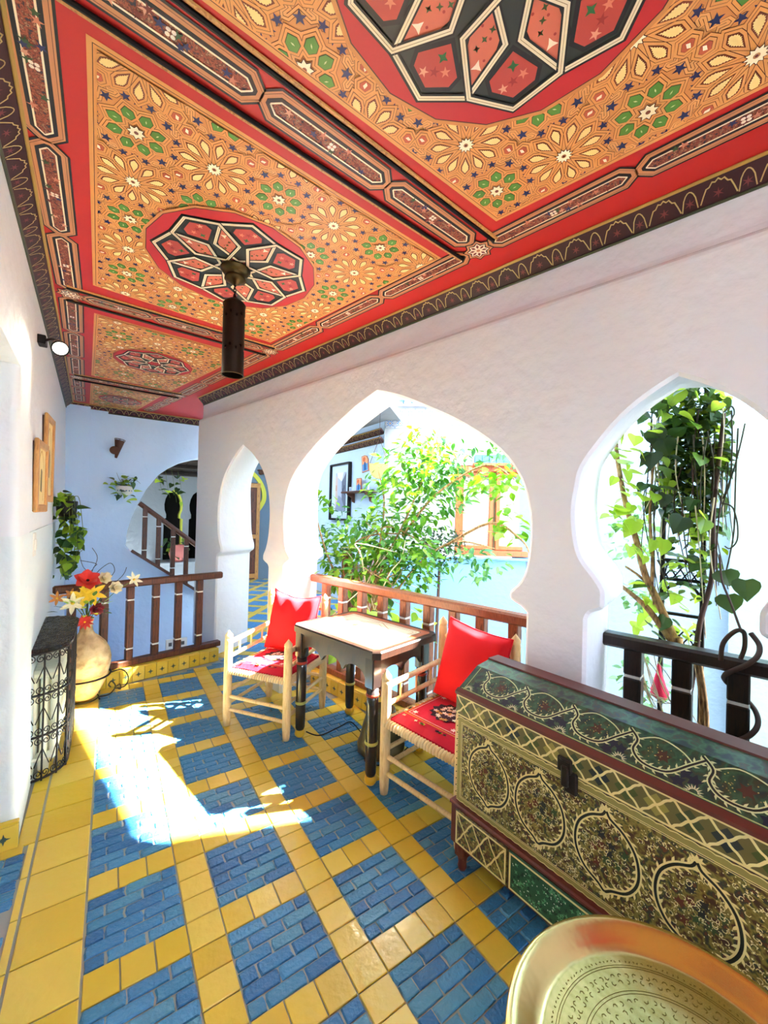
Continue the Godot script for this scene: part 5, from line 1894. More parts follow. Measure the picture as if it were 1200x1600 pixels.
		for k in 9:
			var d := Vector2.from_angle(PI * k / 8.0)
			lp2.poly(PackedVector2Array([hc + d * 0.013 - d.orthogonal() * 0.002, hc + d * 0.024, hc + d * 0.013 + d.orthogonal() * 0.002]), 0.0008)
		var ring := PackedVector2Array()
		for k in 9: ring.append(hc + Vector2.from_angle(PI * k / 8.0) * 0.011)
		lp2.ribbon(ring, 0.003, 0.0008)
	part("painted_scrolls", lp2, M.paint, ld)
	# iron hasp and lock plate
	var h := MB.new()
	h.box(Vector3(0.482, 0.678, 0.014), Vector3(0.05, 0.05, 0.012), 0.004)
	h.box(Vector3(0.486, 0.645, 0.02), Vector3(0.026, 0.07, 0.014), 0.005)
	h.box(Vector3(0.502, 0.628, 0.01), Vector3(0.044, 0.072, 0.016), 0.005)
	h.tube([Vector3(0.47, 0.70, 0.02), Vector3(0.486, 0.705, 0.03), Vector3(0.50, 0.70, 0.02)], 0.006)
	part("hasp", h, M.iron, o)
	# iron nails along the left arris
	var nl := MB.new()
	nl.box(Vector3.ZERO, Vector3(0.004, 0.004, 0.004), 0.001)
	var nm := nl.mesh()
	for k in 12: piece("nail", nm, M.iron, o, Transform3D(Basis(), Vector3(0.0, 0.32 + k * 0.028, 0.0)))

func _lattice(a: MB, x0: float, x1: float, y0: float, y1: float, k: int) -> void:
	var w := (x1 - x0) / k
	rng.seed = int(x0 * 1000) + 5
	for i in 90:
		a.col = [C(206, 190, 120), C(40, 90, 40), C(90, 36, 30)][i % 3]
		a.poly(starp(0.005, 0.002, 4, Vector2(rng.randf_range(x0, x1), rng.randf_range(y0, y1)), rng.randf() * 3), 0.0002 + 0.000001 * i)
	a.col = C(232, 216, 148)
	for i in k:
		for s: float in [1.0, -1.0]:
			var zz := PackedVector2Array()
			for q in 13:
				var t := q / 12.0
				zz.append(Vector2(x0 + (i + t) * w, (y0 + y1) * 0.5 + s * (y1 - y0) * 0.5 * (1.0 - 2.0 * t) + 0.0022 * sin(t * 18)))
			a.ribbon(zz, 0.0062, 0.0005)

func build_tray() -> void:
	var R := 0.338
	var o := thing("brass_tray_table", "large round engraved brass tray on a folding stand in front of the painted chest", "tray", Vector3(0.918, 0, -0.280))
	var y := 0.42
	var pr := []
	for r in [[0.0, 0.0], [0.262, 0.0], [0.272, 0.002], [0.286, 0.010], [0.312, 0.024], [0.324, 0.030], [0.331, 0.0315], [0.3365, 0.0285], [0.3385, 0.022], [0.336, 0.016], [0.330, 0.014]]: pr.append(Vector2(r[0], y + r[1]))
	for r in [[0.312, 0.016], [0.286, 0.002], [0.27, -0.006], [0.0, -0.006]]: pr.append(Vector2(r[0], y + r[1]))
	var t := MB.new()
	t.lathe(PackedVector2Array(pr), 96)
	var tr := part("tray", t, M.brass, o)
	# engraving: rings, star and rows of small strokes cut with a punch
	var e := MB.new()
	e.xf = Transform3D(Basis(Vector3(1, 0, 0), Vector3(0, 0, -1), Vector3(0, 1, 0)), Vector3(0, y + 0.0004, 0))
	e.col = C(120, 104, 48)
	for r in [0.05, 0.055, 0.118, 0.123, 0.182, 0.188, 0.236, 0.241]: e.ribbon(circle(r, 72), 0.0011, 0.0, true)
	for k in 2:
		var tri := circle(0.112, 3, Vector2.ZERO, 0.4 + k * PI / 3)
		e.ribbon(tri, 0.0014, 0.0002, true)
		e.ribbon(grow(tri, -0.004), 0.001, 0.0002, true)
	rng.seed = 12
	for q in [[0.152, 44], [0.168, 56], [0.136, 40], [0.205, 76], [0.218, 84], [0.249, 150], [0.085, 26], [0.030, 10]]:
		for k in q[1]:
			var a: float = TAU * k / q[1] + rng.randf_range(-0.01, 0.01)
			var c: Vector2 = Vector2.from_angle(a) * q[0]
			var cu := PackedVector2Array()
			var a0 := rng.randf() * TAU
			for j in 4: cu.append(c + Vector2.from_angle(a0 + j * 1.1) * (0.0046 if q[0] < 0.24 else 0.0018))
			e.ribbon(cu, 0.0012, 0.0003)
	var em := mat("engraving", Color.WHITE, 0.45, 0.9)
	em.vertex_color_use_as_albedo = true
	part("engraving", e, em, tr)
	# six-legged folding stand
	for k in 3:
		var a := TAU * k / 3 + 0.3
		var d := Vector3(cos(a), 0, sin(a))
		var b := MB.new()
		var n := Vector3(-sin(a), 0, cos(a))
		b.tube([d * 0.24 + n * 0.02 * (k - 1), -d * 0.24 + Vector3.UP * (y - 0.012) + n * 0.02 * (k - 1)], 0.012)
		part("leg", b, M.walnut, o)
		var c := MB.new()
		c.tube([-d * 0.24 + n * 0.02 * (k - 1) + Vector3.UP * 0.0, d * 0.24 + Vector3.UP * (y - 0.012) + n * 0.02 * (k - 1)], 0.012)
		part("leg", c, M.walnut, o)

# ---------------------------------------------------------------- things along the left wall
func bow(u: float, y: float) -> Vector3:
	# plan of the bow-fronted cover: u in metres from the near end
	var r := 0.17
	var q := r * PI / 2
	var straight := 0.83 - 2 * r
	var x0 := -0.352
	var z0 := -2.84
	if u < q:
		var a := u / r
		return Vector3(x0 + sin(a) * (r + 0.005), y, z0 - r + cos(a) * r)
	if u < q + straight:
		return Vector3(x0 + r + 0.005, y, z0 - r - (u - q))
	var a2 := (u - q - straight) / r
	return Vector3(x0 + cos(a2) * (r + 0.005), y, z0 - r - straight - sin(a2) * r)

func build_left_things() -> void:
	var LU := 0.17 * PI + 0.83 - 0.34
	# radiator
	var ra := thing("radiator", "cream column radiator on the left wall behind the iron scroll grille", "radiator", Vector3(0, 0, 0))
	var cm := MB.new()
	cm.box(Vector3(0, 0.31, 0.0), Vector3(0.028, 0.46, 0.05), 0.012)
	cm.tube([Vector3(0, 0.09, 0), Vector3(0, 0.53, 0)], 0.019, 0.019, 8)
	for s: float in [-1.0, 1.0]: cm.tube([Vector3(s * 0.045, 0.09, 0), Vector3(s * 0.045, 0.12, 0), Vector3(s * 0.045, 0.50, 0), Vector3(s * 0.045, 0.53, 0)], 0.018, 0.018, 8)
	cm.box(Vector3(0, 0.55, 0), Vector3(0.125, 0.05, 0.045), 0.018)
	cm.box(Vector3(0, 0.085, 0), Vector3(0.125, 0.05, 0.045), 0.018)
	var cmm := cm.mesh()
	for k in 12: piece("column", cmm, M.radiator_white, ra, Transform3D(Basis(), Vector3(-0.285, 0.0, -2.955 - k * 0.053)))
	var ft := MB.new()
	for z in [-2.98, -3.5]: ft.box(Vector3(-0.285, 0.035, z), Vector3(0.05, 0.07, 0.03), 0.004)
	part("foot", ft, M.radiator_white, ra)
	var pi := MB.new()
	pi.tube([Vector3(-0.285, 0.10, -2.955), Vector3(-0.285, 0.10, -2.90), Vector3(-0.33, 0.10, -2.895), Vector3(-0.36, 0.10, -2.895)], 0.011)
	part("pipe", pi, M.radiator_white, ra)
	# cover
	var o := thing("radiator_cover", "bow-fronted wrought iron scroll grille with a black top along the left wall", "radiator cover")
	var top := MB.new()
	var pl := PackedVector2Array()
	for k in 41:
		var p := bow(LU * k / 40.0, 0)
		pl.append(Vector2(p.x + 0.012, -p.z))
	pl.append(Vector2(-0.36, 2.84 + 0.84))
	pl.append(Vector2(-0.36, 2.84 - 0.012))
	top.xf = Transform3D(Basis(Vector3(1, 0, 0), Vector3(0, 0, -1), Vector3(0, 1, 0)), Vector3.ZERO)
	top.prism(pl, 0.702, 0.718)
	part("top_slab", top, M.black_top, o)
	# hammered face of the top
	var hm := MB.new()
	var fn := FastNoiseLite.new()
	fn.seed = 5
	fn.frequency = 14.0
	fn.fractal_octaves = 2
	var gp := func(i: int, j: int) -> Vector3:
		var q := bow(LU * i / 60.0, 0)
		var x := lerpf(-0.352, q.x + 0.006, j / 12.0)
		return Vector3(x, 0.7195 + 0.0042 * fn.get_noise_2d(x * 1.6, q.z * 5.0), q.z)
	for i in 60:
		for j in 12:
			var nn := func(a: int, c: int) -> Vector3:
				var dx: Vector3 = gp.call(a, mini(c + 1, 12)) - gp.call(a, maxi(c - 1, 0))
				var dz: Vector3 = gp.call(mini(a + 1, 60), c) - gp.call(maxi(a - 1, 0), c)
				var r := dx.cross(dz)
				return (r if r.y > 0.0 else -r).normalized() if r.length() > 1e-9 else Vector3.UP
			hm.quadn(gp.call(i, j), gp.call(i, j + 1), gp.call(i + 1, j + 1), gp.call(i + 1, j), nn.call(i, j), nn.call(i, j + 1), nn.call(i + 1, j + 1), nn.call(i + 1, j))
	part("hammered_face", hm, M.black_top, o)
	var bar := func(called: String, u0: float, y0: float, u1: float, y1: float, r: float, k := 1) -> void:
		var b := MB.new()
		var pts := []
		for i in k + 1: pts.append(bow(lerpf(u0, u1, float(i) / k), lerpf(y0, y1, float(i) / k)))
		b.tube(pts, r, r, 6)
		part(called, b, M.iron, o)
	for y in [0.012, 0.245, 0.47, 0.695]: bar.call("rail", 0.0, y, LU, y, 0.0065, 36)
	var np := 14
	for i in np + 1:
		var u := LU * i / np
		bar.call("upright", u, 0.0, u, 0.70, 0.0075 if i % 3 == 0 else 0.005)
	var rib := MB.new()
	for j in 9: rib.box(Vector3(bow(0.232, 0).x + 0.004, 0.04 + j * 0.08, bow(0.232, 0).z), Vector3(0.008, 0.03, 0.012), 0.003)
	part("rust_scale", rib, M.rust, o)
	var sc := MB.new()
	for i in np:
		var u0 := LU * i / np
		var u1 := LU * (i + 1) / np
		var um := (u0 + u1) * 0.5
		var w := u1 - u0
		for r in 3:
			var y0: float = [0.012, 0.245, 0.47][r]
			var y1: float = [0.245, 0.47, 0.695][r]
			# a V of straight rods and a scroll in each corner
			for s: float in [-1.0, 1.0]:
				sc.tube([bow(um + s * w * 0.46, y1 - 0.075), bow(um + s * 0.004, y0 + 0.07)], 0.0028, 0.0028, 5, false)
				for v in [[y1 - 0.028, 1.0], [y0 + 0.028, -1.0]]:
					var pts := []
					for k in 18:
						var t := k / 17.0
						var a: float = (PI * 0.5 + t * TAU * 1.35) * v[1]
						var rr := lerpf(0.021, 0.004, t)
						pts.append(bow(um + s * (w * 0.27 + cos(a) * rr * 0.9), v[0] + sin(a) * rr))
					sc.tube(pts, 0.0026, 0.0026, 5, false)
	part("scrollwork", sc, M.iron, o)

	# clay jar in its iron stand
	var jc := Vector3(-0.135, 0, -3.85)
	var j := MB.new()
	var jp := []
	for r in [[0.0, 0.03], [0.07, 0.03], [0.085, 0.05], [0.115, 0.11], [0.145, 0.19], [0.162, 0.28], [0.165, 0.33], [0.155, 0.39], [0.13, 0.445], [0.09, 0.49], [0.06, 0.515], [0.046, 0.54], [0.04, 0.575], [0.039, 0.60], [0.046, 0.625], [0.049, 0.638], [0.045, 0.643], [0.039, 0.635], [0.034, 0.60], [0.034, 0.5], [0.0, 0.48]]: jp.append(Vector2(r[0], r[1]))
	j.lathe(PackedVector2Array(jp), 40)
	for k in j.v.size():
		var p := j.v[k]
		var a := atan2(p.z, p.x)
		var f := 1.0 + 0.012 * sin(a * 3.0 + p.y * 9.0) + 0.01 * sin(a * 2.0 - p.y * 15.0)
		j.v[k] = Vector3(p.x * f, p.y, p.z * f)
	var jar := part("clay_jar", j, M.clay, self)
	jar.position = jc
	tag(jar, "big-bellied sandy clay jar holding artificial flowers beside the radiator cover", "vase")
	var st := thing("jar_stand", "black wrought iron ring stand with scrolled handles under the clay jar", "stand", jc)
	for q in [[0.165, 0.20, 0.0075, "ring"], [0.09, 0.022, 0.005, "base_ring"]]:
		var b := MB.new()
		var pts := []
		for k in 41: pts.append(Vector3(cos(TAU * k / 40) * q[0], q[1], sin(TAU * k / 40) * q[0]))
		b.tube(pts, q[2], q[2], 6, false)
		part(q[3], b, M.iron, st)
	for k in 3:
		var a := 0.15 + TAU * k / 3
		var d := Vector3(cos(a), 0, -sin(a) * -1.0)
		var b := MB.new()
		b.tube(smooth3([d * 0.085 + Vector3(0, 0.022, 0), d * 0.16 + Vector3(0, 0.03, 0), d * 0.20 + Vector3(0, 0.085, 0), d * 0.175 + Vector3(0, 0.13, 0), d * 0.155 + Vector3(0, 0.105, 0), d * 0.17 + Vector3(0, 0.085, 0)], 6), 0.005, 0.005, 6)
		b.tube(smooth3([d * 0.205 + Vector3(0, 0.075, 0), d * 0.235 + Vector3(0, 0.06, 0), d * 0.23 + Vector3(0, 0.10, 0), d * 0.205 + Vector3(0, 0.085, 0)], 6), 0.004, 0.004, 6)
		b.tube(smooth3([d * 0.20 + Vector3(0, 0.07, 0), d * 0.265 + Vector3(0, 0.08, 0), d * 0.285 + Vector3(0, 0.15, 0), d * 0.24 + Vector3(0, 0.215, 0), d * 0.165 + Vector3(0, 0.20, 0)], 6), 0.005, 0.005, 6)
		b.tube([d * 0.088 + Vector3(0, 0.024, 0), d * 0.10 + Vector3(0, 0.0, 0)], 0.006, 0.006, 6)
		part("scroll_leg", b, M.iron, st)

	# framed pictures on the wall: deep boxes standing off the plaster
	for q in [["smaller light wood picture frame hung nearest the viewer on the left wall", -2.865, -3.20, 1.462, 1.868, 0.036], ["taller light wood picture frame hung behind the smaller one on the left wall", -3.365, -3.68, 1.525, 2.10, 0.034]]:
		var z0: float = q[1]
		var z1: float = q[2]
		var y0: float = q[3]
		var y1: float = q[4]
		var dp: float = q[5]
		var f := thing("picture_frame", q[0], "picture", Vector3(left_x((z0 + z1) * 0.5, 1.7), (y0 + y1) * 0.5, (z0 + z1) * 0.5), PI / 2 - 0.03, "wooden frames on the left wall")
		var w: float = z0 - z1
		var h: float = y1 - y0
		var bk := MB.new()
		bk.box(Vector3(0, 0, dp * 0.3), Vector3(w - 0.03, h - 0.03, dp * 0.6), 0.004)
		part("backing", bk, M.walnut, f)
		for s: float in [-1.0, 1.0]:
			var a := MB.new()
			a.box(Vector3(s * (w * 0.5 - 0.022), 0, dp * 0.7), Vector3(0.044, h, dp * 0.6), 0.006)
			part("side_member", a, M.frame_wood, f)
			var c := MB.new()
			c.box(Vector3(0, s * (h * 0.5 - 0.022), dp * 0.7), Vector3(w - 0.088, 0.044, dp * 0.6), 0.006)
			part("cross_member", c, M.frame_wood, f)
		var pm := MB.new()
		pm.xf = Transform3D(Basis(), Vector3(0, 0, dp * 0.66))
		pm.col = C(236, 214, 150)
		pm.poly(PackedVector2Array([Vector2(-w / 2 + 0.03, -h / 2 + 0.03), Vector2(w / 2 - 0.03, -h / 2 + 0.03), Vector2(w / 2 - 0.03, h / 2 - 0.03), Vector2(-w / 2 + 0.03, h / 2 - 0.03)]))
		pm.col = C(198, 160, 92)
		var aw := w * 0.22
		pm.ribbon(smooth_line([Vector2(-aw, -h * 0.34), Vector2(-aw, h * 0.12), Vector2(-aw * 0.6, h * 0.28), Vector2(0, h * 0.36), Vector2(aw * 0.6, h * 0.28), Vector2(aw, h * 0.12), Vector2(aw, -h * 0.34)], 5), 0.012, 0.0006)
		pm.col = C(116, 110, 74)
		pm.poly(PackedVector2Array([Vector2(-0.02, -h * 0.2), Vector2(0.03, -h * 0.22), Vector2(0.035, 0.03), Vector2(0.01, h * 0.12), Vector2(-0.015, 0.04)]), 0.0008)
		part("print", pm, M.paint_matt, f)
	# light switch, spot lamp
	var sw := thing("light_switch", "white light switch plate on the left wall", "switch", Vector3(left_x(-2.9, 1.28) + 0.001, 1.285, -2.905), PI / 2)
	var p := MB.new()
	p.box(Vector3(0, 0, 0.004), Vector3(0.085, 0.13, 0.01), 0.004)
	part("plate", p, M.white_plastic, sw)
	var rk := MB.new()
	rk.box(Vector3(0, 0, 0.011), Vector3(0.04, 0.06, 0.008), 0.003)
	part("rocker", rk, M.white_plastic, sw)
	var sp := thing("wall_spot", "small black wall spotlight under the left cornice", "lamp", Vector3(left_x(-3.09, 2.46), 2.465, -3.09))
	var base := MB.new()
	base.box(Vector3(0.02, 0, 0), Vector3(0.04, 0.05, 0.085), 0.004)
	part("wall_plate", base, M.black_metal, sp)
	var arm := MB.new()
	arm.tube(smooth3([Vector3(0.035, 0, 0.02), Vector3(0.075, -0.005, 0.09), Vector3(0.11, -0.03, 0.15)], 4), 0.008)
	part("arm", arm, M.black_metal, sp)
	var dir := Vector3(0.25, -0.55, 0.8).normalized()
	var hx := Basis.looking_at(-dir, Vector3.UP) * Basis(Vector3.RIGHT, PI / 2)
	var hd := MB.new()
	hd.xf = Transform3D(hx, Vector3(0.115, -0.07, 0.165))
	var hp := []
	for r in [[0.0, -0.06], [0.02, -0.06], [0.034, -0.03], [0.042, 0.012], [0.042, 0.02], [0.037, 0.02], [0.036, 0.012]]: hp.append(Vector2(r[0], r[1]))
	hd.lathe(PackedVector2Array(hp), 20)
	part("lamp_head", hd, M.black_metal, sp)
	var fc := MB.new()
	fc.xf = hd.xf
	fc.lathe(PackedVector2Array([Vector2(0.037, 0.012), Vector2(0.025, 0.015), Vector2(0.0, 0.016)]), 20)
	part("bulb_face", fc, M.bulb_face, sp)
	var l := SpotLight3D.new()
	l.name = "spot_light"
	sp.add_child(l)
	l.position = Vector3(0.115, -0.07, 0.165) + dir * 0.03
	l.look_at(l.global_position + dir, Vector3.UP)
	l.light_energy = 0.05
	l.light_color = S(255, 244, 220)
	l.light_size = 0.036
	l.spot_range = 8.0
	l.spot_attenuation = 2.0
	l.spot_angle = 50.0
	l.shadow_enabled = true
	# pendant lamp
	var pc := Vector3(0.498, 0, -2.158)
	var pd := thing("pendant_lamp", "dark pierced metal cylinder lamp hanging from the ceiling rosette", "lamp", pc)
	var cp := MB.new()
	var cpp := []
	for r in [[0.0, 2.66], [0.014, 2.662], [0.03, 2.675], [0.052, 2.684], [0.05, 2.70], [0.036, 2.706], [0.058, 2.715], [0.075, 2.735], [0.07, 2.747], [0.0, 2.747]]: cpp.append(Vector2(r[0], r[1]))
	cp.lathe(PackedVector2Array(cpp), 24)
	part("canopy", cp, M.old_brass, pd)
	var ch := MB.new()
	for k in 5:
		var pts := []
		for i in 13:
			var a := TAU * i / 12
			var v := Vector3(cos(a) * 0.006, sin(a) * 0.013, 0)
			pts.append(Vector3(0, 2.60 + k * 0.016, 0) + (v if k % 2 == 0 else Vector3(0, v.y, v.x)))
		ch.tube(pts, 0.0022, 0.0022, 5, false)
	part("chain", ch, M.lamp_metal, pd)
	var tb := MB.new()
	var R := 0.0535
	var holes := []
	for q in [[0.0, 2.50], [0.5, 2.485], [1.05, 2.50], [1.55, 2.485], [2.1, 2.50], [2.6, 2.485], [3.14, 2.5], [3.7, 2.485], [4.2, 2.5], [4.7, 2.485], [5.2, 2.5], [5.75, 2.485]]: holes.append(q)
	var seg := 72
	var rows := 48
	for k in seg:
		for i in rows:
			var a0 := TAU * k / seg
			var a1 := TAU * (k + 1) / seg
			var y0 := 2.195 + 0.36 * i / rows
			var y1 := 2.195 + 0.36 * (i + 1) / rows
			var am := (a0 + a1) * 0.5
			var ym := (y0 + y1) * 0.5
			var cut := false
			for h in holes:
				var da: float = absf(fposmod(am - h[0] + PI, TAU) - PI) * R
				for oy in [0.0, -0.16]:
					if Vector2(da, (ym - h[1] - oy) * 0.7).length() < 0.0055: cut = true
			if cut: continue
			var A := Vector3(cos(a0), 0, -sin(a0))
			var B := Vector3(cos(a1), 0, -sin(a1))
			tb.quadn(A * R + Vector3(0, y0, 0), B * R + Vector3(0, y0, 0), B * R + Vector3(0, y1, 0), A * R + Vector3(0, y1, 0), A, B, B, A)
	part("cylinder", tb, M.lamp_metal, pd)
	var cap := MB.new()
	var kp := []
	for r in [[0.0555, 2.548], [0.0565, 2.556], [0.05, 2.566], [0.03, 2.582], [0.010, 2.592], [0.008, 2.60], [0.0, 2.602]]: kp.append(Vector2(r[0], r[1]))
	cap.lathe(PackedVector2Array(kp), 24)
	part("cap", cap, M.lamp_metal, pd)
	var rim := MB.new()
	var rp := []
	for k in 41: rp.append(Vector3(cos(TAU * k / 40) * R, 2.195, sin(TAU * k / 40) * R))
	rim.tube(rp, 0.0022, 0.0022, 6, false)
	part("rim", rim, M.old_brass, pd)

# ---------------------------------------------------------------- flowers
func petal(l: float, w: float, cup: float, tip: float) -> ArrayMesh:
	# along +z from the heart, cupped upwards
	var b := MB.new()
	var n := 6
	var P := func(i: int, s: float) -> Vector3:
		var t := float(i) / n
		var ww := w * sin(PI * pow(t, 0.8) * 0.93 + 0.12) * (1.0 if t < 0.9 else tip)
		return Vector3(s * ww, cup * (1.0 - cos(t * 1.9)) + absf(s) * ww * 0.35 - 0.10 * l * t * t, l * t)
	for i in n:
		for s in [-1.0, 0.0]:
			b.quad(P.call(i, s), P.call(i, s + 1.0), P.call(i + 1, s + 1.0), P.call(i + 1, s))
	return b.mesh()

func flower(called: String, label: String, at: Vector3, face: Vector3, kind: String, m: String, r: float, group: String) -> void:
	var o := thing(called, label, "flower", at, 0.0, group)
	var f := face.normalized()
	var x := Vector3.UP.cross(f).normalized() if absf(f.y) < 0.95 else Vector3.RIGHT
	var bs := Basis(x, f, x.cross(f))
	var layers := []
	match kind:
		"poppy": layers = [[6, 1.0, 0.46, 0.25, 0.6], [5, 0.72, 0.4, 0.5, 0.6]]
		"lily": layers = [[6, 1.0, 0.20, 0.22, 0.2]]
		"rose": layers = [[7, 1.0, 0.50, 0.55, 0.8], [6, 0.78, 0.45, 0.85, 0.8], [5, 0.5, 0.4, 1.2, 0.8]]
		"daisy": layers = [[11, 1.0, 0.17, 0.12, 0.5], [9, 0.75, 0.15, 0.3, 0.5]]
	var li := 0
	for l in layers:
		var pm := petal(r * l[1], r * l[2], r * l[3], l[4])
		for k in l[0]:
			piece("petal", pm, M[m], o, Transform3D(bs * Basis(Vector3.UP, TAU * (k + li * 0.5) / l[0]), f * r * 0.06 * li))
		li += 1
	var c := MB.new()
	c.xf = Transform3D(bs, Vector3.ZERO)
	c.lathe(PackedVector2Array([Vector2(0.0, -r * 0.15), Vector2(r * 0.13, -0.02 * r), Vector2(r * 0.12, r * 0.14), Vector2(0.0, r * 0.2)]), 8)
	part("heart", c, M.petal_yellow if kind != "poppy" else M.near_black, o)
	# stem down into the neck of the jar
	var s := MB.new()
	var mouth := Vector3(-0.135, 0.62, -3.85) - at
	s.tube(smooth3([mouth + Vector3(0, -0.06, 0), mouth + Vector3(0, 0.04, 0) + Vector3(-mouth.x, 0, -mouth.z) * 0.12, Vector3.ZERO.lerp(mouth, 0.4) + Vector3(0, 0.03, 0) - f * 0.03, -f * r * 0.1], 4), 0.0028, 0.0028, 5)
	part("stem", s, M.stem_green, o)

func FL(x: float, y: float, dz := 0.0) -> Vector3:
	var k := (3.82 + dz) / 3.66
	return Vector3(x * k, 1.5 + (y - 1.5) * k, -3.82 - dz)

func build_flowers() -> void:
	var g := "artificial flowers in the clay jar"
	flower("poppy", "largest flower of the bouquet, bright red poppy on top", FL(-0.13, 0.955), Vector3(0.2, 0.75, 0.75), "poppy", "petal_red", 0.094, g)
	flower("lily", "yellow lily right under the red poppy", FL(-0.100, 0.862, -0.03), Vector3(0.35, 0.4, 0.9), "lily", "petal_yellow", 0.10, g)
	flower("lily", "second yellow lily, low between the cream lily and the poppy", FL(-0.155, 0.845, -0.05), Vector3(0.0, 0.1, 1.0), "lily", "petal_yellow", 0.088, g)
	flower("lily", "cream lily left of the yellow lilies, above the jar's neck", FL(-0.212, 0.80, -0.07), Vector3(-0.15, 0.25, 0.95), "lily", "petal_cream", 0.085, g)
	flower("rose", "cream rose half behind the red poppy", FL(-0.035, 0.965, 0.02), Vector3(0.4, 0.4, 0.8), "rose", "petal_rose", 0.05, g)
	flower("rose", "cream rose in front of the second baluster's rail, right of the bouquet", FL(0.034, 0.892), Vector3(0.35, 0.25, 0.9), "rose", "petal_rose", 0.052, g)
	flower("lily", "white lily standing out furthest right of the bouquet", FL(0.158, 0.945), Vector3(0.5, 0.5, 0.7), "lily", "petal_cream", 0.07, g)
	flower("rose", "deep crimson rose hanging under the yellow lilies", FL(-0.078, 0.752, -0.03), Vector3(0.3, -0.1, 0.9), "rose", "petal_crimson", 0.052, g)
	flower("gerbera", "red gerbera lying on the mouth of the jar", FL(-0.140, 0.655, -0.05), Vector3(0.2, 0.5, 0.85), "daisy", "petal_red", 0.062, g)
	flower("lily", "faded orange flower furthest left above the black radiator top", FL(-0.300, 0.845, -0.05), Vector3(-0.3, 0.2, 0.9), "lily", "petal_orange", 0.055, g)
	flower("lily", "small pale peach flower above the cream lily", FL(-0.225, 0.868, -0.02), Vector3(-0.3, 0.7, 0.6), "lily", "petal_orange", 0.05, g)
	# foliage of the bouquet and two bare wires
	var o := thing("bouquet_foliage", "green sprigs and bare curling wires among the flowers in the jar", "foliage", Vector3(-0.135, 0.62, -3.85))
	rng.seed = 4
	var lm := leaf_mesh(0.07, 0.016, 0.2)
	for k in 26:
		var d := Vector3(rng.randf_range(-0.9, 0.9), rng.randf_range(0.1, 0.9), rng.randf_range(-0.1, 0.9)).normalized()
		var at := Vector3(0, 0.05, 0) + d * rng.randf_range(0.08, 0.22)
		piece("leaf", lm, M[["leaf_dark", "leaf_mid"][k % 2]], o, Transform3D(Basis.looking_at(d, Vector3.UP), at))
	for q in [[Vector3(0.02, 0.3, 0), Vector3(0.13, 0.44, 0.02), Vector3(0.17, 0.38, 0.02), Vector3(0.12, 0.30, 0.02)], [Vector3(0, 0.25, 0), Vector3(0.03, 0.40, 0), Vector3(0.05, 0.44, 0.02), Vector3(-0.05, 0.47, 0.02)], [Vector3(0.1, 0.2, 0), Vector3(0.22, 0.33, 0), Vector3(0.25, 0.4, 0)]]:
		var b := MB.new()
		b.tube(smooth3([Vector3(0, 0, 0)] + q, 6), 0.0022, 0.0022, 5)
		part("wire", b, M.black_metal, o)

# ---------------------------------------------------------------- leaves
func leaf_mesh(l: float, w: float, fold: float, heart := false) -> ArrayMesh:
	# lies along -z (forward), up +y, folded along its midrib and drooping a little
	var b := MB.new()
	var prof := [[0.0, 0.0], [0.12, 0.55], [0.30, 0.95], [0.5, 1.0], [0.75, 0.6], [1.0, 0.0]]
	if heart: prof = [[0.0, 0.0], [-0.08, 0.5], [0.08, 0.95], [0.28, 1.0], [0.5, 0.82], [0.75, 0.42], [1.0, 0.0]]
	var mid := func(t: float) -> Vector3: return Vector3(0, -0.12 * l * t * t, -l * maxf(t, 0.0))
	for i in prof.size() - 1:
		var p: Array = prof[i]
		var q: Array = prof[i + 1]
		for s: float in [-1.0, 1.0]:
			var A: Vector3 = mid.call(p[0])
			var B: Vector3 = mid.call(q[0])
			var A2 := Vector3(s * p[1] * w, A.y + fold * p[1] * w, -l * p[0])
			var B2 := Vector3(s * q[1] * w, B.y + fold * q[1] * w, -l * q[0])
			if s > 0: b.quad(A, A2, B2, B)
			else: b.quad(A, B, B2, A2)
	return b.mesh()

func hang_leaves(o: Node3D, count: int, region: Callable, meshes: Array, mats: Array, called := "leaf") -> void:
	for k in count:
		var at: Vector3 = region.call()
		var d := Vector3(rng.randf_range(-1, 1), rng.randf_range(-1.1, 0.35), rng.randf_range(-0.6, 1)).normalized()
		var s := rng.randf_range(0.7, 1.25)
		piece(called, meshes[k % meshes.size()], M[mats[rng.randi_range(0, mats.size() - 1)]], o, Transform3D(Basis.looking_at(d, Vector3(0.3, 1, 0.4).normalized()).scaled(Vector3(s, s, s)), at))

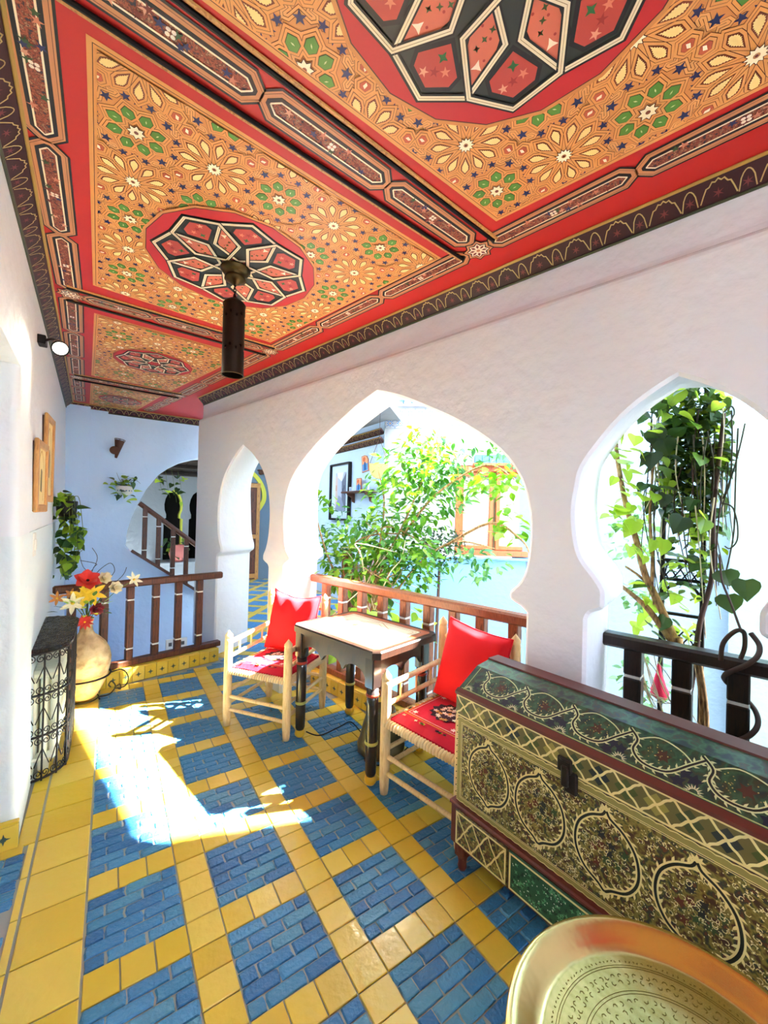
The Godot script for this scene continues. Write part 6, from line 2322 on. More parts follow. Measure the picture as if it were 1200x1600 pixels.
func build_hangings() -> void:
	rng.seed = 15
	var heart := [leaf_mesh(0.085, 0.036, 0.35, true), leaf_mesh(0.07, 0.032, 0.15, true), leaf_mesh(0.095, 0.04, 0.5, true)]
	# trailing pothos by the left wall
	var o := thing("hanging_pothos", "trailing green pothos in a wall pot on the left wall above the flower jar", "plant", Vector3(left_x(-4.40, 1.3), 1.3, -4.38))
	var pot := MB.new()
	var pp := []
	for r in [[0.0, 0.11], [0.05, 0.11], [0.07, 0.15], [0.078, 0.24], [0.074, 0.245], [0.066, 0.22], [0.0, 0.215]]: pp.append(Vector2(r[0], r[1]))
	pot.xf = Transform3D(Basis(), Vector3(0.085, 0, 0))
	pot.lathe(PackedVector2Array(pp), 18)
	part("wall_pot", pot, M.black_metal, o)
	for k in 9:
		var b := MB.new()
		var x := rng.randf_range(0.04, 0.19)
		var z := rng.randf_range(-0.1, 0.14)
		b.tube(smooth3([Vector3(0.085, 0.22, 0), Vector3(0.085 + (x - 0.085) * 0.7, 0.29, z * 0.6), Vector3(x, 0.12, z), Vector3(x + 0.02, -0.15, z * 1.1), Vector3(x * 0.9, rng.randf_range(-0.5, -0.2), z)], 5), 0.003, 0.002, 5)
		part("vine", b, M.stem_green, o)
	hang_leaves(o, 120, func() -> Vector3:
		var t := rng.randf()
		var wid := 0.20 if t > 0.12 else 0.12
		return Vector3(rng.randf_range(0.02, wid - 0.05 * absf(t - 0.5)), lerpf(0.32, -0.42, t), rng.randf_range(-0.13, 0.15)), heart, ["leaf_dark", "leaf_dark", "leaf_mid", "leaf_mid", "leaf_lime", "leaf_deep"])
	var b2 := MB.new()
	b2.tube(smooth3([Vector3(0.17, -0.15, 0.02), Vector3(0.21, -0.32, 0.02), Vector3(0.27, -0.36, 0.02), Vector3(0.31, -0.25, 0.0), Vector3(0.27, -0.16, 0)], 5), 0.0022, 0.0022, 5)
	part("dry_tendril", b2, M.vine_bark, o)
	# planter on the pale blue wall
	var p := thing("wall_planter", "small white wall planter with a spilling ivy on the pale blue back wall", "plant", Vector3(0.115, 1.66, -6.2))
	var pm := MB.new()
	var q := []
	for r in [[0.0, 0.0], [0.05, 0.0], [0.085, 0.03], [0.10, 0.10], [0.10, 0.115], [0.09, 0.10], [0.0, 0.09]]: q.append(Vector2(r[0], r[1]))
	pm.xf = Transform3D(Basis(), Vector3(0.02, 0.0, 0.105))
	pm.lathe(PackedVector2Array(q), 20)
	part("bowl", pm, M.white_plastic, p)
	var dt := MB.new()
	dt.col = C(60, 110, 150)
	for k in 6:
		var a := -0.9 + k * 0.36
		dt.xf = Transform3D(Basis(Vector3.UP, a), Vector3(0.02, 0, 0.105)) * Transform3D(Basis(), Vector3(0, 0.055, 0.0945))
		dt.poly(starp(0.012, 0.006, 6), 0.0)
	part("blue_flower_motif", dt, M.paint, p)
	var hl := [leaf_mesh(0.11, 0.045, 0.3, true), leaf_mesh(0.085, 0.036, 0.2, true)]
	hang_leaves(p, 30, func() -> Vector3:
		var u := rng.randf_range(-0.17, 0.17)
		return Vector3(u, rng.randf_range(0.05, 0.24) - (0.16 if rng.randf() < 0.3 else 0.0), 0.10 + rng.randf_range(-0.06, 0.1)), hl, ["leaf_dark", "leaf_mid", "leaf_blue", "leaf_deep"])
	for k in 5:
		var b := MB.new()
		var e := Vector3(rng.randf_range(-0.1, 0.24), rng.randf_range(-0.06, 0.3), 0.16)
		b.tube(smooth3([Vector3(0.02, 0.1, 0.105), Vector3(e.x * 0.6, 0.2, 0.14), e], 5), 0.0025, 0.0015, 5)
		part("stem", b, M.vine_bark, p)
	# ivy in the arched opening
	var v := thing("opening_ivy", "ivy strands hanging in the arched opening behind the stair balustrade", "plant", Vector3(0.75, 2.05, -7.5))
	for k in 4:
		var b := MB.new()
		b.tube(smooth3([Vector3(-0.12 + k * 0.09, 0.1, 0), Vector3(-0.1 + k * 0.1, -0.15, 0.02), Vector3(-0.05 + k * 0.1, -0.3 - 0.07 * k, 0)], 4), 0.003, 0.002, 5)
		part("strand", b, M.stem_green, v)
	hang_leaves(v, 26, func() -> Vector3:
		var u := rng.randf()
		return Vector3(-0.14 + u * 0.42, rng.randf_range(-0.22 - 0.32 * u, 0.02), rng.randf_range(-0.05, 0.05)), hl, ["leaf_dark", "leaf_mid", "leaf_deep", "leaf_lime"])

func build_back_things() -> void:
	# pierced sconce
	var s := thing("wall_sconce", "rusty pierced metal wall sconce high on the pale blue back wall", "lamp", Vector3(0.055, 2.27, -6.2))
	var b := MB.new()
	b.xf = Transform3D(Basis(Vector3.BACK, -0.16), Vector3(0, 0, 0))
	for k in 12:
		var a0 := -PI * 0.5 + PI * k / 12 - PI / 2
		var a1 := -PI * 0.5 + PI * (k + 1) / 12 - PI / 2
		var A := Vector3(sin(a0 + PI / 2), 0, cos(a0 + PI / 2))
		var B := Vector3(sin(a1 + PI / 2), 0, cos(a1 + PI / 2))
		A = Vector3(sin(-PI / 2 + PI * k / 12), 0, cos(-PI / 2 + PI * k / 12))
		B = Vector3(sin(-PI / 2 + PI * (k + 1) / 12), 0, cos(-PI / 2 + PI * (k + 1) / 12))
		b.quadn(A * 0.012 + Vector3(0, -0.14, 0), B * 0.012 + Vector3(0, -0.14, 0), B * 0.055 + Vector3(0, 0.09, 0), A * 0.055 + Vector3(0, 0.09, 0), A, B, B, A)
	part("half_cone", b, M.rust, s)
	var r := MB.new()
	r.xf = b.xf
	var pts := []
	for k in 13: pts.append(Vector3(sin(-PI / 2 + PI * k / 12) * 0.056, 0.105, cos(-PI / 2 + PI * k / 12) * 0.056))
	r.tube(pts, 0.004, 0.004, 6)
	for k in 5:
		var a := -PI / 2 + PI * k / 4
		r.tube([Vector3(sin(a) * 0.054, 0.085, cos(a) * 0.054), Vector3(sin(a) * 0.056, 0.105, cos(a) * 0.056)], 0.003, 0.003, 5)
	part("rim", r, M.rust, s)
	var d := MB.new()
	d.xf = Transform3D(Basis(Vector3.RIGHT, PI / 2), Vector3(-0.04, -0.045, 0.05))
	d.lathe(PackedVector2Array([Vector2(0.0, -0.006), Vector2(0.05, -0.006), Vector2(0.052, 0.0), Vector2(0.05, 0.006), Vector2(0.014, 0.006), Vector2(0.0, 0.004)]), 20)
	part("disc", d, M.rust, s)
	# sockets low in the stairwell
	for k in 2:
		var q := thing("wall_socket", ["white electrical socket low on the stairwell wall, left one of the pair", "white electrical socket low on the stairwell wall, right one of the pair"][k], "socket", Vector3(0.715 + 0.155 * k, -0.355, -6.2), 0.0, "sockets in the stairwell")
		var p := MB.new()
		p.box(Vector3(0, 0, 0.006), Vector3(0.11, 0.14, 0.014), 0.005)
		part("plate", p, M.white_plastic, q)
		var h := MB.new()
		h.box(Vector3(0, 0, 0.0135), Vector3(0.04, 0.05, 0.003), 0.001)
		part("sockets", h, M.socket_dark, q)
	# potted plant in front of the keyhole
	var o := thing("potted_plant", "leafy plant in a pink clay pot behind the stair balustrade", "plant", Vector3(0.97, 0.6, -7.72))
	var c := MB.new()
	var cp := []
	for t in [[0.0, 0.0], [0.08, 0.0], [0.12, 0.05], [0.145, 0.14], [0.13, 0.22], [0.10, 0.27], [0.115, 0.29], [0.10, 0.29], [0.0, 0.26]]: cp.append(Vector2(t[0], t[1]))
	c.lathe(PackedVector2Array(cp), 24)
	part("pot", c, M.pink_clay, o)
	rng.seed = 8
	var hl := [leaf_mesh(0.12, 0.04, 0.3), leaf_mesh(0.10, 0.035, 0.2)]
	hang_leaves(o, 34, func() -> Vector3: return Vector3(rng.randf_range(-0.26, 0.18), rng.randf_range(0.05, 0.45), rng.randf_range(-0.1, 0.14)), hl, ["leaf_dark", "leaf_mid", "leaf_deep"])
	var sh := MB.new()
	sh.box(Vector3(0.95, 0.585, -7.8), Vector3(0.7, 0.03, 0.4), 0.006)
	tag(part("stone_shelf", sh, M.plaster_court, self), "white ledge carrying the pink pot behind the stair", "shelf")
	# cloth glimpsed at the left edge of the opening
	var cl := MB.new()
	for k in 8:
		var x0 := 0.235 + 0.012 * k
		cl.quad(Vector3(x0, 1.12, -6.50 + 0.008 * (k % 2)), Vector3(x0 + 0.012, 1.12, -6.50 + 0.008 * ((k + 1) % 2)), Vector3(x0 + 0.012, 1.5, -6.50 + 0.008 * ((k + 1) % 2)), Vector3(x0, 1.5, -6.50 + 0.008 * (k % 2)))
	# carved door of the far gallery with its arched surround
	var dr := Node3D.new()
	dr.name = "door_1"
	add_child(dr)
	dr.set_meta("kind", "structure")
	tag(dr, "tall carved dark wooden door at the end of the far gallery", "door")
	dr.position = Vector3(2.26, 0, -8.995)
	var sl := MB.new()
	sl.box(Vector3(0, 1.06, 0.025), Vector3(0.92, 2.12, 0.05), 0.004)
	part("slab", sl, M.walnut, dr)
	for x in [-0.43, -0.02, 0.02, 0.43]:
		var st := MB.new()
		st.box(Vector3(x, 1.06, 0.058), Vector3(0.075 if absf(x) > 0.1 else 0.05, 2.12, 0.022), 0.004)
		part("stile", st, M.frame_wood, dr)
	for y in [0.08, 0.94, 2.06]:
		var st := MB.new()
		st.box(Vector3(0, y, 0.056), Vector3(0.86, 0.09, 0.022), 0.004)
		part("rail", st, M.frame_wood, dr)
	for x in [-0.225, 0.225]:
		for y in [[0.14, 0.88], [1.0, 2.0]]:
			var cv := MB.new()
			cv.xf = Transform3D(Basis(), Vector3(x, 0, 0.052))
			cv.col = C(120, 66, 42)
			var h: float = y[1] - y[0]
			var ym: float = (y[0] + y[1]) * 0.5
			for e in [0.0, 0.02, 0.04]:
				cv.ribbon(PackedVector2Array([Vector2(-0.15 + e, y[0] + 0.02 + e), Vector2(0.15 - e, y[0] + 0.02 + e), Vector2(0.15 - e, ym - 0.06), Vector2(0.11 - e, ym), Vector2(0.15 - e, ym + 0.06), Vector2(0.15 - e, y[1] - 0.02 - e), Vector2(-0.15 + e, y[1] - 0.02 - e), Vector2(-0.15 + e, ym + 0.06), Vector2(-0.11 + e, ym), Vector2(-0.15 + e, ym - 0.06)]), 0.010, 0.004, true)
			cv.poly(starp(0.07, 0.03, 8, Vector2(0, ym)), 0.004)
			part("carved_panel", cv, M.paint, dr)
	var tr := MB.new()
	tr.xf = Transform3D(Basis(), Vector3(0, 0, 0.0))
	var out := smooth_line([Vector2(0.46, 1.50), Vector2(0.50, 1.55), Vector2(0.60, 1.75), Vector2(0.58, 2.0), Vector2(0.44, 2.25), Vector2(0.2, 2.45), Vector2(0, 2.58)], 4)
	var full := PackedVector2Array(out)
	for i in range(out.size() - 2, -1, -1): full.append(Vector2(-out[i].x, out[i].y))
	var inn := PackedVector2Array()
	for i in full.size():
		var v := full[i] - Vector2(0, 1.9)
		inn.append(Vector2(0, 1.9) + v * 0.85)
	for i in full.size() - 1:
		tr.quad(Vector3(full[i].x, full[i].y, 0.05), Vector3(inn[i].x, inn[i].y, 0.05), Vector3(inn[i + 1].x, inn[i + 1].y, 0.05), Vector3(full[i + 1].x, full[i + 1].y, 0.05))
		tr.quad(Vector3(full[i].x, full[i].y, 0.0), Vector3(full[i].x, full[i].y, 0.05), Vector3(full[i + 1].x, full[i + 1].y, 0.05), Vector3(full[i + 1].x, full[i + 1].y, 0.0))
		tr.quad(Vector3(inn[i].x, inn[i].y, 0.0), Vector3(inn[i].x, inn[i].y, 0.05), Vector3(inn[i + 1].x, inn[i + 1].y, 0.05), Vector3(inn[i + 1].x, inn[i + 1].y, 0.0))
	part("yellow_surround", tr, M.yellow_trim, dr)
	var dl := thing("door_lamp", "small dark lamp over the carved far door", "lamp", Vector3(2.74, 2.36, -9.0))
	var lb := MB.new()
	lb.box(Vector3(0, 0, 0.06), Vector3(0.10, 0.08, 0.10), 0.01)
	lb.box(Vector3(0, 0.05, 0.06), Vector3(0.16, 0.02, 0.13), 0.006)
	part("hood", lb, M.rust, dl)
	var bk := MB.new()
	bk.box(Vector3(0, 0, 0.006), Vector3(0.05, 0.10, 0.012), 0.003)
	part("back_plate", bk, M.rust, dl)

# ---------------------------------------------------------------- across the courtyard
func build_court_things() -> void:
	# black frame on the gallery wall x = 3.36 (faces -x)
	var fx := Transform3D(Basis(Vector3.UP, -PI / 2), Vector3(3.36, 1.88, -6.33))
	var f := thing("large_picture", "large black framed picture of a narrow street on the pale blue wall across the courtyard", "picture")
	f.transform = fx
	var w := 0.72
	var h := 1.0
	for s: float in [-1.0, 1.0]:
		var a := MB.new()
		a.box(Vector3(s * (w * 0.5 - 0.015), 0, 0.03), Vector3(0.035, h, 0.06), 0.004)
		part("side_member", a, M.black_metal, f)
		var c := MB.new()
		c.box(Vector3(0, s * (h * 0.5 - 0.015), 0.03), Vector3(w - 0.06, 0.035, 0.06), 0.004)
		part("cross_member", c, M.black_metal, f)
	var p := MB.new()
	p.xf = Transform3D(Basis(), Vector3(0, 0, 0.02))
	var rect := func(x0: float, y0: float, x1: float, y1: float) -> PackedVector2Array: return PackedVector2Array([Vector2(x0, y0), Vector2(x1, y0), Vector2(x1, y1), Vector2(x0, y1)])
	p.col = C(206, 226, 244); p.poly(rect.call(-w / 2, -h / 2, w / 2, h / 2))
	p.col = C(176, 186, 200); p.poly(rect.call(-0.19, -0.34, 0.21, 0.34), 0.001)
	p.col = C(206, 186, 172); p.poly(PackedVector2Array([Vector2(-0.19, -0.34), Vector2(-0.10, -0.2), Vector2(-0.10, 0.26), Vector2(-0.19, 0.30)]), 0.002)
	p.col = C(110, 116, 130); p.poly(PackedVector2Array([Vector2(0.21, -0.34), Vector2(0.06, -0.22), Vector2(0.05, 0.18), Vector2(0.12, 0.24), Vector2(0.21, 0.34)]), 0.002)
	p.col = C(140, 150, 170); p.poly(PackedVector2Array([Vector2(-0.19, -0.34), Vector2(0.21, -0.34), Vector2(0.04, -0.10), Vector2(-0.06, -0.06)]), 0.003)
	p.col = C(226, 236, 250); p.poly(PackedVector2Array([Vector2(-0.10, 0.26), Vector2(0.05, 0.18), Vector2(0.12, 0.34), Vector2(-0.12, 0.34)]), 0.003)
	p.col = C(196, 150, 120); p.poly(rect.call(-0.17, 0.02, -0.13, 0.12), 0.004)
	p.col = C(70, 78, 96)
	for q in [[0.13, 0.05], [0.15, -0.06], [0.09, 0.0]]: p.poly(rect.call(q[0], q[1], q[0] + 0.03, q[1] + 0.06), 0.004)
	part("print", p, M.paint_matt, f)
	# small arch-shaped pictures
	for q in [["arch-shaped orange and blue picture hung crooked beside the large black frame", -5.53, 2.31, 0.20, 0.27, 0.12, "arch_picture"], ["small orange and blue picture standing on the wall shelf", -5.61, 1.97, 0.15, 0.21, 0.0, "shelf_picture"]]:
		var o := thing(q[6], q[0], "picture")
		o.transform = Transform3D(Basis(Vector3.UP, -PI / 2) * Basis(Vector3.BACK, q[5]), Vector3(3.36 - (0.0 if q[5] else 0.06), q[2], q[1]))
		var pw: float = q[3]
		var ph: float = q[4]
		var out := PackedVector2Array([Vector2(-pw / 2, -ph / 2), Vector2(pw / 2, -ph / 2), Vector2(pw / 2, ph * 0.2), Vector2(pw * 0.3, ph * 0.42), Vector2(0, ph / 2), Vector2(-pw / 2, ph / 2)] if q[5] else [Vector2(-pw / 2, -ph / 2), Vector2(pw / 2, -ph / 2), Vector2(pw / 2, ph / 2), Vector2(-pw / 2, ph / 2)])
		var b := MB.new()
		b.prism(out, 0.0, 0.012)
		part("panel", b, M.window_wood, o)
		var pp := MB.new()
		pp.xf = Transform3D(Basis(), Vector3(0, 0, 0.0125))
		pp.col = C(240, 170, 120); pp.poly(grow(out, -0.008))
		pp.col = C(90, 160, 214); pp.poly(rect.call(-pw * 0.4, -ph * 0.44, pw * 0.42, -ph * 0.02), 0.0006)
		pp.col = C(40, 90, 150); pp.poly(PackedVector2Array([Vector2(-pw * 0.15, -ph * 0.4), Vector2(pw * 0.15, -ph * 0.4), Vector2(pw * 0.13, ph * 0.02), Vector2(0, ph * 0.14), Vector2(-pw * 0.13, ph * 0.02)]), 0.0012)
		pp.col = C(226, 110, 60); pp.poly(circle(pw * 0.2, 12, Vector2(-pw * 0.1, ph * 0.26)), 0.0010)
		part("print", pp, M.paint_matt, o)
	# shelf with bracket and small things on it
	var sh := thing("wall_shelf", "brown bracket shelf on the pale blue wall across the courtyard", "shelf", Vector3(3.36, 1.85, -5.58))
	var b := MB.new()
	b.box(Vector3(-0.09, 0, 0), Vector3(0.18, 0.03, 0.86), 0.005)
	part("board", b, M.walnut, sh)
	for z in [-0.28, 0.28]:
		var k := MB.new()
		k.xf = Transform3D(Basis(Vector3.UP, PI), Vector3(0, 0, z))
		k.prism(PackedVector2Array([Vector2(0, -0.015), Vector2(0.15, -0.015), Vector2(0.13, -0.05), Vector2(0.06, -0.08), Vector2(0.045, -0.15), Vector2(0.0, -0.17)]), -0.015, 0.015)
		part("bracket", k, M.walnut, sh)
	for q in [["small framed photo at the left end of the wall shelf", -5.83, 0.10, 0.075], ["wide low framed card on the wall shelf, right of the orange picture", -5.36, 0.17, 0.11]]:
		var c := thing("photo_stand", q[0], "picture", Vector3(3.27, 1.865, q[1]), -PI / 2)
		var m := MB.new()
		m.box(Vector3(0, q[3] * 0.5, 0), Vector3(q[2], q[3], 0.012), 0.003)
		part("frame", m, M.white_plastic, c)
		var n := MB.new()
		n.col = C(150, 180, 200)
		n.xf = Transform3D(Basis(), Vector3(0, q[3] * 0.5, 0.0065))
		n.poly(rect.call(-q[2] * 0.38, -q[3] * 0.34, q[2] * 0.38, q[3] * 0.34))
		part("photo", n, M.paint_matt, c)
	# painted cornice of that gallery
	for k in 2:
		cornice("trim_cornice_court" if k == 0 else "trim_cornice_court_upper", Vector3(3.36, 0, -5.02), Vector3(3.36, 0, -8.9), Vector3(-1, 0, 0), "dark red painted cornice of the gallery across the courtyard" if k == 0 else "second, upper red cornice of the gallery across the courtyard")
		var nd := get_node("trim_cornice_court" if k == 0 else "trim_cornice_court_upper") as Node3D
		nd.position = Vector3(0, -0.11 + 0.13 * k, 0)
	# half-moon hanging lamp near the corner
	var hl := thing("hanging_lamp", "cream half-moon lampshade hanging on two cords at the courtyard corner", "lamp", Vector3(3.02, 2.06, -4.62))
	var sd := MB.new()
	sd.xf = Transform3D(Basis(Vector3.UP, -0.6), Vector3.ZERO)
	var hp := PackedVector2Array([Vector2(-0.13, 0.13)])
	for k in 13:
		var a := PI + PI * k / 12
		hp.append(Vector2(cos(a) * 0.13, 0.08 + sin(a) * 0.15))
	hp.append(Vector2(0.13, 0.13))
	sd.prism(hp, -0.05, 0.05)
	part("shade", sd, M.shade, hl)
	var cd := MB.new()
	cd.xf = sd.xf
	for s: float in [-1.0, 1.0]: cd.tube([Vector3(s * 0.13, 0.12, 0), Vector3(0, 0.49, 0)], 0.004, 0.004, 5)
	part("cord", cd, M.vine_bark, hl)
	var hk := MB.new()
	hk.tube([Vector3(0, 0.49, 0), Vector3(0, 0.86, 0)], 0.003, 0.003, 5)
	part("hook_wire", hk, M.vine_bark, hl)
	# tile frieze and blue eave on the long wall
	var fr := Node3D.new()
	fr.name = "trim_tile_frieze"
	add_child(fr)
	fr.set_meta("kind", "structure")
	tag(fr, "blue and white patterned tile frieze along the top of the courtyard wall", "frieze")
	fr.transform = W2x() * Transform3D(Basis(), Vector3(0, 2.78, 0.006))
	var tl := MB.new()
	tl.col = C(146, 156, 164)
	tl.box(Vector3(0, 0, 0), Vector3(0.146, 0.146, 0.012), 0.002)
	tl.xf = Transform3D(Basis(), Vector3(0, 0, 0.0065))
	tl.col = C(58, 104, 160)
	for k in 8: tl.poly(PackedVector2Array([Vector2.from_angle(k * PI / 4) * 0.012, Vector2.from_angle(k * PI / 4 + 0.25) * 0.034, Vector2.from_angle(k * PI / 4) * 0.056, Vector2.from_angle(k * PI / 4 - 0.25) * 0.034]), 0.0004)
	tl.col = C(44, 80, 136)
	for s in [Vector2(1, 1), Vector2(-1, 1), Vector2(1, -1), Vector2(-1, -1)]:
		tl.ribbon(PackedVector2Array([s * 0.07, s * 0.05 + Vector2(s.x * 0.012, -s.y * 0.012), s * 0.034]), 0.006, 0.0006)
	tl.col = C(150, 96, 66)
	tl.poly(circle(0.011, 8), 0.0008)
	tl.ribbon(PackedVector2Array([Vector2(-0.07, 0), Vector2(0, 0.07), Vector2(0.07, 0), Vector2(0, -0.07)]), 0.003, 0.0005, true)
	var tlm := tl.mesh()
	for i in 20:
		for j in 2: piece("frieze_tile", tlm, M.paint, fr, Transform3D(Basis(), Vector3(0.06 + i * 0.148, 0.075 + j * 0.148, 0)))
	var ev := Node3D.new()
	ev.name = "trim_blue_eave"
	add_child(ev)
	ev.set_meta("kind", "structure")
	tag(ev, "row of blue glazed eave tiles above the courtyard frieze", "eave")
	ev.transform = W2x() * Transform3D(Basis(Vector3.RIGHT, 0.5), Vector3(0, 3.13, 0.02))
	var et := MB.new()
	for k in 8:
		var a0 := PI * k / 8
		var a1 := PI * (k + 1) / 8
		et.quadn(Vector3(cos(a0) * 0.06, sin(a0) * 0.045, -0.2), Vector3(cos(a1) * 0.06, sin(a1) * 0.045, -0.2), Vector3(cos(a1) * 0.06, sin(a1) * 0.045, 0.1), Vector3(cos(a0) * 0.06, sin(a0) * 0.045, 0.1), Vector3(cos(a0), sin(a0), 0), Vector3(cos(a1), sin(a1), 0), Vector3(cos(a1), sin(a1), 0), Vector3(cos(a0), sin(a0), 0))
	var em := et.mesh()
	for i in 22: piece("eave_tile", em, M.blue_tile, ev, Transform3D(Basis(), Vector3(0.2 + i * 0.125, 0.02, 0)))
	# window
	var wn := Node3D.new()
	wn.name = "window_1"
	add_child(wn)
	wn.set_meta("kind", "structure")
	tag(wn, "brown wooden window with cream curtains across the courtyard", "window")
	wn.transform = W2x() * Transform3D(Basis(), Vector3(1.615, 1.59, -0.06))
	var W_ := 1.13
	var H_ := 1.30
	for s: float in [-1.0, 1.0]:
		for q in [["jamb", Vector3(s * (W_ * 0.5 - 0.04), 0, 0.02), Vector3(0.08, H_, 0.12)], ["sill", Vector3(0, s * (H_ * 0.5 - 0.04), 0.02), Vector3(W_ - 0.16, 0.08, 0.12)]]:
			var m := MB.new()
			m.box(q[1], q[2], 0.006)
			part(q[0], m, M.window_wood, wn)
		# casement
		var cx: float = s * (W_ * 0.25 - 0.02)
		var cs := Node3D.new()
		cs.name = "casement" if s < 0 else "casement_001"
		wn.add_child(cs)
		for t: float in [-1.0, 1.0]:
			var m := MB.new()
			m.box(Vector3(cx + t * 0.215, 0, 0.0), Vector3(0.055, H_ - 0.17, 0.06), 0.005)
			part("stile", m, M.window_wood, cs)
			var n := MB.new()
			n.box(Vector3(cx, t * (H_ * 0.5 - 0.115), 0.0), Vector3(0.38, 0.055, 0.06), 0.005)
			part("rail", n, M.window_wood, cs)
		var gm := MB.new()
		gm.box(Vector3(cx, 0, -0.012), Vector3(0.38, H_ - 0.27, 0.004))
		part("pane", gm, M.glass, cs)
		var cu := MB.new()
		var n2 := 36
		for k in n2:
			var x0 := cx - 0.2 + 0.4 * k / n2
			var x1 := cx - 0.2 + 0.4 * (k + 1) / n2
			var z0 := -0.09 + 0.018 * sin(k * 1.1) + 0.006 * sin(k * 0.37)
			var z1 := -0.09 + 0.018 * sin((k + 1) * 1.1) + 0.006 * sin((k + 1) * 0.37)
			cu.quad(Vector3(x0, -0.55, z0), Vector3(x1, -0.55, z1), Vector3(x1, 0.55, z1), Vector3(x0, 0.55, z0))
		part("curtain", cu, M.curtain, wn)
	var bx := MB.new()
	bx.box(Vector3(0, 0, -0.20), Vector3(W_, H_, 0.02))
	part("dark_back", bx, M.curtain, wn)
	var ld := MB.new()
	ld.xf = W2x()
	ld.box(Vector3(1.615, 0.905, 0.03), Vector3(1.25, 0.035, 0.10), 0.006)
	struct("trim_window_ledge", ld, M.plaster_blue, "pale blue ledge under the courtyard window", "ledge")
	var hd := thing("window_hood", "blue-green boarded hood over the courtyard window", "hood")
	hd.transform = W2x() * Transform3D(Basis(), Vector3(1.75, 2.27, 0.05))
	var bd := MB.new()
	bd.box(Vector3(0, 0, 0), Vector3(0.095, 0.12, 0.14), 0.004)
	var bdm := bd.mesh()
	var hm := mat("hood_blue", S(60, 110, 130), 0.6)
	for i in 9: piece("board", bdm, hm, hd, Transform3D(Basis(), Vector3(-0.4 + i * 0.1, 0.06, 0)))
	var hb := MB.new()
	hb.box(Vector3(0, -0.02, 0), Vector3(0.95, 0.04, 0.16), 0.005)
	part("lintel", hb, M.window_wood, hd)

# ---------------------------------------------------------------- trees
func twig(p: Array, r0: float, r1: float, m: Material, o: Node3D, called := "branch") -> void:
	var b := MB.new()
	b.tube(smooth3(p, 5), r0, r1, 7)
	part(called, b, m, o)

func foliage(called: String, o: Node3D, blobs: Array, leaf: ArrayMesh, tints: Array, s0: float, s1: float) -> void:
	# blobs: centre, radii, turn of the blob about y, count
	var n := 0
	for q in blobs: n += q[3]
	var mm := MultiMesh.new()
	mm.transform_format = MultiMesh.TRANSFORM_3D
	mm.use_colors = true
	mm.mesh = leaf
	mm.instance_count = n
	var k := 0
	for q in blobs:
		var bs := Basis(Vector3.UP, q[2])
		for i in q[3]:
			var v := Vector3(rng.randfn(), rng.randfn(), rng.randfn()).normalized() * pow(rng.randf(), 0.45)
			var at: Vector3 = q[0] + bs * Vector3(v.x * q[1].x, v.y * q[1].y, v.z * q[1].z)
			var d := (bs * Vector3(v.x, 0, v.z) * 0.7 + Vector3(rng.randf_range(-1, 1), rng.randf_range(-0.9, 0.3), rng.randf_range(-1, 1))).normalized()
			if absf(d.y) > 0.97: d.x += 0.4
			var s := rng.randf_range(s0, s1)
			mm.set_instance_transform(k, Transform3D(Basis.looking_at(d.normalized(), Vector3(rng.randf_range(-0.5, 0.5), 1, rng.randf_range(-0.5, 0.5)).normalized()).scaled(Vector3(s, s, s)), at - o.position))
			var c: Color = tints[rng.randi_range(0, tints.size() - 1)]
			mm.set_instance_color(k, c)
			k += 1
	var mi := MultiMeshInstance3D.new()
	mi.name = called
	mi.multimesh = mm
	mi.material_override = M.leaf_tint
	o.add_child(mi)
	stuff(mi)

const YAW := -0.5948

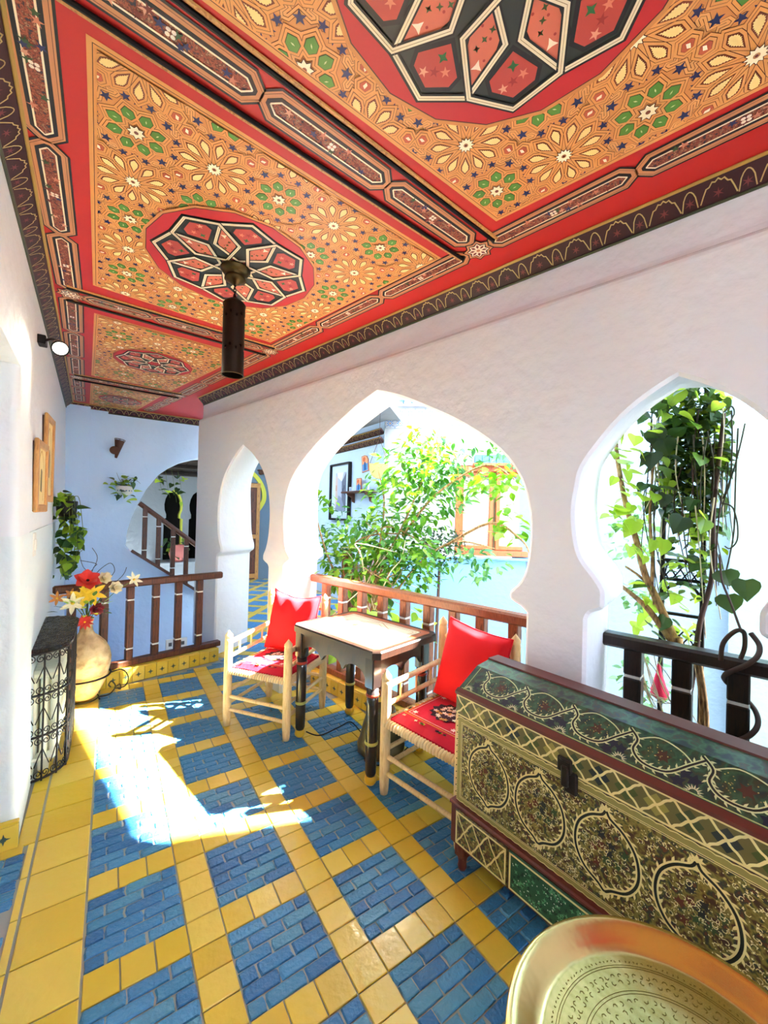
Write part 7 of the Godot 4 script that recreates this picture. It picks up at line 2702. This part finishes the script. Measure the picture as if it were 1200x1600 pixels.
func build_tree() -> void:
	rng.seed = 99
	var o := thing("courtyard_tree", "sunlit bright green bush-like tree with pale arching stems in the courtyard", "tree", Vector3(2.28, -2.7, -3.0))
	var P := o.position
	twig([Vector3(0, 0, 0), Vector3(0.02, 1.4, 0.02), Vector3(-0.10, 2.6, -0.2), Vector3(-0.02, 3.2, -0.3)], 0.045, 0.022, M.bark, o, "trunk")
	for q in [[Vector3(2.14, 0.3, -3.3), Vector3(2.26, 0.9, -3.38), Vector3(2.45, 1.5, -3.2), Vector3(2.62, 2.1, -3.05), Vector3(2.68, 2.4, -3.0)], [Vector3(2.05, 0.5, -3.3), Vector3(1.9, 0.95, -3.5), Vector3(2.1, 1.25, -3.5), Vector3(2.5, 1.3, -3.3), Vector3(2.75, 1.15, -3.1)], [Vector3(2.06, 0.4, -3.25), Vector3(1.85, 0.9, -3.55), Vector3(1.78, 1.25, -3.75), Vector3(1.72, 1.7, -3.9)], [Vector3(2.2, 0.5, -3.3), Vector3(2.5, 1.0, -3.1), Vector3(2.8, 1.25, -2.9), Vector3(3.05, 1.2, -2.6)], [Vector3(2.4, 1.3, -3.2), Vector3(2.55, 1.7, -2.9), Vector3(2.66, 1.95, -2.4), Vector3(2.62, 1.8, -2.05)], [Vector3(2.1, 0.5, -3.28), Vector3(2.0, 1.05, -3.42), Vector3(2.25, 1.38, -3.3), Vector3(2.55, 1.22, -3.05)], [Vector3(2.1, 0.4, -3.28), Vector3(2.2, 1.0, -3.35), Vector3(2.3, 1.6, -3.4), Vector3(2.25, 1.95, -3.45)], [Vector3(2.66, 1.2, -2.9), Vector3(2.62, 1.45, -2.3), Vector3(2.5, 1.35, -1.9), Vector3(2.42, 1.25, -1.75)]]:
		var pts := []
		for v in q: pts.append(v - P)
		twig(pts, 0.014, 0.005, M.bark, o)
	for k in 22:
		var a := Vector3(rng.randf_range(1.95, 2.3), rng.randf_range(0.4, 0.7), rng.randf_range(-3.4, -3.1))
		var c := a + Vector3(rng.randf_range(-0.3, 0.4), rng.randf_range(0.3, 0.7), rng.randf_range(-0.2, 0.3))
		var e := c + Vector3(rng.randf_range(-0.35, 0.5), rng.randf_range(-0.3, 0.3), rng.randf_range(-0.2, 0.3))
		twig([a - P, a.lerp(c, 0.6) + Vector3(0, 0.1, 0) - P, c - P, e - P], 0.007, 0.003, M.straw if k % 2 else M.bark, o, "stem")
	var leaf := leaf_mesh(0.105, 0.024, 0.25)
	var lime := [C(104, 158, 40), C(132, 176, 52), C(84, 140, 36), C(150, 184, 62), C(66, 122, 42), C(104, 160, 88)]
	var cool := [C(84, 140, 100), C(110, 164, 118), C(62, 118, 70), C(128, 170, 112), C(76, 132, 58)]  # cooler blue-green leaf tints
	foliage("foliage", o, [[Vector3(2.508, 1.788, -3.130), Vector3(0.540, 0.476, 0.32), YAW, 560], [Vector3(2.248, 1.259, -3.310), Vector3(0.559, 0.330, 0.32), YAW, 430], [Vector3(1.994, 0.961, -3.364), Vector3(0.409, 0.272, 0.32), YAW, 260], [Vector3(2.615, 2.187, -3.176), Vector3(0.325, 0.221, 0.32), YAW, 120], [Vector3(2.372, 1.042, -3.047), Vector3(0.403, 0.306, 0.32), YAW, 280], [Vector3(1.876, 1.164, -3.804), Vector3(0.160, 0.267, 0.32), YAW, 60]], leaf, lime, 0.65, 1.15)
	foliage("cool_foliage", o, [[Vector3(2.930, 1.949, -3.146), Vector3(0.405, 0.405, 0.32), YAW, 190], [Vector3(2.775, 1.087, -2.593), Vector3(0.341, 0.153, 0.32), YAW, 90], [Vector3(2.218, 1.175, -3.754), Vector3(0.483, 0.414, 0.32), YAW, 160], [Vector3(3.315, 2.209, -2.702), Vector3(0.260, 0.221, 0.32), YAW, 70]], leaf, cool, 0.7, 1.15)
	foliage("lime_spray", o, [[Vector3(2.615, 1.797, -2.213), Vector3(0.220, 0.157, 0.32), YAW, 90], [Vector3(2.635, 1.443, -2.142), Vector3(0.186, 0.155, 0.32), YAW, 50], [Vector3(1.886, 1.647, -3.915), Vector3(0.123, 0.150, 0.32), YAW, 34]], leaf_mesh(0.09, 0.03, 0.2), [C(120, 168, 24), C(98, 150, 20), C(140, 178, 34)], 0.7, 1.1)
	# dark clipped bush behind
	var d := thing("dark_bush", "small dark leafed bush between the tree and the brown window", "bush", Vector3(3.05, -2.7, -3.45))
	twig([Vector3(0, 0, 0), Vector3(0.03, 2.0, 0), Vector3(0.05, 3.7, 0.02)], 0.03, 0.015, M.vine_bark, d, "trunk")
	foliage("foliage", d, [[Vector3(3.097, 1.170, -3.401), Vector3(0.289, 0.260, 0.32), YAW, 420], [Vector3(2.801, 0.937, -3.482), Vector3(0.353, 0.283, 0.32), YAW, 200]], leaf_mesh(0.055, 0.016, 0.2), [C(40, 70, 30), C(62, 96, 44), C(34, 54, 30), C(90, 110, 50)], 0.7, 1.2)
	# broad-leaved plant at the foot of the balustrade
	var g := thing("broad_leaf_plant", "broad-leaved green plant low behind the central balustrade", "plant", Vector3(1.95, -2.7, -3.05))
	twig([Vector3(0, 0, 0), Vector3(0.0, 1.8, -0.02), Vector3(0.0, 3.3, -0.05)], 0.02, 0.01, M.stem_green, g, "stem")
	var bl := [leaf_mesh(0.16, 0.05, 0.3), leaf_mesh(0.13, 0.045, 0.15)]
	hang_leaves(g, 70, func() -> Vector3: return Vector3(rng.randf_range(-0.30, 0.5), 2.7 + rng.randf_range(0.25, 0.82), rng.randf_range(-0.45, 0.25)), bl, ["leaf_mid", "leaf_lime", "leaf_pale", "leaf_dark"])

# ---------------------------------------------------------------- creeper in the right arch
func build_creeper() -> void:
	rng.seed = 303
	# the creeper hugs the arcade: depths and offsets drawn in towards the rail
	var near := func(s: float, y: float, tt: float) -> Vector3:
		var t2 := minf(tt, 0.5 + (tt - 0.6) * 0.45)
		var k := (t2 + 1.874) / (tt + 1.874)
		return W(0.4257 + (s - 0.4257) * k, 1.5 + (y - 1.5) * k, t2)
	# metal trellis that carries it
	var t := thing("garden_trellis", "black metal trellis with arched openings and a lattice band, overgrown by the creeper", "trellis", W(0.722, 0, 0.72))
	t.basis = Basis(-EA, Vector3.UP, -BA)
	for x in [-0.085, 0.085]:
		var b := MB.new()
		b.box(Vector3(x, 0.2, 0), Vector3(0.022, 4.6, 0.022), 0.003)
		part("upright", b, M.black_metal, t)
	for y in [0.85, 1.02, 1.20, 1.30, 1.95, 2.2]:
		var b := MB.new()
		b.box(Vector3(0, y, 0), Vector3(0.17, 0.016, 0.02), 0.003)
		part("crossbar", b, M.black_metal, t)
	for q in [1.205, 0.86]:
		var lt := MB.new()
		for k in 5:
			var x0 := -0.08 + k * 0.04
			lt.tube([Vector3(x0 - 0.04 if k > 0 else x0, q, 0), Vector3(x0 + 0.02, q + 0.09, 0)], 0.004, 0.004, 5)
			lt.tube([Vector3(x0 + 0.02, q, 0), Vector3(x0 - 0.03, q + 0.09, 0)], 0.004, 0.004, 5)
		part("lattice_band", lt, M.black_metal, t)
	for q in [[1.30, 0.27], [1.02, 0.16]]:
		var ar := MB.new()
		var pts := []
		for k in 13:
			var a := PI * k / 12
			pts.append(Vector3(cos(a) * 0.078, q[0] + q[1] - 0.08 + sin(a) * 0.08, 0))
		ar.tube(pts, 0.008, 0.008, 6)
		part("arch_bar", ar, M.black_metal, t)
	# the creeper itself
	var o := thing("creeper", "dense hanging creeper with dark heart-shaped leaves filling the right arch", "plant", W(0.735, -2.7, 0.64))
	var P := o.position
	var bw := func(q: Array, r0: float, r1: float, m: Material, called: String) -> void:
		var pts := []
		for v in q: pts.append(near.call(v[0], v[1], v[2]) - P)
		twig(pts, r0, r1, m, o, called)
	bw.call([[0.757, -2.7, 0.9], [0.74, -0.5, 0.85], [0.735, 0.6, 0.75], [0.735, 0.9, 0.72]], 0.03, 0.022, M.bark, "trunk")
	bw.call([[0.735, 0.85, 0.72], [0.82, 1.05, 0.74], [0.89, 1.2, 0.75], [0.94, 1.4, 0.75], [0.995, 1.6, 0.75], [1.04, 1.85, 0.75], [1.05, 1.95, 0.75]], 0.02, 0.010, M.bark, "limb")
	bw.call([[0.745, 0.85, 0.72], [0.86, 1.02, 0.70], [0.95, 1.10, 0.70], [1.02, 1.15, 0.70]], 0.018, 0.008, M.bark, "limb")
	bw.call([[0.84, 1.05, 0.74], [0.87, 1.14, 0.76], [0.93, 1.2, 0.76], [0.99, 1.24, 0.76]], 0.010, 0.005, M.bark, "limb")
	bw.call([[0.86, 1.1, 0.75], [0.86, 1.3, 0.76], [0.88, 1.55, 0.78], [0.87, 1.85, 0.8]], 0.010, 0.005, M.bark, "limb")
	bw.call([[0.72, 0.3, 0.6], [0.66, 0.75, 0.62], [0.64, 1.0, 0.65], [0.60, 1.25, 0.7], [0.60, 1.6, 0.72], [0.57, 2.05, 0.75]], 0.014, 0.008, M.vine_bark, "limb")
	for q in [[[0.63, 0.3, 0.55], [0.62, 0.62, 0.58], [0.655, 0.88, 0.6]], [[0.60, 0.3, 0.55], [0.60, 0.6, 0.56], [0.64, 0.88, 0.6]]]:
		bw.call(q, 0.011, 0.009, M.bark, "limb")
	# twisted stem round the third post and the loop above the rail
	var tw := []
	for k in 15: tw.append([0.478 + 0.055 * cos(k * 0.75), 0.55 + 0.035 * k, 0.385 - 0.06 * sin(k * 0.75) - 0.0])
	bw.call(tw, 0.010, 0.010, M.vine_bark, "twining_stem")
	bw.call([[0.54, 0.93, 0.32], [0.535, 1.0, 0.33], [0.50, 1.055, 0.34], [0.472, 1.06, 0.34], [0.468, 1.0, 0.34], [0.48, 0.95, 0.33]], 0.009, 0.008, M.vine_bark, "loop_stem")
	bw.call([[0.478, 1.055, 0.34], [0.52, 1.16, 0.45], [0.555, 1.24, 0.55], [0.57, 1.35, 0.65]], 0.005, 0.004, M.vine_bark, "loop_stem")
	# thin lianas swinging off to the right
	for q in [[[0.565, 1.62, 0.7], [0.53, 1.75, 0.7], [0.505, 1.88, 0.7], [0.49, 1.98, 0.7]], [[0.565, 1.62, 0.7], [0.54, 1.7, 0.7], [0.535, 1.9, 0.7], [0.54, 2.05, 0.7]], [[0.57, 1.6, 0.7], [0.53, 1.58, 0.7], [0.51, 1.5, 0.7], [0.51, 1.42, 0.7], [0.535, 1.38, 0.7], [0.555, 1.39, 0.7]], [[0.515, 1.96, 0.7], [0.52, 1.7, 0.7], [0.523, 1.45, 0.7], [0.55, 1.25, 0.7]], [[0.57, 2.05, 0.72], [0.54, 2.07, 0.7], [0.53, 2.03, 0.7], [0.56, 1.97, 0.7]], [[0.57, 1.75, 0.72], [0.55, 1.8, 0.7], [0.555, 1.65, 0.7], [0.575, 1.55, 0.7]]]:
		bw.call(q, 0.0035, 0.003, M.liana, "liana")
	for k in 46:
		var s := rng.randf_range(0.56, 0.92)
		var tt := rng.randf_range(0.62, 1.0)
		var y := rng.randf_range(1.6, 2.2)
		bw.call([[s, y, tt], [s + rng.randf_range(-0.03, 0.03), y - rng.randf_range(0.15, 0.3), tt], [s + rng.randf_range(-0.06, 0.06), y - rng.randf_range(0.4, 0.7), tt + rng.randf_range(-0.05, 0.05)]], 0.0035, 0.002, [M.liana, M.vine_bark, M.straw][k % 3], "hanging_stem")
	for k in 16:
		var s := rng.randf_range(0.80, 0.98)
		bw.call([[s, rng.randf_range(0.75, 0.86), 0.6], [s - 0.06, rng.randf_range(0.6, 0.75), 0.55], [s - rng.randf_range(0.1, 0.2), rng.randf_range(0.5, 0.65), 0.5]], 0.0025, 0.002, M.straw, "dry_stem")
	var hb := [leaf_mesh(0.075, 0.034, 0.25, true), leaf_mesh(0.062, 0.028, 0.4, true), leaf_mesh(0.085, 0.04, 0.1, true)]
	var at := func(s: float, y: float, tt: float) -> Vector3: return near.call(s, y, tt) - P
	# dense head, thinning downwards
	hang_leaves(o, 190, func() -> Vector3: return at.call(rng.randf_range(0.56, 0.93), rng.randf_range(1.5, 2.25), rng.randf_range(0.6, 1.0)), hb, ["leaf_deep", "leaf_dark", "leaf_deep", "leaf_dark", "leaf_mid"])
	hang_leaves(o, 60, func() -> Vector3: return at.call(rng.randf_range(0.64, 0.93), rng.randf_range(0.9, 1.55), rng.randf_range(0.6, 0.95)), hb, ["leaf_mid", "leaf_lime", "leaf_dark", "leaf_pale"])
	hang_leaves(o, 36, func() -> Vector3: return at.call(rng.randf_range(0.86, 1.03), rng.randf_range(1.35, 2.0), rng.randf_range(0.5, 0.64)), hb, ["leaf_lime", "leaf_pale", "leaf_mid"])
	var bigl := leaf_mesh(0.095, 0.05, 0.12, true)
	for q in [[0.475, 1.245, 0.6, -0.3], [0.535, 1.17, 0.58, 0.5], [0.55, 1.28, 0.6, 1.3], [0.84, 1.98, 0.62, 0.2], [0.80, 1.92, 0.6, 1.6], [0.85, 1.86, 0.62, -0.9]]:
		var d := Vector3(sin(q[3]) * 0.5, -0.8, 0.1).normalized()
		piece("leaf", bigl, M.leaf_deep, o, Transform3D(Basis.looking_at(d, (-BA + Vector3.UP * 0.3).normalized()), at.call(q[0], q[1], q[2])))
	foliage("small_foliage", o, [[W(0.70, 1.88, 0.66), Vector3(0.17, 0.37, 0.09), -ARC_ANGLE - PI / 2, 1100], [W(0.66, 1.35, 0.62), Vector3(0.12, 0.28, 0.08), -ARC_ANGLE - PI / 2, 130]], leaf_mesh(0.045, 0.016, 0.2), [C(86, 110, 34), C(60, 84, 30), C(120, 130, 44), C(40, 60, 26)], 0.6, 1.2)
	foliage("distant_sprays", o, [[W(1.10, 1.45, 1.5), Vector3(0.16, 0.28, 0.15), -ARC_ANGLE - PI / 2, 110], [W(1.0, 1.02, 1.2), Vector3(0.10, 0.12, 0.12), -ARC_ANGLE - PI / 2, 70], [W(0.92, 0.55, 0.9), Vector3(0.12, 0.3, 0.15), -ARC_ANGLE - PI / 2, 90]], leaf_mesh(0.07, 0.02, 0.2), [C(110, 150, 110), C(140, 176, 140), C(90, 130, 80)], 0.6, 1.1)
	# pink trumpet flower below the rail
	var f := thing("trumpet_flower", "hanging pink-red trumpet flower seen between the dark balusters", "flower", W(0.80, 0.77, 0.62))
	var fb := MB.new()
	fb.xf = Transform3D(Basis(Vector3.BACK, 0.12), Vector3.ZERO)
	var fp := []
	for r in [[0.006, 0.0], [0.010, -0.02], [0.014, -0.05], [0.026, -0.09], [0.034, -0.125], [0.044, -0.15], [0.040, -0.165], [0.028, -0.15]]: fp.append(Vector2(r[0], r[1]))
	fb.lathe(PackedVector2Array(fp), 14)
	for k in fb.v.size():
		var p := fb.v[k]
		var a := atan2(p.z, p.x)
		var e := clampf(-p.y / 0.15, 0.0, 1.0)
		fb.v[k] = Vector3(p.x * (1.0 + 0.16 * e * sin(a * 5.0)), p.y + 0.008 * e * cos(a * 5.0), p.z * (1.0 + 0.16 * e * sin(a * 5.0)))
	part("trumpet", fb, M.petal_pink, f)
	var fs := MB.new()
	fs.tube(smooth3([Vector3(0, -0.01, 0), Vector3(0, 0.03, 0.01), Vector3(-0.02, 0.10, 0.03), Vector3(-0.05, 0.16, 0.05)], 4), 0.004, 0.003, 5)
	part("stalk", fs, M.stem_green, f)
